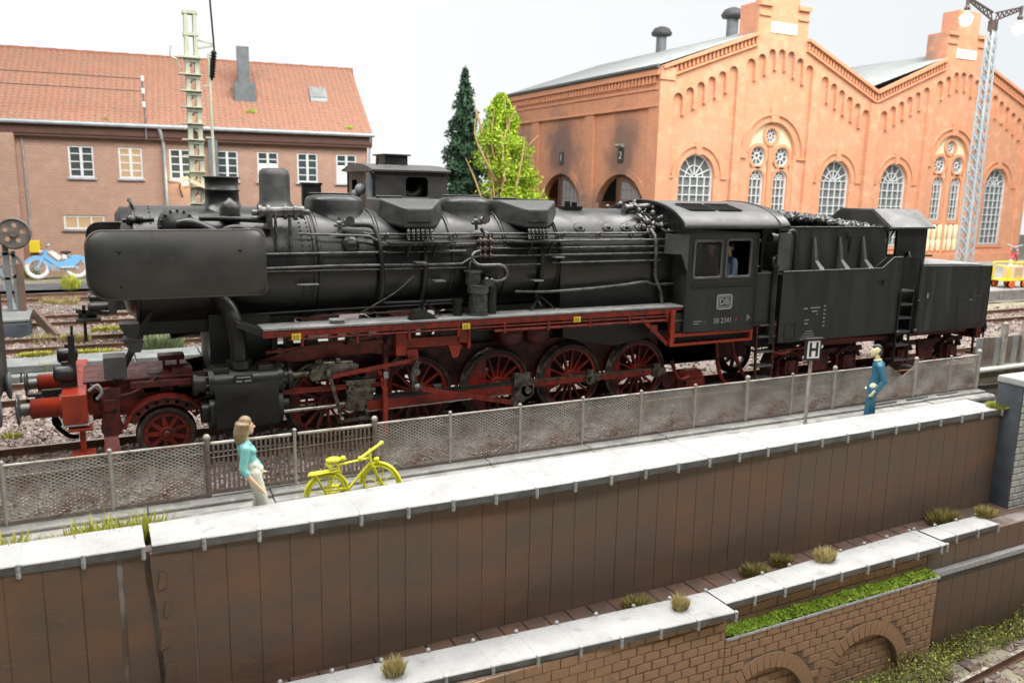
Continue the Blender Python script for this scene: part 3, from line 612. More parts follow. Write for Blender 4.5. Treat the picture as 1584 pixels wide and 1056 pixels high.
for a, b, c, d, kind in WIN+LOW:
    t = .075; w = b-a
    fr = MB().sheet([(a, c), (b, c), (b, d), (a, d)], [[(a+t, c+t), (b-t, c+t), (b-t, d-t), (a+t, d-t)]], .03, .12)
    if d-c > 1:
        fr.box(a+w/2-.06, a+w/2+.06, .025, .11, c, d)
        for k in (1, 2, 3): fr.box(a, b, .05, .1, c+(d-c)*k/4-.025, c+(d-c)*k/4+.025)
    else:
        for k in (1, 2): fr.box(a+w*k/3-.03, a+w*k/3+.03, .04, .1, c, d)
    wn = obj('window', fr, WINW, HS, .008)
    obj('sill', MB().box(a-.08, b+.08, -.1, .1, c-.1, c-.005), GUTTER if d-c > 1 else CONC, wn, .01)
    obj('pane', MB().box(a+.02, b-.02, .08, .088, c+.02, d-.02), PANE, wn)
    if kind == 'curtain': obj('curtain', MB().box(a, b, .16, .18, c, d), CURT, wn)
    elif kind == 'lit': obj('lit_interior', MB().box(a, b, .2, .22, c, d), LITW, wn)
    elif kind == 'blind': obj('blind', MB().box(a+.07, b-.07, .07, .078, c+.07, c+(d-c)*.6), BLIND, wn); obj('dark_interior', MB().box(a, b, .3, .32, c, d), DARKIN, wn)
    elif kind == 'red': obj('curtain', MB().box(a, b, .16, .18, c, d), REDC, wn)
    else: obj('dark_interior', MB().box(a, b, .3, .32, c, d), DARKIN, wn)
    obj('lintel', MB().box(a-.12, b+.12, -.012, .05, d+.01, d+.2), BR_HOUSE, wn)
# pantile roof: each tile an S-curved piece in its course, overlapping the one below
rows, ty = 26, None; x0, x1 = -13.9, 14.75; sl = (10.65-6.95)/(4.6+.38); L = math.hypot(4.98, 3.7); tw = .27; nc = int((x1-x0)/tw)
prof = [(0, 0), (.06, .035), (.12, .05), (.18, .03), (.235, -.005), (.27, 0)]
V = []; Fc = []
for r_ in range(rows):
    for c_ in range(nc):
        o = len(V); jx = random.uniform(-.006, .006); dz = random.uniform(-.006, .008)
        for t0, lift in ((r_/rows, .055), ((r_+1.12)/rows, .008)):
            tt = min(t0, 1)
            for px, pz in prof: V.append((x0+c_*tw+px+jx-(tt*.35)*(c_/nc), -.38+4.98*tt, 6.95+3.7*tt+pz+lift+dz))
        n = len(prof); Fc += [(o+k, o+k+1, o+n+k+1, o+n+k) for k in range(n-1)]
        o2 = len(V)
        for px, pz in prof: V.append((x0+c_*tw+px+jx-(r_/rows*.35)*(c_/nc), -.38+4.98*r_/rows, 6.95+3.7*r_/rows+pz*.2-.01))
        Fc += [(o+k, o2+k, o2+k+1, o+k+1) for k in range(n-1)]
tag(obj('roof_tile', fast('roof_tile', np.array(V), np.array(Fc), TILE, False), None, HS), kind='stuff')
obj('roof_deck', MB().prism([(-.36, 6.9), (4.6, 10.6), (9.4, 6.9), (9.4, 6.75), (4.6, 10.45), (-.36, 6.75)], -13.9, 14.45, 'x'), TIMB, HS)
rt_me = MB().lathe([(.13, 0), (.13, .42)], (0, 0, 0), (1, 0, 0), 10, True, 0, 2*math.pi).mesh('ridge_tile', RIDGE)
for k in range(70): obj('ridge_tile', rt_me, None, HS, loc=(-13.9+k*.405, 4.62, 10.63+.012*(k % 2)))
obj('gutter', MB().cyl((-14, -.43, 6.9), (14.8, -.43, 6.9), .1, n=12), GUTTER, HS)
obj('downpipe', MB().tube([(4.75, -.4, 6.85), (4.8, -.35, 6.6), (4.88, -.12, 6.2), (4.9, -.12, .2)], .085, 10), GUTTER, HS)
obj('downpipe', MB().tube([(14.6, -.4, 6.85), (14.6, -.2, 6.4), (14.58, -.1, 5.9), (14.58, -.1, 0)], .05, 8), GUTTER, HS)
obj('wall_conduit', MB().tube(bez([(3.6, -.05, 6.7), (3.2, -.05, 6.42), (2.4, -.05, 6.38), (-.9, -.05, 6.42), (-1.02, -.05, 6.3), (-1.0, -.05, 5.5), (-.95, -.05, .3)], 5), .05, 8), CONC, HS)
obj('meter_box', MB().box(-1.05, -.62, -.25, -.01, 1.05, 1.6), YEL, HS, .03)
obj('wall_duct', MB().box(6.85, 7.3, -.3, -.003, 1.5, 6.86), GREYM, HS, .02)
ch = obj('chimney', MB().box(8.35, 8.95, 2.2, 2.8, 8.2, 11.15), GREYM, HS, .03); obj('chimney_base', MB().prism([(8.15, 1.5), (9.2, 1.5), (9.2, 3.0), (8.15, 3.0)], 8.2, 9.35, 'z'), GREYM, ch, .05)
sk = obj('skylight', MB().prism([(1.75, 8.6), (2.7, 9.31), (2.7, 9.42), (1.75, 8.74)], 11.9, 12.75, 'x'), GUTTER, HS, .02); obj('pane', MB().prism([(1.85, 8.83), (2.62, 9.39), (2.62, 9.42), (1.85, 8.86)], 11.99, 12.66, 'x'), SLABM, sk)
for (x, y, z, s) in ((8.95, .75, 7.83, .25), (13.6, -.1, 7.2, .22), (2.5, -.15, 7.15, .15)):
    obj('roof_moss', tuftmesh('roof_moss', 110, s, s*.9, MOSS if x > 5 else TUFTY), None, HS, loc=(x, y, z))
wl = obj('wall_lamp_bracket', MB().tube(bez([(5.6, -.03, 3.7), (5.5, -.2, 4.2), (5.75, -.3, 4.45)], 5), .03), BLKM, HS)
obj('bulb', MB().ball((5.75, -.32, 4.42), .17, 12), emit('lamp_glow', (1, .78, .45), 14), wl)
l = bpy.data.lights.new('wall_lamp_light', 'POINT'); l.energy = 26; l.color = (1, .65, .3); l.shadow_soft_size = .1; lo = bpy.data.objects.new('wall_lamp_light', l); link(lo, HS); lo.location = (5.75, -.55, 4.42)
# roof pole with insulators and two wires
RP = thing('insulator_pole', 'thin roof pole with three white insulators carrying wires at the eaves', 'insulator pole', (3.6, 27.95, 6.6))
obj('pole', MB().tube([(0, 0, -.3), (0, 0, .5), (-.05, 0, 2.5)], .035, 8), GREYM, RP)
for z in (1.25, 1.85, 2.4): obj('insulator', MB().lathe([(0, -.14), (.07, -.13), (.085, -.03), (.05, 0), (.085, .03), (.07, .13), (0, .14)], (-.03, -.05, z), (0, 0, 1), 10), WHITEP, RP)
obj('wire', MB().tube([(-.05, 0, 2.4), (-8, 1.1, 2.45), (-20, 2.5, 2.6)], .018, 5).tube([(-.05, 0, 1.85), (-8, 1.1, 1.9), (-20, 2.5, 2.0)], .018, 5), BLKM, RP)

# ================================================================ ROUNDHOUSE
RH = thing('engine_shed', 'orange brick engine shed with two stepped gables and arched iron windows', 'engine shed', (26.8, 20, 0))
OUT = [(0, -.3), (30.8, -.3), (30.8, 10.45), (24.7, 12.65), (24.7, 14.3), (23.95, 14.3), (23.95, 15.6), (21.95, 15.6), (21.95, 14.3), (21.2, 14.3), (21.2, 12.65), (15.4, 10.3),
       (9.65, 12.65), (9.65, 14.3), (8.9, 14.3), (8.9, 15.6), (6.85, 15.6), (6.85, 14.3), (6.1, 14.3), (6.1, 12.65), (0, 10.45)]
def field(x0, x1, zb, tops, drop=.8, pend=.17):
    n = len(tops); w = (x1-x0)/n; P = [(x1, zb), (x0, zb)]
    for i, t in enumerate(tops):
        a = x0+i*w+(pend/2 if i else 0); b = x0+(i+1)*w-(pend/2 if i < n-1 else 0); r = (b-a)/2; c = (a+b)/2; zs = t-r
        lo = (min(t, tops[i-1])-r-drop if i else zs); hi = (min(t, tops[i+1])-r-drop if i < n-1 else zs)
        P += ([(a, lo)] if i else [])+[(c-r*math.cos(math.pi*k/8), zs+r*math.sin(math.pi*k/8)) for k in range(9)]+([(b, hi)] if i < n-1 else [])
    return P
flds = []
for g in (0, 15.1):
    flds += [field(g+.85, g+4.95, .9, [9.35+.315*i for i in range(6)]), field(g+5.5, g+10.3, .9, [11.4, 11.7, 12.0, 12.05, 12.0, 11.7, 11.4]), field(g+10.95, g+15.0, .9, [10.9-.315*i for i in range(6)])]
obj('gable_front', MB().sheet(OUT, flds, -.16, 0), BR_FRONT, RH)
def arch(c, w, z0, zs, n=14): return [(c-w, z0), (c+w, z0)]+arc(c, zs, w, 0, 180, n)
wins = [2.75, 12.95, 17.9, 27.8]; trip = [7.85, 22.95]
inner = [arch(c, 1.18, 1.4, 5.22) for c in wins]+[arch(c, 1.66, .9, 6.6, 20) for c in trip]
obj('inner_wall', MB().sheet([(.14, -.3), (30.4, -.3), (30.4, 10.4), (22.95, 12.6), (15.4, 10.2), (7.85, 12.6), (.14, 10.4)], inner, .003, .45), BR_FRONT, RH)
IRONG = glassmat('shed_glass', (.22, .25, .25), .12, .55)
def arch_window(c, w, z0, zs, y, nb=5, rh=.47, par=None, name='arched_window'):
    f = MB().sheet(arch(c, w, z0, zs), [arch(c, w-.09, z0+.09, zs)], y-.05, y+.05)
    m_ = .026
    for k in range(1, nb): x = c-w+2*w*k/nb; f.box(x-m_, x+m_, y-.03, y+.03, z0, zs)
    z = zs
    while z > z0+.2: f.box(c-w, c+w, y-.032, y+.028, z-m_, z+m_); z -= rh
    f.sheet(arc(c, zs, w*.5+m_, 0, 180, 10)+arc(c, zs, w*.5-m_, 180, 0, 10), [], y-.03, y+.03)
    for a in ((22, 55, 90, 125, 158) if w > .8 else (45, 90, 135)):
        f.bar((c+w*.1*math.cos(R(a)), y, zs+w*.1*math.sin(R(a))), (c+w*math.cos(R(a)), y, zs+w*math.sin(R(a))), m_*2, .05, (0, 1, 0))
    o = obj(name, f, MUNT, par); obj('pane', MB().prism(arch(c, w-.02, z0, zs), y+.04, y+.048), IRONG, o); return o
def band(c, zs, r0, r1, y0, y1, a0=0, a1=180, n=18): return MB().sheet(arc(c, zs, r1, a0, a1, n)+arc(c, zs, r0, a1, a0, n), [], y0, y1)
for c in wins:
    o = arch_window(c, 1.18, 1.4, 5.22, .25, par=RH); obj('sill', MB().box(c-1.4, c+1.4, -.05, .35, 1.22, 1.4), TERRA, o)
    h = obj('hood_mould', band(c, 5.22, 1.2, 1.34, -.03, .01), TERRA, RH); obj('hood_rim', band(c, 5.22, 1.56, 1.68, -.07, .01, 0, 180), TERRA, h)
    obj('keystone', MB().prism([(c-.16, 6.35), (c+.16, 6.35), (c+.22, 6.98), (c-.22, 6.98)], -.08, .01), TERRA, h)
    for s in (-1, 1): obj('label_stop', MB().box(c+s*1.62-.3*(s < 0)-.06, c+s*1.62+.3*(s > 0)+.06, -.06, .01, 5.12, 5.24), TERRA, h)
for c in trip:
    ring = lambda cx, cz, r: circ(cx, cz, r, 20)
    oc = [(c, 7.55, .4), (c-.87, 6.45, .52), (c+.87, 6.45, .52)]; lan = [c-.87, c+.87]
    tr = obj('tracery', MB().sheet(arch(c, 1.66, .9, 6.6, 20), [ring(x, z, r) for x, z, r in oc]+[arch(x, .52, 3.0, 5.2, 10) for x in lan], .2, .3), CREAM, RH)
    for x, z, r in oc:
        obj('oculus_ring', MB().sheet(ring(x, z, r+.17), [ring(x, z, r)], .08, .2), TERRA, tr)
        f = MB().sheet(ring(x, z, r), [ring(x, z, r-.06)], .2, .3).sheet(ring(x, z, r*.36), [ring(x, z, r*.22)], .21, .29)
        for k in range(8): a = math.pi*k/4; f.bar((x+r*.3*math.cos(a), .25, z+r*.3*math.sin(a)), (x+r*math.cos(a), .25, z+r*math.sin(a)), .05, .06, (0, 1, 0))
        o = obj('round_window', f, MUNT, tr); obj('pane', MB().prism(ring(x, z, r), .28, .285), IRONG, o)
    for x in lan:
        arch_window(x, .52, 3.0, 5.2, .25, 3, .45, tr, 'lancet_window'); obj('lancet_trim', MB().sheet(arch(x, .68, 2.9, 5.2, 10), [arch(x, .52, 3.0, 5.2, 10)], .08, .2), TERRA, tr)
    obj('mullion', MB().cyl((c, .1, .9), (c, .1, 6.9), .16, n=12), TERRA, tr)
    for s in (-1, 1): obj('mullion', MB().cyl((c+s*1.58, .12, .9), (c+s*1.58, .12, 6.3), .12, n=10), TERRA, tr)
    bl = obj('balustrade', MB().box(c-1.66, c+1.66, .05, .2, 2.75, 3.0).box(c-1.66, c+1.66, .05, .2, .9, 1.0).box(c-1.66, c+1.66, .14, .2, 1, 2.75), TERRA, tr)
    for k in range(6):
        x = c-1.32+k*.528; obj('baluster', MB().lathe([(.1, 0), (.17, .1), (.17, .7), (.12, .8), (.17, .9), (.17, 1.6), (.1, 1.7)], (x, .1, 1.02), (0, 0, 1), 8), CREAM, bl)
    obj('hood_rim', band(c, 6.6, 1.68, 1.84, -.03, .01, 0, 180, 24), TERRA, tr); obj('hood_rim', band(c, 6.45, 2.18, 2.3, -.09, .01, 0, 180, 24), TERRA, tr)
    obj('keystone', MB().prism([(c-.24, 8.26), (c+.24, 8.26), (c+.33, 9.0), (c-.33, 9.0)], -.08, .01), TERRA, tr)
    for s in (-1, 1): obj('label_stop', MB().box(c+s*2.2-.35, c+s*2.2+.35, -.08, .01, 6.3, 6.44), TERRA, tr)
# raking cornice, dentils, inscription blocks
DN = MB()
for (xa, za, xb, zb) in ((0, 10.45, 6.1, 12.65), (9.65, 12.65, 15.4, 10.3), (15.4, 10.3, 21.2, 12.65), (24.7, 12.65, 30.8, 10.45)):
    for dz, h, d in ((.02, .16, .34), (-.52, .1, .24)): obj('cornice', MB().bar((xa, -.1-d/2+.05, za+dz), (xb, -.1-d/2+.05, zb+dz), d, h), TERRA, RH)
    n = 24
    for k in range(n): t = (k+.5)/n; x = xa+(xb-xa)*t; z = za+(zb-za)*t; DN.box(x-.06, x+.06, -.27, -.16, z-.4, z-.12)
tag(obj('dentil', DN, TERRA, RH), kind='stuff')
INS = emit('plaque', (.9, .86, .72), 0)
for g in (0, 15.1):
    for a, b in ((6.1, 6.9), (8.85, 9.65)): obj('shoulder_cornice', MB().box(g+a-.05, g+b+.05, -.3, .0, 14.1, 14.32).box(g+a, g+b, -.24, -.16, 13.6, 13.7), TERRA, RH)
    pl = obj('plaque', MB().box(g+6.95, g+8.8, -.2, -.15, 12.82, 13.36), INS, RH); obj('plaque_text', MB().box(g+7.3, g+8.45, -.204, -.2, 13.0, 13.15), CREAM, pl)
    obj('gable_block', MB().box(g+6.1, g+9.65, 0, 1.3, 11.5, 14.3).box(g+6.86, g+8.89, 0, 1.0, 14.3, 15.6), BR_SIDE, RH)
    obj('roof_sheet', MB().add([(g-.1, -.1, 10.62), (g+7.85, -.1, 13.35), (g+7.85, 17.9, 13.35), (g-.1, 17.9, 10.62), (g+15.45, -.1, 10.5), (g+15.45, 17.9, 10.5)], [(0, 1, 2, 3), (1, 4, 5, 2)]), SHEET, RH)
obj('roof_sheet', MB().add([(15.2, 18.5, 10.4), (22.8, 18.5, 13.2), (22.8, 18.6, 13.2), (15.2, 18.6, 10.4)], [(0, 1, 2, 3)]), FELT, RH)
obj('corner_pilaster', MB().box(-.06, .75, -.24, -.155, -.3, 9.9).box(-.1, .82, -.3, -.155, 9.9, 10.5), BR_FRONT, RH)
obj('valley_pilaster', MB().box(15.0, 15.8, -.24, -.155, -.3, 9.7), BR_FRONT, RH)
obj('plinth', MB().box(-.1, 30.8, -.26, -.163, -.3, .85), TERRA, RH)
# side wall with two arched engine doors
DR = [(3.2, 2.35, 3.0, 5.3), (9.6, 2.35, 3.0, 5.35)]
def segarch(c, w, z0, zt, rise=1.55, n=12):
    r = (w*w+rise*rise)/(2*rise); a = math.degrees(math.asin(w/r)); return [(c-w, z0), (c+w, z0)]+arc(c, zt-r, r, 90-a, 90+a, n)
sh = [segarch(c, w, -.3, zt) for c, w, zs, zt in DR]+[segarch(15.0, 1.6, -.3, 5.0)]
obj('side_wall', MB().sheet([(.0, -.3), (17.8, -.3), (17.8, 10.5), (.0, 10.5)], sh, .12, .5, 'x'), BR_SIDE, RH)
obj('side_frieze', MB().box(.0, .12, .003, 17.8, 8.75, 10.5), BR_SIDE, RH)
for a, b in ((.003, .75), (5.95, 6.85), (12.5, 13.4), (17.0, 17.8)): obj('side_pilaster', MB().box(-.003, .12, a, b, -.3, 8.745), BR_SIDE, RH)
obj('string_course', MB().box(-.06, .0, .0, 17.8, 8.62, 8.76).box(-.06, 0, 0, 17.8, 9.45, 9.55), TERRA, RH)
sd = MB()
for k in range(56): sd.box(-.14, 0, .15+k*.315, .3+k*.315, 9.75, 10.1)
tag(obj('dentil', sd, TERRA, RH), kind='stuff'); obj('side_cornice', MB().box(-.22, .05, -.2, 17.9, 10.12, 10.46), TERRA, RH); obj('side_gutter', MB().cyl((-.24, -.25, 10.52), (-.24, 17.9, 10.52), .11, n=10), FELT, RH)
obj('dark_interior', MB().box(5.5, 5.7, .3, 17.5, -.3, 7), DARKIN, RH)
for i, (c, w, zs, zt) in enumerate(DR):
    obj('door_arch', MB().sheet(segarch(c, w+.35, -.2, zt+.35, 1.7), [segarch(c, w, -.3, zt)], .06, .12, 'x'), BR_SIDE, RH)
    d = MB().sheet([(p[0], p[1]) for p in segarch(c, w-.04, -.2, zt-.05)], [[(c-w+.4, 2.2), (c+w*.1, 2.2), (c+w*.1, zt-.32), (c-w*.35, zt-.5), (c-w+.4, zt-1.4)]], .3, .38, 'x')
    d = MB().sheet([(c-w+.03, -.2), (c+.35, -.2), (c+.35, zt-.08), (c-.4, zt-.12), (c-w*.6, zt-.6), (c-w+.03, zt-1.52)], [[(c-w+.3, 1.5), (c+.12, 1.5), (c+.12, zt-.35), (c-.5, zt-.42), (c-w*.6, zt-.9), (c-w+.3, zt-1.6)]], .26, .34, 'x')
    dl = obj('door_leaf', d, WOODB, RH); gb = MB()
    for k in range(1, 5): y = c-w+.3+k*(w-.2)/5; gb.box(.27, .33, y-.025, y+.025, 1.5, zt-.4-.25*abs(k-3.5))
    for k in range(6): gb.box(.272, .328, c-w+.3, c+.12, 1.75+k*.55, 1.8+k*.55) if 1.8+k*.55 < zt-.5 else None
    obj('glazing_bars', gb, M('door_bars', (.3, .2, .16), .7) if not i else bpy.data.materials['door_bars'], dl)
    obj('pane', MB().prism([(c-w+.3, 1.5), (c+.12, 1.5), (c+.12, zt-.35), (c-.5, zt-.42), (c-w*.6, zt-.9), (c-w+.3, zt-1.6)], .3, .306, 'x'), glassmat('dusty_glass', (.3, .32, .36), .25, .6) if not i else bpy.data.materials['dusty_glass'], dl)
    obj('door_leaf', MB().box(.3, 2.2, c+w-.1, c+w-.02, -.2, zt-1.5), WOODB, RH); obj('door_frame', MB().box(.2, .36, c+.35, c+.47, -.2, zt-.1), TIMB, RH)
    ny = obj('number_plate', MB().box(.05, .12, c-.23, c+.23, 5.95, 6.65), BLKM, RH); text('number', '21'[i], .55, WHT, ny, (.045, c, 6.3), (R(90), 0, R(-90)), .003)
ys = (.65, 1.9)
obj('soot_lamp', MB().box(-.2, .12, 2.95, 3.3, 6.72, 6.9).lathe([(.02, .1), (.22, 0), (.2, -.03)], (-.25, 3.1, 6.8)), CONC, RH)
for (y, z) in ((10.6, 13.1), (3.9, 13.1)):
    v = obj('roof_vent', MB().cyl((7.85, y, z-.6), (7.85, y, z+1.55), .33, n=16), GREYM, RH); obj('vent_cap', MB().lathe([(.25, 1.15), (.62, 1.2), (.68, 1.35), (.5, 1.62), (.2, 1.74), (0, 1.76)], (7.85, y, z), (0, 0, 1), 18), FELT, v)
obj('back_wall', MB().box(.5, 30.8, 17.5, 17.79, -.3, 10.3), BR_SIDE, RH); obj('end_wall', MB().box(30.5, 30.79, .46, 17.5, -.3, 10.3), BR_SIDE, RH)

# ================================================================ TREES
CT = thing('conifer_tree', 'tall narrow dark green conifer behind the bright leafy tree', 'tree', (20.6, 30, -.2))
obj('trunk', MB().tube([(0, 0, 0), (.03, 0, 6), (0, 0, 11.2)], .15, 8, [.2, .12, .02]), BARK, CT)
n = 15000; t = rng.uniform(0, 1, n)**.62; z = 11.3-t*9.6; a = rng.uniform(0, 2*np.pi, n)
lay = .7+.3*np.sin(z*4.6+2*np.sin(a*3)); bl_ = .72+.28*np.sin(a*7+np.floor(z*1.7)*2.1); rad = (.12+2.75*t**.85)*lay*bl_*np.sqrt(rng.uniform(.12, 1, n)); z2 = z-rad*.35
V, Fc = scatter_quads(np.stack([rad*np.cos(a), rad*np.sin(a), z2], 1), .12, asp=1.6); obj('crown', fast('crown', V, Fc, LEAFD), None, CT)
BT = thing('leafy_tree', 'bright lime green tree with bare straw twigs sticking out beside the engine shed', 'tree', (21.3, 27, -.2))
tk = MB(); random.seed(3)
tips = []
for k in range(16):
    a = random.uniform(0, 6.28); b = random.uniform(.2, 1.0); h = random.uniform(6.2, 9.9)
    p = [(0, 0, 0), (.25*math.cos(a)*b, .25*math.sin(a)*b, 2.5), (1.0*math.cos(a)*b+.2, .9*math.sin(a)*b, h*.68), (1.6*math.cos(a)*b-.1*(h-7), 1.3*math.sin(a)*b, h)]
    tk.tube(bez(p, 5), .05, 6, [.12-.1*i/15 for i in range(16)])
for p in ([(.2, -.3, 4.5), (-.6, -.5, 7.0), (-.5, -.6, 8.9)], [(-.3, -.5, 5), (-1.6, -.6, 7.2), (-1.55, -.6, 8.6)], [(.6, -.5, 5.6), (1.5, -.5, 6.8), (2.3, -.5, 7.6)], [(-.8, -.6, 3), (-1.6, -.6, 5), (-2.2, -.6, 6.2)], [(0, -1, 5), (-.2, -1.1, 7), (.5, -1.2, 9.0)], [(1.4, -.5, 2.5), (2.4, -.6, 4.0), (2.8, -.5, 4.9)], [(.5, -1.1, 4), (.9, -1.3, 6.5), (1.0, -1.2, 7.4)]):
    tk.tube(bez(p, 5), .05, 6, [.075-.06*i/10 for i in range(11)])
obj('trunk', tk, TWIG, BT)
n = 28000; z = rng.uniform(1.2, 9.7, n); env = np.interp(z, [1.2, 3.5, 5.0, 6.8, 8.3, 9.3, 9.9], [1.5, 1.75, 1.8, 1.6, 1.05, .5, .1]); cxz = np.interp(z, [1.2, 4, 7, 9.8], [1.8, 1.25, .2, .15])
a = rng.uniform(0, 2*np.pi, n); gap = np.sin(a*3+z*1.9)*np.sin(z*2.3-a*2)+.5*np.sin(a*5-z*3.1)
rad = env*np.sqrt(rng.uniform(.05, 1, n))*(.86+.24*gap)*(1+.22*rng.uniform(-1, 1, n)**3); keep = gap+rng.normal(0, .3, n) > -.48
C = np.stack([cxz+rad*np.cos(a), rad*np.sin(a)*.8, z], 1)[keep]; V, Fc = scatter_quads(C, .085); obj('crown', fast('crown', V, Fc, LEAFB), None, BT)

# ================================================================ MASTS, LAMPS
CM = thing('catenary_mast', 'pale green lattice mast with batten plates rising in front of the brick house', 'mast', (4.27, 14, -.2))
pm = MB()
for s in (-1, 1): pm.prism([(s*.25, 0), (s*.09, 0), (s*.075, 8.4), (s*.08, 8.45), (s*.08, 9.8), (s*.18, 9.8), (s*.2, 8.4)], -.15, .15)
obj('channel', pm, MASTG, CM, .01)
for k in range(14): obj('batten_plate', MB().box(-.4, .26, -.24, .2, 8.42-k*.5, 8.46-k*.5).box(-.24, .24, -.165, -.153, 8.3-k*.5, 8.42-k*.5), MASTG, CM)
dm = MB()
for k in range(14): z = 8.46-k*.5; dm.bar((-.15, -.1, z-.04), (.15, -.1, z-.36), .05, .05); dm.bar((.15, .1, z-.04), (-.15, .1, z-.36), .05, .05)
obj('lattice', dm, MASTG, CM); obj('head_frame', MB().box(-.22, .22, -.16, .16, 9.75, 9.84).box(-.22, .22, -.16, .16, 9.1, 9.2).box(-.23, .23, -.16, .16, 8.35, 8.5), MASTG, CM)
obj('side_pipe', MB().cyl((.52, -.1, 1.2), (.5, -.1, 8.6), .045, n=8).box(.3, .56, -.13, -.07, 4.2, 4.25).box(.3, .56, -.13, -.07, 6, 6.05).box(.3, .56, -.13, -.07, 7.6, 7.65), MASTG, CM)
obj('arm', MB().bar((-.5, -.3, 4.75), (.45, -.3, 4.35), .12, .1).bar((.35, -.3, 4.4), (1.1, -.3, 3.7), .06, .06).bar((-.5, -.3, 4.6), (-.3, -.3, 4.75), .2, .12), CREAM, CM)
obj('insulator', MB().lathe([(.03, -.5)]+[(q, -.4+k*.09) for k in range(9) for q in (.05, .11)]+[(.03, .45)], (.62, -.1, 8.3), (.12, 0, 1), 10), BLKM, CM)
obj('hook', MB().tube(bez([(-.35, -.1, 8.1), (-.45, -.1, 8.35), (-.62, -.1, 8.45), (-.6, -.1, 8.75)], 5), .03, 6), MASTG, CM)
obj('catenary_wire', MB().tube([(.68, -.1, 8.7), (.3, -1.5, 13), (-.6, -4, 21)], .028, 6), BLKM, CM); obj('drop_bracket', MB().bar((.2, 0, 9.0), (.65, -.1, 8.9), .05, .05).bar((.2, 0, 8.75), (.65, -.1, 8.85), .05, .05), MASTG, CM)

LM = thing('lattice_lamp_mast', 'tall blue-grey lattice lamp mast with two drooping arms and lit lamps before the shed', 'lamp mast', (36.75, 9.5, .3))
def taper(z): return .25-.11*z/11.3
lm = MB()
for sx in (-1, 1):
    for sy in (-1, 1): lm.bar((sx*taper(0), sy*taper(0), 0), (sx*taper(11.3), sy*taper(11.3), 11.3), .085, .085)
obj('corner_angle', lm, LATT, LM)
lx = MB(); z = 0; k = 0
while z < 11.1:
    h = .25+1.0*taper(z); w0, w1 = taper(z), taper(z+h)
    for s in (-1, 1):
        lx.bar((-w0*s, -w0, z), (w1*s, -w1, z+h), .05, .03, (0, 1, 0)); lx.bar((-w0, -w0*s, z), (-w1, w1*s, z+h), .03, .05); lx.bar((w0*s, w0, z), (-w1*s, w1, z+h), .05, .03, (0, 1, 0)); lx.bar((w0, w0*s, z), (w1, -w1*s, z+h), .03, .05)
    z += h
obj('lattice', lx, LATT, LM)
BR_ = M('mast_head_brown', (.1, .075, .07), .6)
obj('mast_head', MB().box(-.14, .14, -.14, .14, 11.3, 11.75), BR_, LM)
for s in (-1, 1):
    a0 = Vector((s*.1, 0, 11.75)); a1 = Vector((s*1.85, 0, 12.5)); am = MB(); u = Vector((0, 0, .32))
    am.bar(a0+u, a1, .07, .07); am.bar(a0, a1-Vector((0, 0, .12)), .06, .06)
    for k in range(6): p = a0.lerp(a1-Vector((0, 0, .12)), k/6); q = (a0+u).lerp(a1, (k+.5)/6); am.bar(p, q, .04, .04); am.bar(q, a0.lerp(a1-Vector((0, 0, .12)), (k+1)/6), .04, .04)
    ao = obj('lamp_arm', am, BR_, LM); obj('hanger', MB().cyl((s*1.85, 0, 12.55), (s*1.83, 0, 11.95), .07, n=8).ball((s*1.83, 0, 12.05), .13, 8), BR_, ao)
    lp = obj('lamp_shade', MB().lathe([(.06, .25), (.12, .1), (.3, -.05), (.28, -.07)], (s*1.83, 0, 11.75)), CREAM, ao); obj('bulb', MB().ball((s*1.83, 0, 11.58), .24, 12), emit('mast_bulb', (1, .86, .6), 18), ao)

# ================================================================ LOCOMOTIVE (rail top z = 0, buffer faces x = 0, track axis y = 0)
LO = thing('steam_locomotive', 'large black steam locomotive with red wheels and smoke deflectors standing behind the mesh fence', 'locomotive', (0, 0, 0))
YB0 = lambda z, r=.985: -math.sqrt(max(.04, r*r-(z-3.05)**2))
ZC = 3.05
# boiler, smokebox, firebox
bo = obj('boiler', MB().lathe([(.95, 4.5), (.95, 9.2)], (0, 0, ZC), (1, 0, 0), 56), BLK2, LO)
sb = obj('smokebox', MB().lathe([(.0, 1.5), (.35, 1.52), (.7, 1.6), (.8, 1.68), (.82, 1.72), (.98, 1.72), (.985, 1.78), (.985, 4.5)], (0, 0, ZC), (1, 0, 0), 56), BLK2, LO)
fp = [(-1.0, 2.1), (-1.0, 3.1)]+[(1.0*math.cos(R(a)), 3.06+1.0*math.sin(R(a))) for a in range(176, 3, -8)]+[(1.0, 3.1), (1.0, 2.1)]
fb = obj('firebox', MB().prism(fp, 9.2, 11.86, 'x', True), BLK2, LO)
for x in (1.76, 4.47, 4.56, 5.62, 6.97, 8.05, 9.2): obj('boiler_band', MB().lathe([(.95, x-.03), (.972 if x > 4.5 else .998, x-.028), (.972 if x > 4.5 else .998, x+.028), (.95, x+.03)], (0, 0, ZC), (1, 0, 0), 56), BLK2, bo)
rv = MB()
for x in (4.28, 4.4):
    for k in range(26): a = R(95+k*5.2); rv.ball((x, .99*math.cos(a), ZC+.99*math.sin(a)), .016, 6)
for k in range(12): a = R(100+k*8); rv.ball((2.0, .99*math.cos(a), ZC+.99*math.sin(a)), .014, 6)
tag(obj('rivets', rv, BLK2, sb), kind='stuff')
obj('smokebox_saddle', MB().box(2.78, 3.75, -.66, .66, 1.25, 2.3).box(1.8, 4.2, -.5, .5, 2.0, 2.4), BLK, sb)
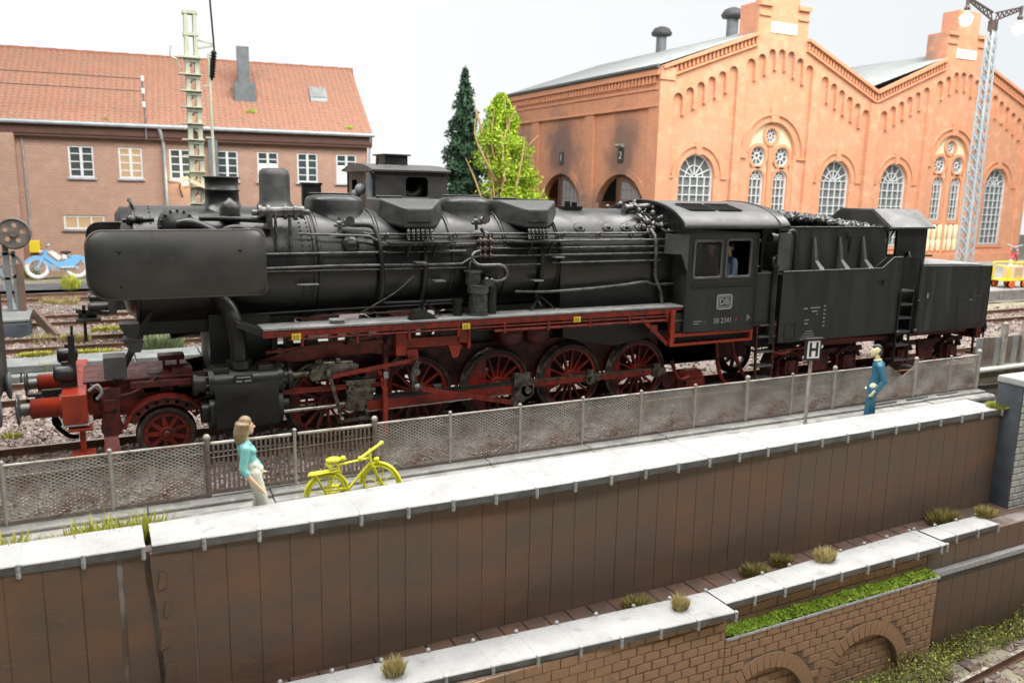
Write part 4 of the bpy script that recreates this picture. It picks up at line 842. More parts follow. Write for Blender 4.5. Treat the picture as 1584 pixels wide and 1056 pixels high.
# chimney, domes, sand boxes
cm_ = obj('chimney', MB().lathe([(.42, 3.95), (.33, 4.02), (.275, 4.1), (.265, 4.28), (.285, 4.285), (.285, 4.315), (.265, 4.32), (.27, 4.49), (.29, 4.495), (.29, 4.525), (.235, 4.525), (.22, 4.0)], (3.16, 0, 0), n=32), BLK2, LO)
hull_pts = lambda pts: pts
def hull(name, pts, mat, parent, bevel=.03, seg=3):
    bm = bmesh.new(); [bm.verts.new(p) for p in pts]; bmesh.ops.convex_hull(bm, input=bm.verts); bmesh.ops.dissolve_limit(bm, angle_limit=R(3), verts=bm.verts, edges=bm.edges)
    me = bpy.data.meshes.new(name); bm.to_mesh(me); bm.free(); me.materials.append(mat); return obj(name, me, None, parent, bevel, seg=seg)
for x in (5.05, 7.59):
    d = obj('dome', MB().lathe([(0, 4.235), (.4, 4.232), (.47, 4.21), (.5, 4.15), (.515, 4.0), (.56, 3.86), (.66, 3.72), (.85, 3.56)], (x, 0, 0), n=40), BLK2, LO)
    obj('dome_lid', MB().lathe([(0, 4.255), (.36, 4.252), (.38, 4.235), (.38, 4.2)], (x, 0, 0), n=32).cyl((x-.42, .05, 4.27), (x+.3, -.1, 4.27), .018, n=6), BLK2, d)
SBX = M('sandbox_grey_black', (.034, .035, .035), .5, c2=(.052, .053, .053), scale=2, bump=.05, bscale=50)
for a, b, c, d_ in ((5.78, 6.92, 6.07, 6.56), (8.14, 9.36, 8.46, 8.9)):
    s = hull('sand_box', [(a, -.42, 4.21), (b, -.42, 4.21), (a, .42, 4.21), (b, .42, 4.21), (c, -.94, 4.06), (d_, -.94, 4.06), (c, -.97, 3.7), (d_, -.97, 3.7), (a-.06, -.42, 3.8), (b+.06, -.42, 3.8), (a-.06, .42, 3.8), (b+.06, .42, 3.8), (c, .95, 4.05), (d_, .95, 4.05), (c, .97, 3.7), (d_, .97, 3.7)], SBX, LO, .045)
    obj('lid_rail', MB().cyl((a+.02, -.1, 4.235), (a+.5, -.15, 4.235), .022, n=6).box(a+.05, b-.05, -.3, .3, 4.2, 4.222), BLK2, s)
    vm = MB()
    for r_ in range(2):
        for k in range(6): x = c+.03+k*(d_-c-.06)/5; vm.cyl((x, -.98, 3.68-r_*.1), (x, -1.04, 3.6-r_*.1), .026, n=8).ball((x, -1.045, 3.66-r_*.1), .022, 6)
    for k in range(5): x = c+.05+k*.09; vm.cyl((x, -.97, 3.5), (x, -.99, 3.7), .02, n=6)
    vm.box(c+.03, d_-.03, -1.0, -.965, 3.83, 3.85); obj('sand_valves', vm, PIPE, s)
    st_ = obj('side_step', MB().box(c-.35, d_+.35, -1.22, -.93, 3.45, 3.475), BLK2, LO); [obj('bracket', MB().bar((q, -1.0, 3.2), (q, -1.18, 3.45), .03, .04), BLK, st_) for q in (c, d_)]
    xs = (c+d_)/2+.1; sp_ = [(xs, YB0(z)-.03, z) for z in (3.4, 3.2, 3.0, 2.8, 2.6, 2.4)]+[(xs, -1.0, 2.2)]
    obj('support_strap', MB().tube(sp_, .05, 6).bar((xs, -.95, 2.42), (xs-.26, -1.1, 2.17), .04, .03).bar((xs, -.95, 2.42), (xs+.26, -1.1, 2.17), .04, .03), BLK, LO)
# smokebox fittings
pc = obj('preheater_cover', MB().lathe([(0, -1.12), (.12, -1.12), (.14, -1.08), (.24, -1.05), (.27, -1.0), (.27, -.4)], (2.36, 0, 3.74), (0, 1, 0), 28), BLK, LO)
bm_ = MB()
for k in range(16): a = 2*math.pi*k/16; bm_.ball((2.36+.255*math.cos(a), -1.04, 3.74+.255*math.sin(a)), .025, 6)
obj('cover_bolts', bm_, BLK2, pc); obj('elbow', MB().tube(bez([(2.36, -1.1, 3.78), (2.55, -1.16, 3.8), (2.85, -1.14, 3.66), (3.0, -1.1, 3.5)], 5), .085, 10), BLK2, pc)
ac = obj('air_chamber', MB().lathe([(.17, 3.88), (.165, 3.9), (.155, 4.02), (.12, 4.11), (.05, 4.15), (.03, 4.18), (0, 4.18)], (3.19, -.6, 0), n=20), BLK2, LO)
obj('blower_pipe', MB().tube(bez([(2.7, -.74, 3.86), (3.0, -.74, 3.86), (3.5, -.78, 3.84), (3.8, -.78, 3.82)], 4), .045, 8), BLK, LO)
obj('blow_off', MB().tube(bez([(3.0, -.9, 3.5), (3.05, -1.0, 3.68), (3.25, -1.0, 3.72), (3.42, -.98, 3.66), (3.5, -.96, 3.5)], 5), .06, 8), BLK2, LO)
pu = MB().cyl((3.62, -.82, 3.96), (4.33, -.82, 3.98), .095, n=16)
for x, r in ((3.62, .12), (3.75, .13), (3.92, .09), (4.02, .12), (4.18, .13), (4.3, .11)): pu.cyl((x-.025, -.82, 3.965), (x+.025, -.82, 3.965), r, n=14)
pu.cyl((3.5, -.82, 3.96), (3.62, -.82, 3.96), .05, n=8).cyl((4.33, -.82, 3.97), (4.42, -.82, 3.97), .045, n=8).box(3.7, 3.8, -.95, -.7, 3.7, 3.95).cyl((3.85, -.95, 3.35), (3.85, -.9, 3.95), .025, n=8).cyl((4.08, -.98, 3.3), (4.08, -.9, 3.9), .03, n=8)
obj('feed_pump', pu, PIPE, LO)
obj('front_valve', MB().ball((1.72, -.62, 3.82), .09, 8).ball((1.84, -.62, 3.84), .07, 8).cyl((1.6, -.65, 3.82), (2.05, -.6, 3.84), .035, n=8), BLK2, LO)
obj('front_handrail', MB().tube(bez([(1.78, -.35, 3.98), (1.74, -.3, 4.1), (1.74, 0, 4.13), (1.74, .3, 4.1)], 5), .025, 6), BLK, LO)
# smoke deflectors
RIMM = M('worn_brown_edge', (.075, .05, .034), .5, c2=(.045, .04, .034), scale=5)
dp = arc(3.58-.1, 2.70+.1, .1, -90, 0, 4)+arc(3.58-.1, 3.71-.1, .1, 0, 90, 4)+arc(1.08+.22, 3.7-.22, .22, 90, 180, 6)+arc(1.08+.3, 2.70+.3, .3, 180, 270, 7)
for y in (-1.45, 1.45):
    rows = 26; mb = MB(); V_ = []; F_ = []; sgn = -1 if y < 0 else 1
    dfy = lambda z: y+sgn*(-.13*max(0, (z-3.2)/.51)**2-.06*max(0, (3.0-z)/.3)**2)       # plate curves inward along its top and bottom edge
    for i in range(rows+1):
        z = 2.70+1.01*(.5-.5*math.cos(math.pi*i/rows)); rl_ = .22 if z > 3.2 else .3; q = max(0, (rl_-(3.71-z)) if z > 3.2 else (rl_-(z-2.70))); xl = 1.08+rl_-math.sqrt(max(0, rl_*rl_-q*q)); q = max(0, (.1-(3.71-z)) if z > 3.2 else (.1-(z-2.70))); xr = 3.58-.1+math.sqrt(max(0, .01-q*q))
        for k in range(9):
            x = xl+(xr-xl)*k/8; V_ += [(x, dfy(z)-.011, z), (x, dfy(z)+.011, z)]
    ix = lambda i, k, s_: (i*9+k)*2+s_
    for i in range(rows):
        for k in range(8): F_ += [(ix(i, k, 0), ix(i, k+1, 0), ix(i+1, k+1, 0), ix(i+1, k, 0)), (ix(i, k, 1), ix(i+1, k, 1), ix(i+1, k+1, 1), ix(i, k+1, 1))]
        for k in (0, 8): F_.append((ix(i, k, 0), ix(i, k, 1), ix(i+1, k, 1), ix(i+1, k, 0)))
    de = obj('smoke_deflector', MB().add(V_, F_, True), DEF, LO)
    s = -1 if y < 0 else 1
    rim = [Vector((p[0], dfy(p[1]), p[1])) for p in dp]; rim.append(rim[0]); obj('rim', MB().tube(rim, .017, 6), RIMM, de)
    obj('stay', MB().bar((1.5, y, 3.4), (1.9, y*.62, 3.5), .05, .04).bar((3.2, y, 3.4), (3.2, y*.62, 3.5), .05, .04).bar((1.5, y, 2.9), (1.9, y*.6, 2.75), .05, .04).bar((3.2, y, 2.9), (3.2, y*.6, 2.9), .05, .04), BLK, de)
    rm = MB()
    for k in range(6): zz = 2.85+k*.15; rm.ball((1.95+.02*(k % 2), dfy(zz)+s*.01, zz), .011, 6); rm.ball((3.1, dfy(zz)+s*.01, zz), .01, 6)
    tag(obj('rivets', rm, DEF, de), kind='stuff')
# pipes and rails on the near side of the boiler
def pipe(pts, r=.02, mat=PIPE, name='side_pipe', smooth=True, par=None): return obj(name, MB().tube(bez(pts, 4) if smooth else pts, r, 8), mat, par or bo)
fy = -1.045
hr = pipe([(5.35, YB0(3.6)-.02, 3.62), (5.6, YB0(3.6)-.06, 3.6), (7.4, -.9, 3.6), (9.2, -.92, 3.6), (11.1, -.95, 3.6), (11.25, -.92, 3.64), (11.3, -.86, 3.72)], .022, name='handrail')
for x in (5.75, 7.05, 7.75, 8.6, 9.3, 10.1, 10.9): obj('stanchion', MB().cyl((x, -.78, 3.6), (x, -.93, 3.6), .02, n=6).ball((x, -.93, 3.6), .035, 8).cyl((x, -.93, 3.52), (x, -.93, 3.6), .02, n=6), PIPE, hr)
for z, x0, x1 in ((3.47, 7.72, 11.85), (3.335, 7.72, 11.88), (3.2, 7.74, 11.9), (3.03, 7.95, 8.75), (3.05, 9.1, 11.5)):
    pipe([(x0, YB0(z)-.03, z), (9.0, YB0(z)-.04, z), (9.5, fy, z), (x1, fy, z)] if x1 > 9.5 else [(x0, YB0(z)-.03, z), ((x0+x1)/2, YB0(z)-.03, z), (x1, YB0(z)-.03, z)], .019 if z != 3.03 else .014)
pipe([(4.2, YB0(3.34), 3.62), (5.4, YB0(3.34)-.02, 3.58), (5.55, YB0(3.4)-.03, 3.5), (5.75, YB0(3.36)-.03, 3.42), (7.5, YB0(3.42)-.03, 3.42)], .02, smooth=False)
pipe([(3.6, YB0(3.3)-.04, 3.3), (7.2, YB0(3.3)-.04, 3.3)], .02, smooth=False); pipe([(3.6, YB0(3.07)-.04, 3.07), (4.9, YB0(3.07)-.05, 3.09), (7.1, YB0(3.07)-.05, 3.07), (7.3, YB0(3.15)-.05, 3.18), (7.5, YB0(3.18)-.05, 3.2)], .022, smooth=False)
pipe([(3.65, YB0(3.02)-.03, 3.02), (7.2, YB0(3.02)-.03, 3.0)], .012, smooth=False)
pipe([(4.95, YB0(3.75)-.04, 3.78), (5.2, YB0(3.75)-.06, 3.76), (5.5, YB0(3.7)-.05, 3.74), (5.58, YB0(3.5)-.04, 3.55), (5.6, YB0(3.2)-.05, 3.2), (5.62, YB0(2.8)-.05, 2.7), (5.64, YB0(2.5)-.04, 2.42), (5.85, YB0(2.45)-.02, 2.38), (7.2, YB0(2.5)-.02, 2.38)], .045, BLK)
pipe([(8.3, YB0(2.5)-.03, 2.5), (8.9, -1.05, 2.5), (9.9, -1.07, 2.53), (10.7, -1.07, 2.58), (11.15, -1.07, 2.62), (11.4, -1.07, 2.56), (12.0, -1.07, 2.56)], .03); pipe([(3.5, YB0(2.3)-.2, 2.3), (5, YB0(2.3)-.2, 2.32), (7.2, -.9, 2.34)], .02, BLK)
pipe([(11.3, -.75, 3.75), (11.36, -.95, 3.62), (11.38, -1.06, 3.4), (11.4, -1.07, 2.75), (11.46, -1.07, 2.58), (11.56, -1.07, 2.4), (11.6, -1.08, 2.14)], .04)
pipe([(5.25, -.9, 2.25), (5.5, -.98, 2.4), (5.85, -1.02, 2.6), (6.2, YB0(2.9)-.04, 2.88)], .012)
for x, z in ((6.28, 3.12), (6.66, 2.78), (8.68, 2.72), (9.1, 3.16)): obj('foot_step', MB().box(x-.1, x+.1, YB0(z)-.17, YB0(z)+.05, z-.012, z+.012), BOARD, bo)
obj('foot_step', MB().box(4.15, 4.5, YB0(2.8)-.12, YB0(2.8)+.05, 2.78, 2.8), BOARD, bo)
obj('injector_check', MB().lathe([(0, .14), (.05, .13), (.13, .1), (.16, .02), (.17, -.1)], (5.1, YB0(3.42)+.06, 3.42), (0, -1, .32), 20), BLK2, bo)
for x, z in ((9.72, 3.69), (10.38, 3.69), (10.82, 3.69), (11.2, 3.69)):
    a = math.acos(.63); o = Vector((x, -1.0*math.cos(a)*1.0, 3.06+.63)); obj('washout_plug', MB().lathe([(.13, -.02), (.12, .015), (.08, .03), (.035, .033), (.03, .06), (0, .06)], (x, -.777, 3.69), (0, -.777, .63), 18), BLK2, fb)
for (x, z) in ((4.98, 3.78), (7.52, 3.82)): 
    obj('valve_cluster', MB().ball((x-.06, -.82, z), .06, 8).ball((x+.07, -.83, z+.03), .065, 8).cyl((x+.1, -.95, z+.05), (x+.1, -.93, z+.05), .08, n=14).cyl((x-.05, -.85, z-.15), (x-.05, -.8, z+.1), .03, n=8).box(x-.12, x+.05, -.88, -.8, z-.06, z-.02).cyl((x-.15, -.84, z-.02), (x+.15, -.84, z-.02), .028, n=8), PIPE, bo)
pipe([(7.55, -.87, 3.7), (7.6, -.9, 3.6), (7.62, -.95, 3.5)], .035, BLK)
mv = MB()
for z in (3.47, 3.335, 3.2): mv.cyl((7.42, -.99, z), (7.74, -.99, z), .035, n=10).cyl((7.46, -.99, z), (7.49, -.99, z), .07, n=10).cyl((7.66, -.99, z), (7.69, -.99, z), .07, n=10).ball((7.57, -1.0, z), .065, 8)
mv.cyl((7.58, -.99, 3.15), (7.58, -.97, 3.55), .045, n=10); obj('valve_manifold', mv, M('rusty_fitting', (.07, .05, .04), .5, .5, c2=(.13, .1, .08), scale=14), bo)
# cab-end fittings: turret of valves on the firebox
tv = MB(); random.seed(5)
for k in range(38):
    x = random.uniform(11.2, 11.8); a = random.uniform(45, 125); a = 150-abs(random.gauss(0, 38)); r = 1.05+random.uniform(0, .1)
    p = (x, r*math.cos(R(a)), 3.06+r*math.sin(R(a))); tv.ball(p, random.uniform(.03, .075), 7)
    if k % 2: tv.cyl(p, (x+random.uniform(-.15, .15), p[1]*1.04, p[2]+random.uniform(-.14, .12)), .022, n=6)
tv.cyl((11.1, -.35, 4.08), (11.75, -.3, 4.12), .07, n=10).cyl((11.05, -.35, 4.06), (11.12, -.35, 4.06), .1, n=12)
obj('valve_turret', tv, PIPE, fb); obj('turret_pipe', MB().tube(bez([(11.25, -.55, 3.98), (11.3, -.75, 3.82), (11.42, -.8, 3.76), (11.8, -.85, 3.76)], 5), .045, 8).tube(bez([(11.4, -.5, 3.98), (11.45, -.72, 3.8), (11.55, -.76, 3.78)], 5), .04, 8).tube(bez([(11.6, -.9, 3.7), (11.66, -.97, 3.64), (11.85, -1.0, 3.62)], 4), .03, 8), PIPE, fb)
obj('safety_valve', MB().cyl((9.8, -.15, 4.05), (9.8, -.15, 4.2), .06, n=10).cyl((9.98, -.12, 4.05), (9.98, -.12, 4.18), .06, n=10).box(9.65, 10.1, -.25, -.05, 4.04, 4.1), BLK2, fb)

# ---- running board
rb = obj('running_board', MB().box(3.5, 12.0, -1.46, -.9, 2.115, 2.15).box(3.5, 12.0, .9, 1.46, 2.115, 2.15), BOARD, LO, .004)
obj('valance', MB().box(3.5, 12.0, -1.44, -1.40, 2.0, 2.112).box(3.5, 12.0, 1.40, 1.44, 2.0, 2.112), RED, rb)
obj('board_end', MB().prism([(3.1, 2.28), (3.5, 2.14), (3.5, 2.02), (3.1, 2.2)], -1.44, -.95), BLK, rb)
vp = MB().cyl((3.9, -1.42, 1.95), (11.8, -1.42, 1.95), .017, n=8).cyl((7.6, -1.4, 1.87), (11.5, -1.4, 1.86), .032, n=8).cyl((7.3, -1.36, 1.9), (11.6, -1.36, 1.91), .016, n=8)
for k in range(9): vp.box(4.1+k*.92, 4.14+k*.92, -1.44, -1.38, 1.82, 2.0)
obj('lower_pipes', vp, RED, rb)
for x in (4.02, 7.02, 9.33): 
    y_ = obj('yellow_tag', MB().box(x-.075, x+.075, -1.462, -1.445, 1.945, 2.05), YEL, rb, .004); obj('tag_marks', MB().box(x-.05, x-.02, -1.466, -1.462, 1.96, 2.03).box(x, x+.03, -1.466, -1.462, 1.96, 2.03), M('tag_ink', (.3, .22, .03), .6) if x < 5 else bpy.data.materials['tag_ink'], y_)
obj('board_bracket', MB().prism([(5.98, 2.15), (6.5, 2.15), (6.38, 2.25), (6.2, 2.33), (6.08, 2.32)], -1.40, -1.25), BLK2, rb, .02)
obj('oil_pot', MB().cyl((4.75, -1.25, 2.15), (4.75, -1.25, 2.2), .12, n=14).cyl((4.75, -1.25, 2.2), (4.75, -1.25, 2.22), .14, n=14), BOARD, rb)
obj('lubricator', MB().cyl((6.98, -1.15, 2.15), (6.98, -1.15, 2.42), .085, n=14).cyl((6.98, -1.15, 2.4), (6.98, -1.15, 2.45), .1, n=14), BLK2, rb)
# air pump
ap = MB().cyl((7.36, -1.2, 2.15), (7.36, -1.2, 2.62), .17, n=20).cyl((7.36, -1.2, 2.15), (7.36, -1.2, 2.19), .2, n=20).cyl((7.36, -1.2, 2.56), (7.36, -1.2, 2.7), .2, n=20).cyl((7.3, -1.1, 2.7), (7.3, -1.1, 2.92), .14, n=16).cyl((7.3, -1.1, 2.92), (7.3, -1.1, 2.95), .17, n=16)
for k in range(5): ap.cyl((7.36, -1.2, 2.24+k*.065), (7.36, -1.2, 2.255+k*.065), .182, n=20)
ap.box(7.42, 7.62, -1.35, -1.2, 2.68, 2.78).ball((7.48, -1.3, 2.8), .05, 8).ball((7.58, -1.3, 2.78), .05, 8)
po_ = obj('air_pump', ap, M('pump_grey', (.055, .056, .055), .4, .4, c2=(.11, .11, .108), scale=8), LO); obj('pump_cylinder', MB().cyl((7.66, -1.1, 2.15), (7.66, -1.1, 2.86), .11, n=16).cyl((7.66, -1.1, 2.84), (7.66, -1.1, 2.88), .14, n=16), BLK2, po_)
obj('pump_handle', MB().tube(bez([(7.22, -1.1, 2.95), (7.24, -1.1, 3.08), (7.3, -1.1, 3.13), (7.38, -1.1, 3.06), (7.4, -1.1, 2.95)], 4), .016, 6), PIPE, po_)
obj('loop_pipe', MB().tube(bez([(7.45, -1.05, 3.3), (7.3, -1.12, 3.26), (7.26, -1.16, 3.16), (7.36, -1.2, 3.06), (7.6, -1.2, 3.05), (7.82, -1.2, 3.04), (7.93, -1.2, 2.95), (7.92, -1.2, 2.82), (7.8, -1.22, 2.76), (7.58, -1.25, 2.77)], 6), .032, 10), PIPE, po_)
# ---- frame
fr = obj('main_frame', MB().sheet([(2.2, .72), (13.6, .72), (13.6, 1.5), (3.6, 1.5), (2.2, 1.3)], [[(x-.14, .73), (x+.14, .73), (x+.14, 1.05), (x-.14, 1.05)] for x in (4.65, 6.3, 7.95, 9.6, 11.25)], -.62, -.55).sheet([(2.2, .72), (13.6, .72), (13.6, 1.5), (3.6, 1.5), (2.2, 1.3)], [], .55, .62), REDD, LO)
for x in (4.0, 5.4, 7.05, 8.7, 10.3): obj('cross_stay', MB().box(x, x+.16, -.55, .55, .8, 1.45), REDD, fr)
obj('ash_pan', MB().prism([(9.35, 2.1), (11.6, 2.1), (11.6, 1.45), (10.6, 1.3), (9.35, 1.55)], -.9, .9), BLK2, LO); obj('boiler_bottom', MB().box(7.4, 9.4, -.5, .5, 1.5, 2.2), BLK, fr)
for x in (8.2, 8.78): obj('air_tank', MB().lathe([(0, -1.06), (.15, -1.04), (.25, -.97), (.27, -.9), (.27, .9)], (x, 0, 1.7), (0, 1, 0), 24), REDD, LO)
obj('frame_bracket', MB().prism([(3.5, 1.56), (4.2, 1.5), (5.75, 1.58), (5.75, 1.78), (4.3, 1.76)], -1.05, -1.0), RED, LO)
gb_ = obj('gear_bracket', MB().box(5.95, 7.0, -1.2, -1.12, 1.62, 1.8).box(5.78, 5.98, -1.24, -1.05, 1.5, 1.95).box(6.98, 7.2, -1.24, -1.05, 1.66, 1.93).box(7.14, 7.2, -1.26, -1.0, 1.55, 2.0).prism([(6.78, 1.62), (7.05, 1.62), (6.98, 1.4), (6.88, 1.38)], -1.2, -1.1), REDB, LO, .012)
obj('hanger', MB().prism([(5.95, 1.6), (6.18, 1.6), (6.2, 1.35), (6.05, 1.3)], -1.26, -1.16).cyl((6.12, -1.3, 1.42), (6.12, -1.2, 1.42), .06, n=10), RED, gb_)
obj('frame_strap', MB().bar((3.6, -1.02, 1.68), (5.8, -1.02, 1.86), .03, .05).bar((5.1, -1.02, 1.62), (5.9, -1.06, 1.5), .03, .05), RED, LO)
for x, z in ((4.2, 1.92), (4.9, 1.9), (5.6, 1.9), (6.4, 1.92)): obj('board_support', MB().bar((x, -1.4, 2.0), (x+.05, -.95, z-.2), .05, .07), BLK, rb)
# ---- cylinder
cp = [(-.72, .55), (-1.38, .55), (-1.42, .62), (-1.42, 1.26)]+[(-1.18+.25*math.cos(R(a)), 1.27+.25*math.sin(R(a))) for a in range(175, 30, -15)]+[(-.72, 1.45)]
cy = obj('cylinder', MB().prism(cp, 2.74, 3.72, 'x', True), BLK2, LO); me = cy.data
for fr_ in (0, 1):
    cf = MB(); x0, x1, r = ((2.66, 2.74, .25), (3.72, 3.8, .25))[fr_]
    cf.cyl((x0, -1.18, 1.29), (x1, -1.18, 1.29), r, n=20).cyl((x0, -1.1, .82), (x1, -1.1, .82), .31, n=24)
    if not fr_: cf.cyl((2.5, -1.18, 1.29), (2.66, -1.18, 1.29), .16, n=16).cyl((2.44, -1.18, 1.29), (2.5, -1.18, 1.29), .2, n=16).cyl((2.55, -1.1, .82), (2.7, -1.1, .82), .2, n=16)
    else: cf.cyl((3.8, -1.18, 1.29), (3.98, -1.18, 1.29), .16, n=16).cyl((3.9, -1.18, 1.29), (3.95, -1.18, 1.29), .2, n=16).cyl((3.75, -1.1, .82), (3.92, -1.1, .82), .12, n=12)
    for k in range(10): a = 2*math.pi*k/10; xb = (2.62, 3.8)[fr_]; cf.cyl((xb, -1.18+.21*math.cos(a), 1.29+.21*math.sin(a)), (xb+.04, -1.18+.21*math.cos(a), 1.29+.21*math.sin(a)), .025, n=6)
    obj('cylinder_cover', cf, BLK2, cy)
[obj('cylinder_rib', MB().box(x, x+.24, -1.36, -1.0, 1.46, 1.55), BLK, cy, .015) for x in (2.74, 3.42)]
npl = obj('maker_plate', MB().box(3.03, 3.32, -1.45, -1.42, 1.3, 1.43), BLK, cy, .004); obj('plate_marks', MB().box(3.07, 3.28, -1.453, -1.45, 1.385, 1.405).box(3.06, 3.15, -1.453, -1.45, 1.325, 1.345).box(3.19, 3.29, -1.453, -1.45, 1.325, 1.345), GREYL, npl)
obj('steam_pipe', MB().tube(bez([(2.85, -.8, 2.7), (3.02, -1.0, 2.5), (3.12, -1.1, 2.25), (3.16, -1.14, 1.9), (3.16, -1.15, 1.6)], 6), .13, 16).cyl((3.16, -1.15, 1.5), (3.16, -1.15, 1.62), .2, n=16), BLK2, LO)
obj('drain_pipes', MB().tube([(2.8, -1.2, .55), (2.75, -1.2, .3), (2.4, -1.2, .25)], .03, 6).tube([(3.6, -1.2, .55), (3.62, -1.2, .35), (4.0, -1.2, .33)], .03, 6).box(2.9, 3.5, -1.25, -.95, .4, .55), BLK, cy)
# ---- motion
obj('guide_bar', MB().box(3.75, 5.55, -1.2, -1.1, .98, 1.05).box(3.75, 4.9, -1.22, -1.08, 1.05, 1.07), RED, LO, .006)
obj('piston_rod', MB().cyl((3.75, -1.15, .69), (4.95, -1.15, .70), .035, n=10), BRIGHT, LO)
obj('crosshead', MB().prism([(4.85, .62), (5.25, .56), (5.38, .66), (5.38, .82), (5.3, 1.12), (4.95, 1.12), (4.9, .86)], -1.24, -1.06).box(4.88, 5.4, -1.26, -1.04, .9, .98).box(4.88, 5.4, -1.26, -1.04, 1.06, 1.14).cyl((5.15, -1.3, .7), (5.15, -1.0, .7), .09, n=14).cyl((4.75, -1.15, .7), (4.92, -1.15, .7), .07, n=12).bar((4.7, -1.28, .45), (5.3, -1.28, .45), .04, .05).bar((5.25, -1.28, .45), (5.2, -1.28, .7), .04, .05), STEEL, LO, .008)
mr = obj('main_rod', MB().prism([(5.2, .58), (5.2, .76), (8.1, .78), (8.1, .62)], -1.26, -1.18), RED, LO, .01); obj('rod_flute', MB().prism([(5.35, .765), (5.35, .81), (8.15, .83), (8.15, .785)], -1.262, -1.178), BLK, mr); obj('rod_edge', MB().prism([(5.2, .557), (5.2, .579), (8.1, .619), (8.1, .6)], -1.262, -1.178), BRIGHT, mr)
obj('big_end', MB().prism([(8.05, .52), (8.42, .5), (8.52, .6), (8.52, .84), (8.4, .94), (8.1, .92)], -1.3, -1.14).box(8.1, 8.45, -1.27, -1.17, .9, 1.0).cyl((8.31, -1.42, .7), (8.31, -1.1, .7), .13, n=16).cyl((8.31, -1.46, .7), (8.31, -1.42, .7), .07, n=12), STEEL, LO, .012)
obj('return_crank', MB().prism([(8.2, .78), (8.42, .78), (8.42, .62), (8.12, .4), (8.0, .44), (8.0, .55)], -1.42, -1.36).cyl((8.06, -1.48, .48), (8.06, -1.34, .48), .09, n=14), STEEL, LO, .01)
obj('eccentric_rod', MB().prism([(6.1, .90), (6.1, .99), (8.0, .53), (8.0, .45)], -1.46, -1.42), RED, LO)
obj('expansion_link', MB().tube(bez([(6.13, -1.4, 1.42), (6.04, -1.4, 1.22), (6.05, -1.4, 1.05), (6.12, -1.42, .95)], 5), .055, 8).box(6.0, 6.2, -1.44, -1.34, .9, 1.02).ball((6.1, -1.42, .95), .09, 10).cyl((6.08, -1.46, 1.24), (6.08, -1.3, 1.24), .07, n=12), STEEL, LO)
obj('radius_rod', MB().bar((4.55, -1.3, 1.24), (6.1, -1.34, 1.44), .04, .07), RED, LO)
obj('combination_lever', MB().bar((4.55, -1.32, 1.4), (4.78, -1.32, .5), .04, .06).bar((4.75, -1.34, .46), (5.2, -1.34, .5), .04, .05).ball((4.57, -1.32, 1.3), .07, 8).ball((4.78, -1.32, .48), .06, 8), STEEL, LO)
obj('valve_crosshead', MB().cyl((3.95, -1.18, 1.3), (4.4, -1.18, 1.31), .05, n=10).prism([(4.3, 1.18), (5.1, 1.28), (5.1, 1.42), (4.8, 1.47), (4.45, 1.46), (4.3, 1.4)], -1.26, -1.1).cyl((4.5, -1.2, 1.46), (5.0, -1.2, 1.45), .05, n=10).ball((4.75, -1.22, 1.5), .07, 8).cyl((4.35, -1.3, 1.3), (4.35, -1.06, 1.3), .1, n=12), STEEL, LO, .01)
obj('guide_yoke', MB().box(5.48, 5.56, -1.44, -1.36, .15, 1.0).cyl((5.52, -1.4, 1.0), (5.52, -1.4, 1.16), .03, n=8).bar((5.5, -1.4, .98), (5.55, -1.0, 1.2), .06, .06), REDB, LO, .006); obj('white_cap', MB().box(5.5, 5.58, -1.43, -1.37, 1.16, 1.27), BOARD, LO, .01)
obj('yoke_plate', MB().box(5.6, 5.68, -1.1, -.65, .75, 1.7).box(5.3, 5.75, -1.0, -.7, 1.05, 1.25), REDD, LO)
cr = obj('coupling_rod', MB(), RED, LO)
for a, b in ((4.98, 6.63), (6.63, 8.28), (8.28, 9.93), (9.93, 11.58)):
    o = obj('rod_section', MB().box(a+.08, b-.08, -1.06, -.99, .645, .765), RED, cr, .01); obj('rod_flute', MB().box(a+.1, b-.1, -1.063, -.987, .766, .79), STEEL, o)
for x in (4.98, 6.63, 9.93, 11.58): obj('rod_eye', MB().cyl((x, -1.09, .705), (x, -.95, .705), .125, n=18).cyl((x, -1.14, .705), (x, -1.09, .705), .06, n=12).box(x-.08, x+.08, -1.075, -.98, .8, .88).box(x+.1, x+.24, -1.07, -.99, .64, .77), STEEL, cr, .01)
# ---- driving wheels
TFACE = M('tyre_face', (.03, .018, .013), .5, c2=(.07, .045, .03), scale=6)
tp = [(.55, -.07), (.69, -.07), (.70, -.05), (.703, .05), (.735, .06), (.735, .085), (.55, .085)]
def spoke_wheel(r, n, hub, rim0, sw, cw=0, crank=0, boss=.1):
    mb = MB().lathe([(rim0, -.05), (rim0+.075, -.055), (rim0+.075, .05), (rim0, .05), (rim0, -.05)], (0, 0, 0), (0, 1, 0), 48)
    for k in range(n):
        a = 2*math.pi*(k+.5)/n; u = Vector((math.cos(a), 0, math.sin(a)))
        mb.add([p for t, w, d in ((hub*.8, sw*1.35, .05), (rim0+.02, sw, .035)) for p in (u*t+Vector((-math.sin(a)*w, -d, math.cos(a)*w)), u*t+Vector((math.sin(a)*w, -d, -math.cos(a)*w)), u*t+Vector((math.sin(a)*w, d, -math.cos(a)*w)), u*t+Vector((-math.sin(a)*w, d, math.cos(a)*w)))], [(0, 1, 5, 4), (1, 2, 6, 5), (2, 3, 7, 6), (3, 0, 4, 7)])
    mb.cyl((0, -.085, 0), (0, .07, 0), hub, n=28).lathe([(hub, -.085), (hub*.75, -.1), (hub*.72, -.085), (hub*.5, -.1), (hub*.3, -.12), (0, -.12)], (0, 0, 0), (0, 1, 0), 24)
    if crank: mb.prism([(0, -.15), (crank, -boss), (crank+boss*.9, 0), (crank, boss), (0, .15)], -.09, .05)
    return mb
kids_done = {}
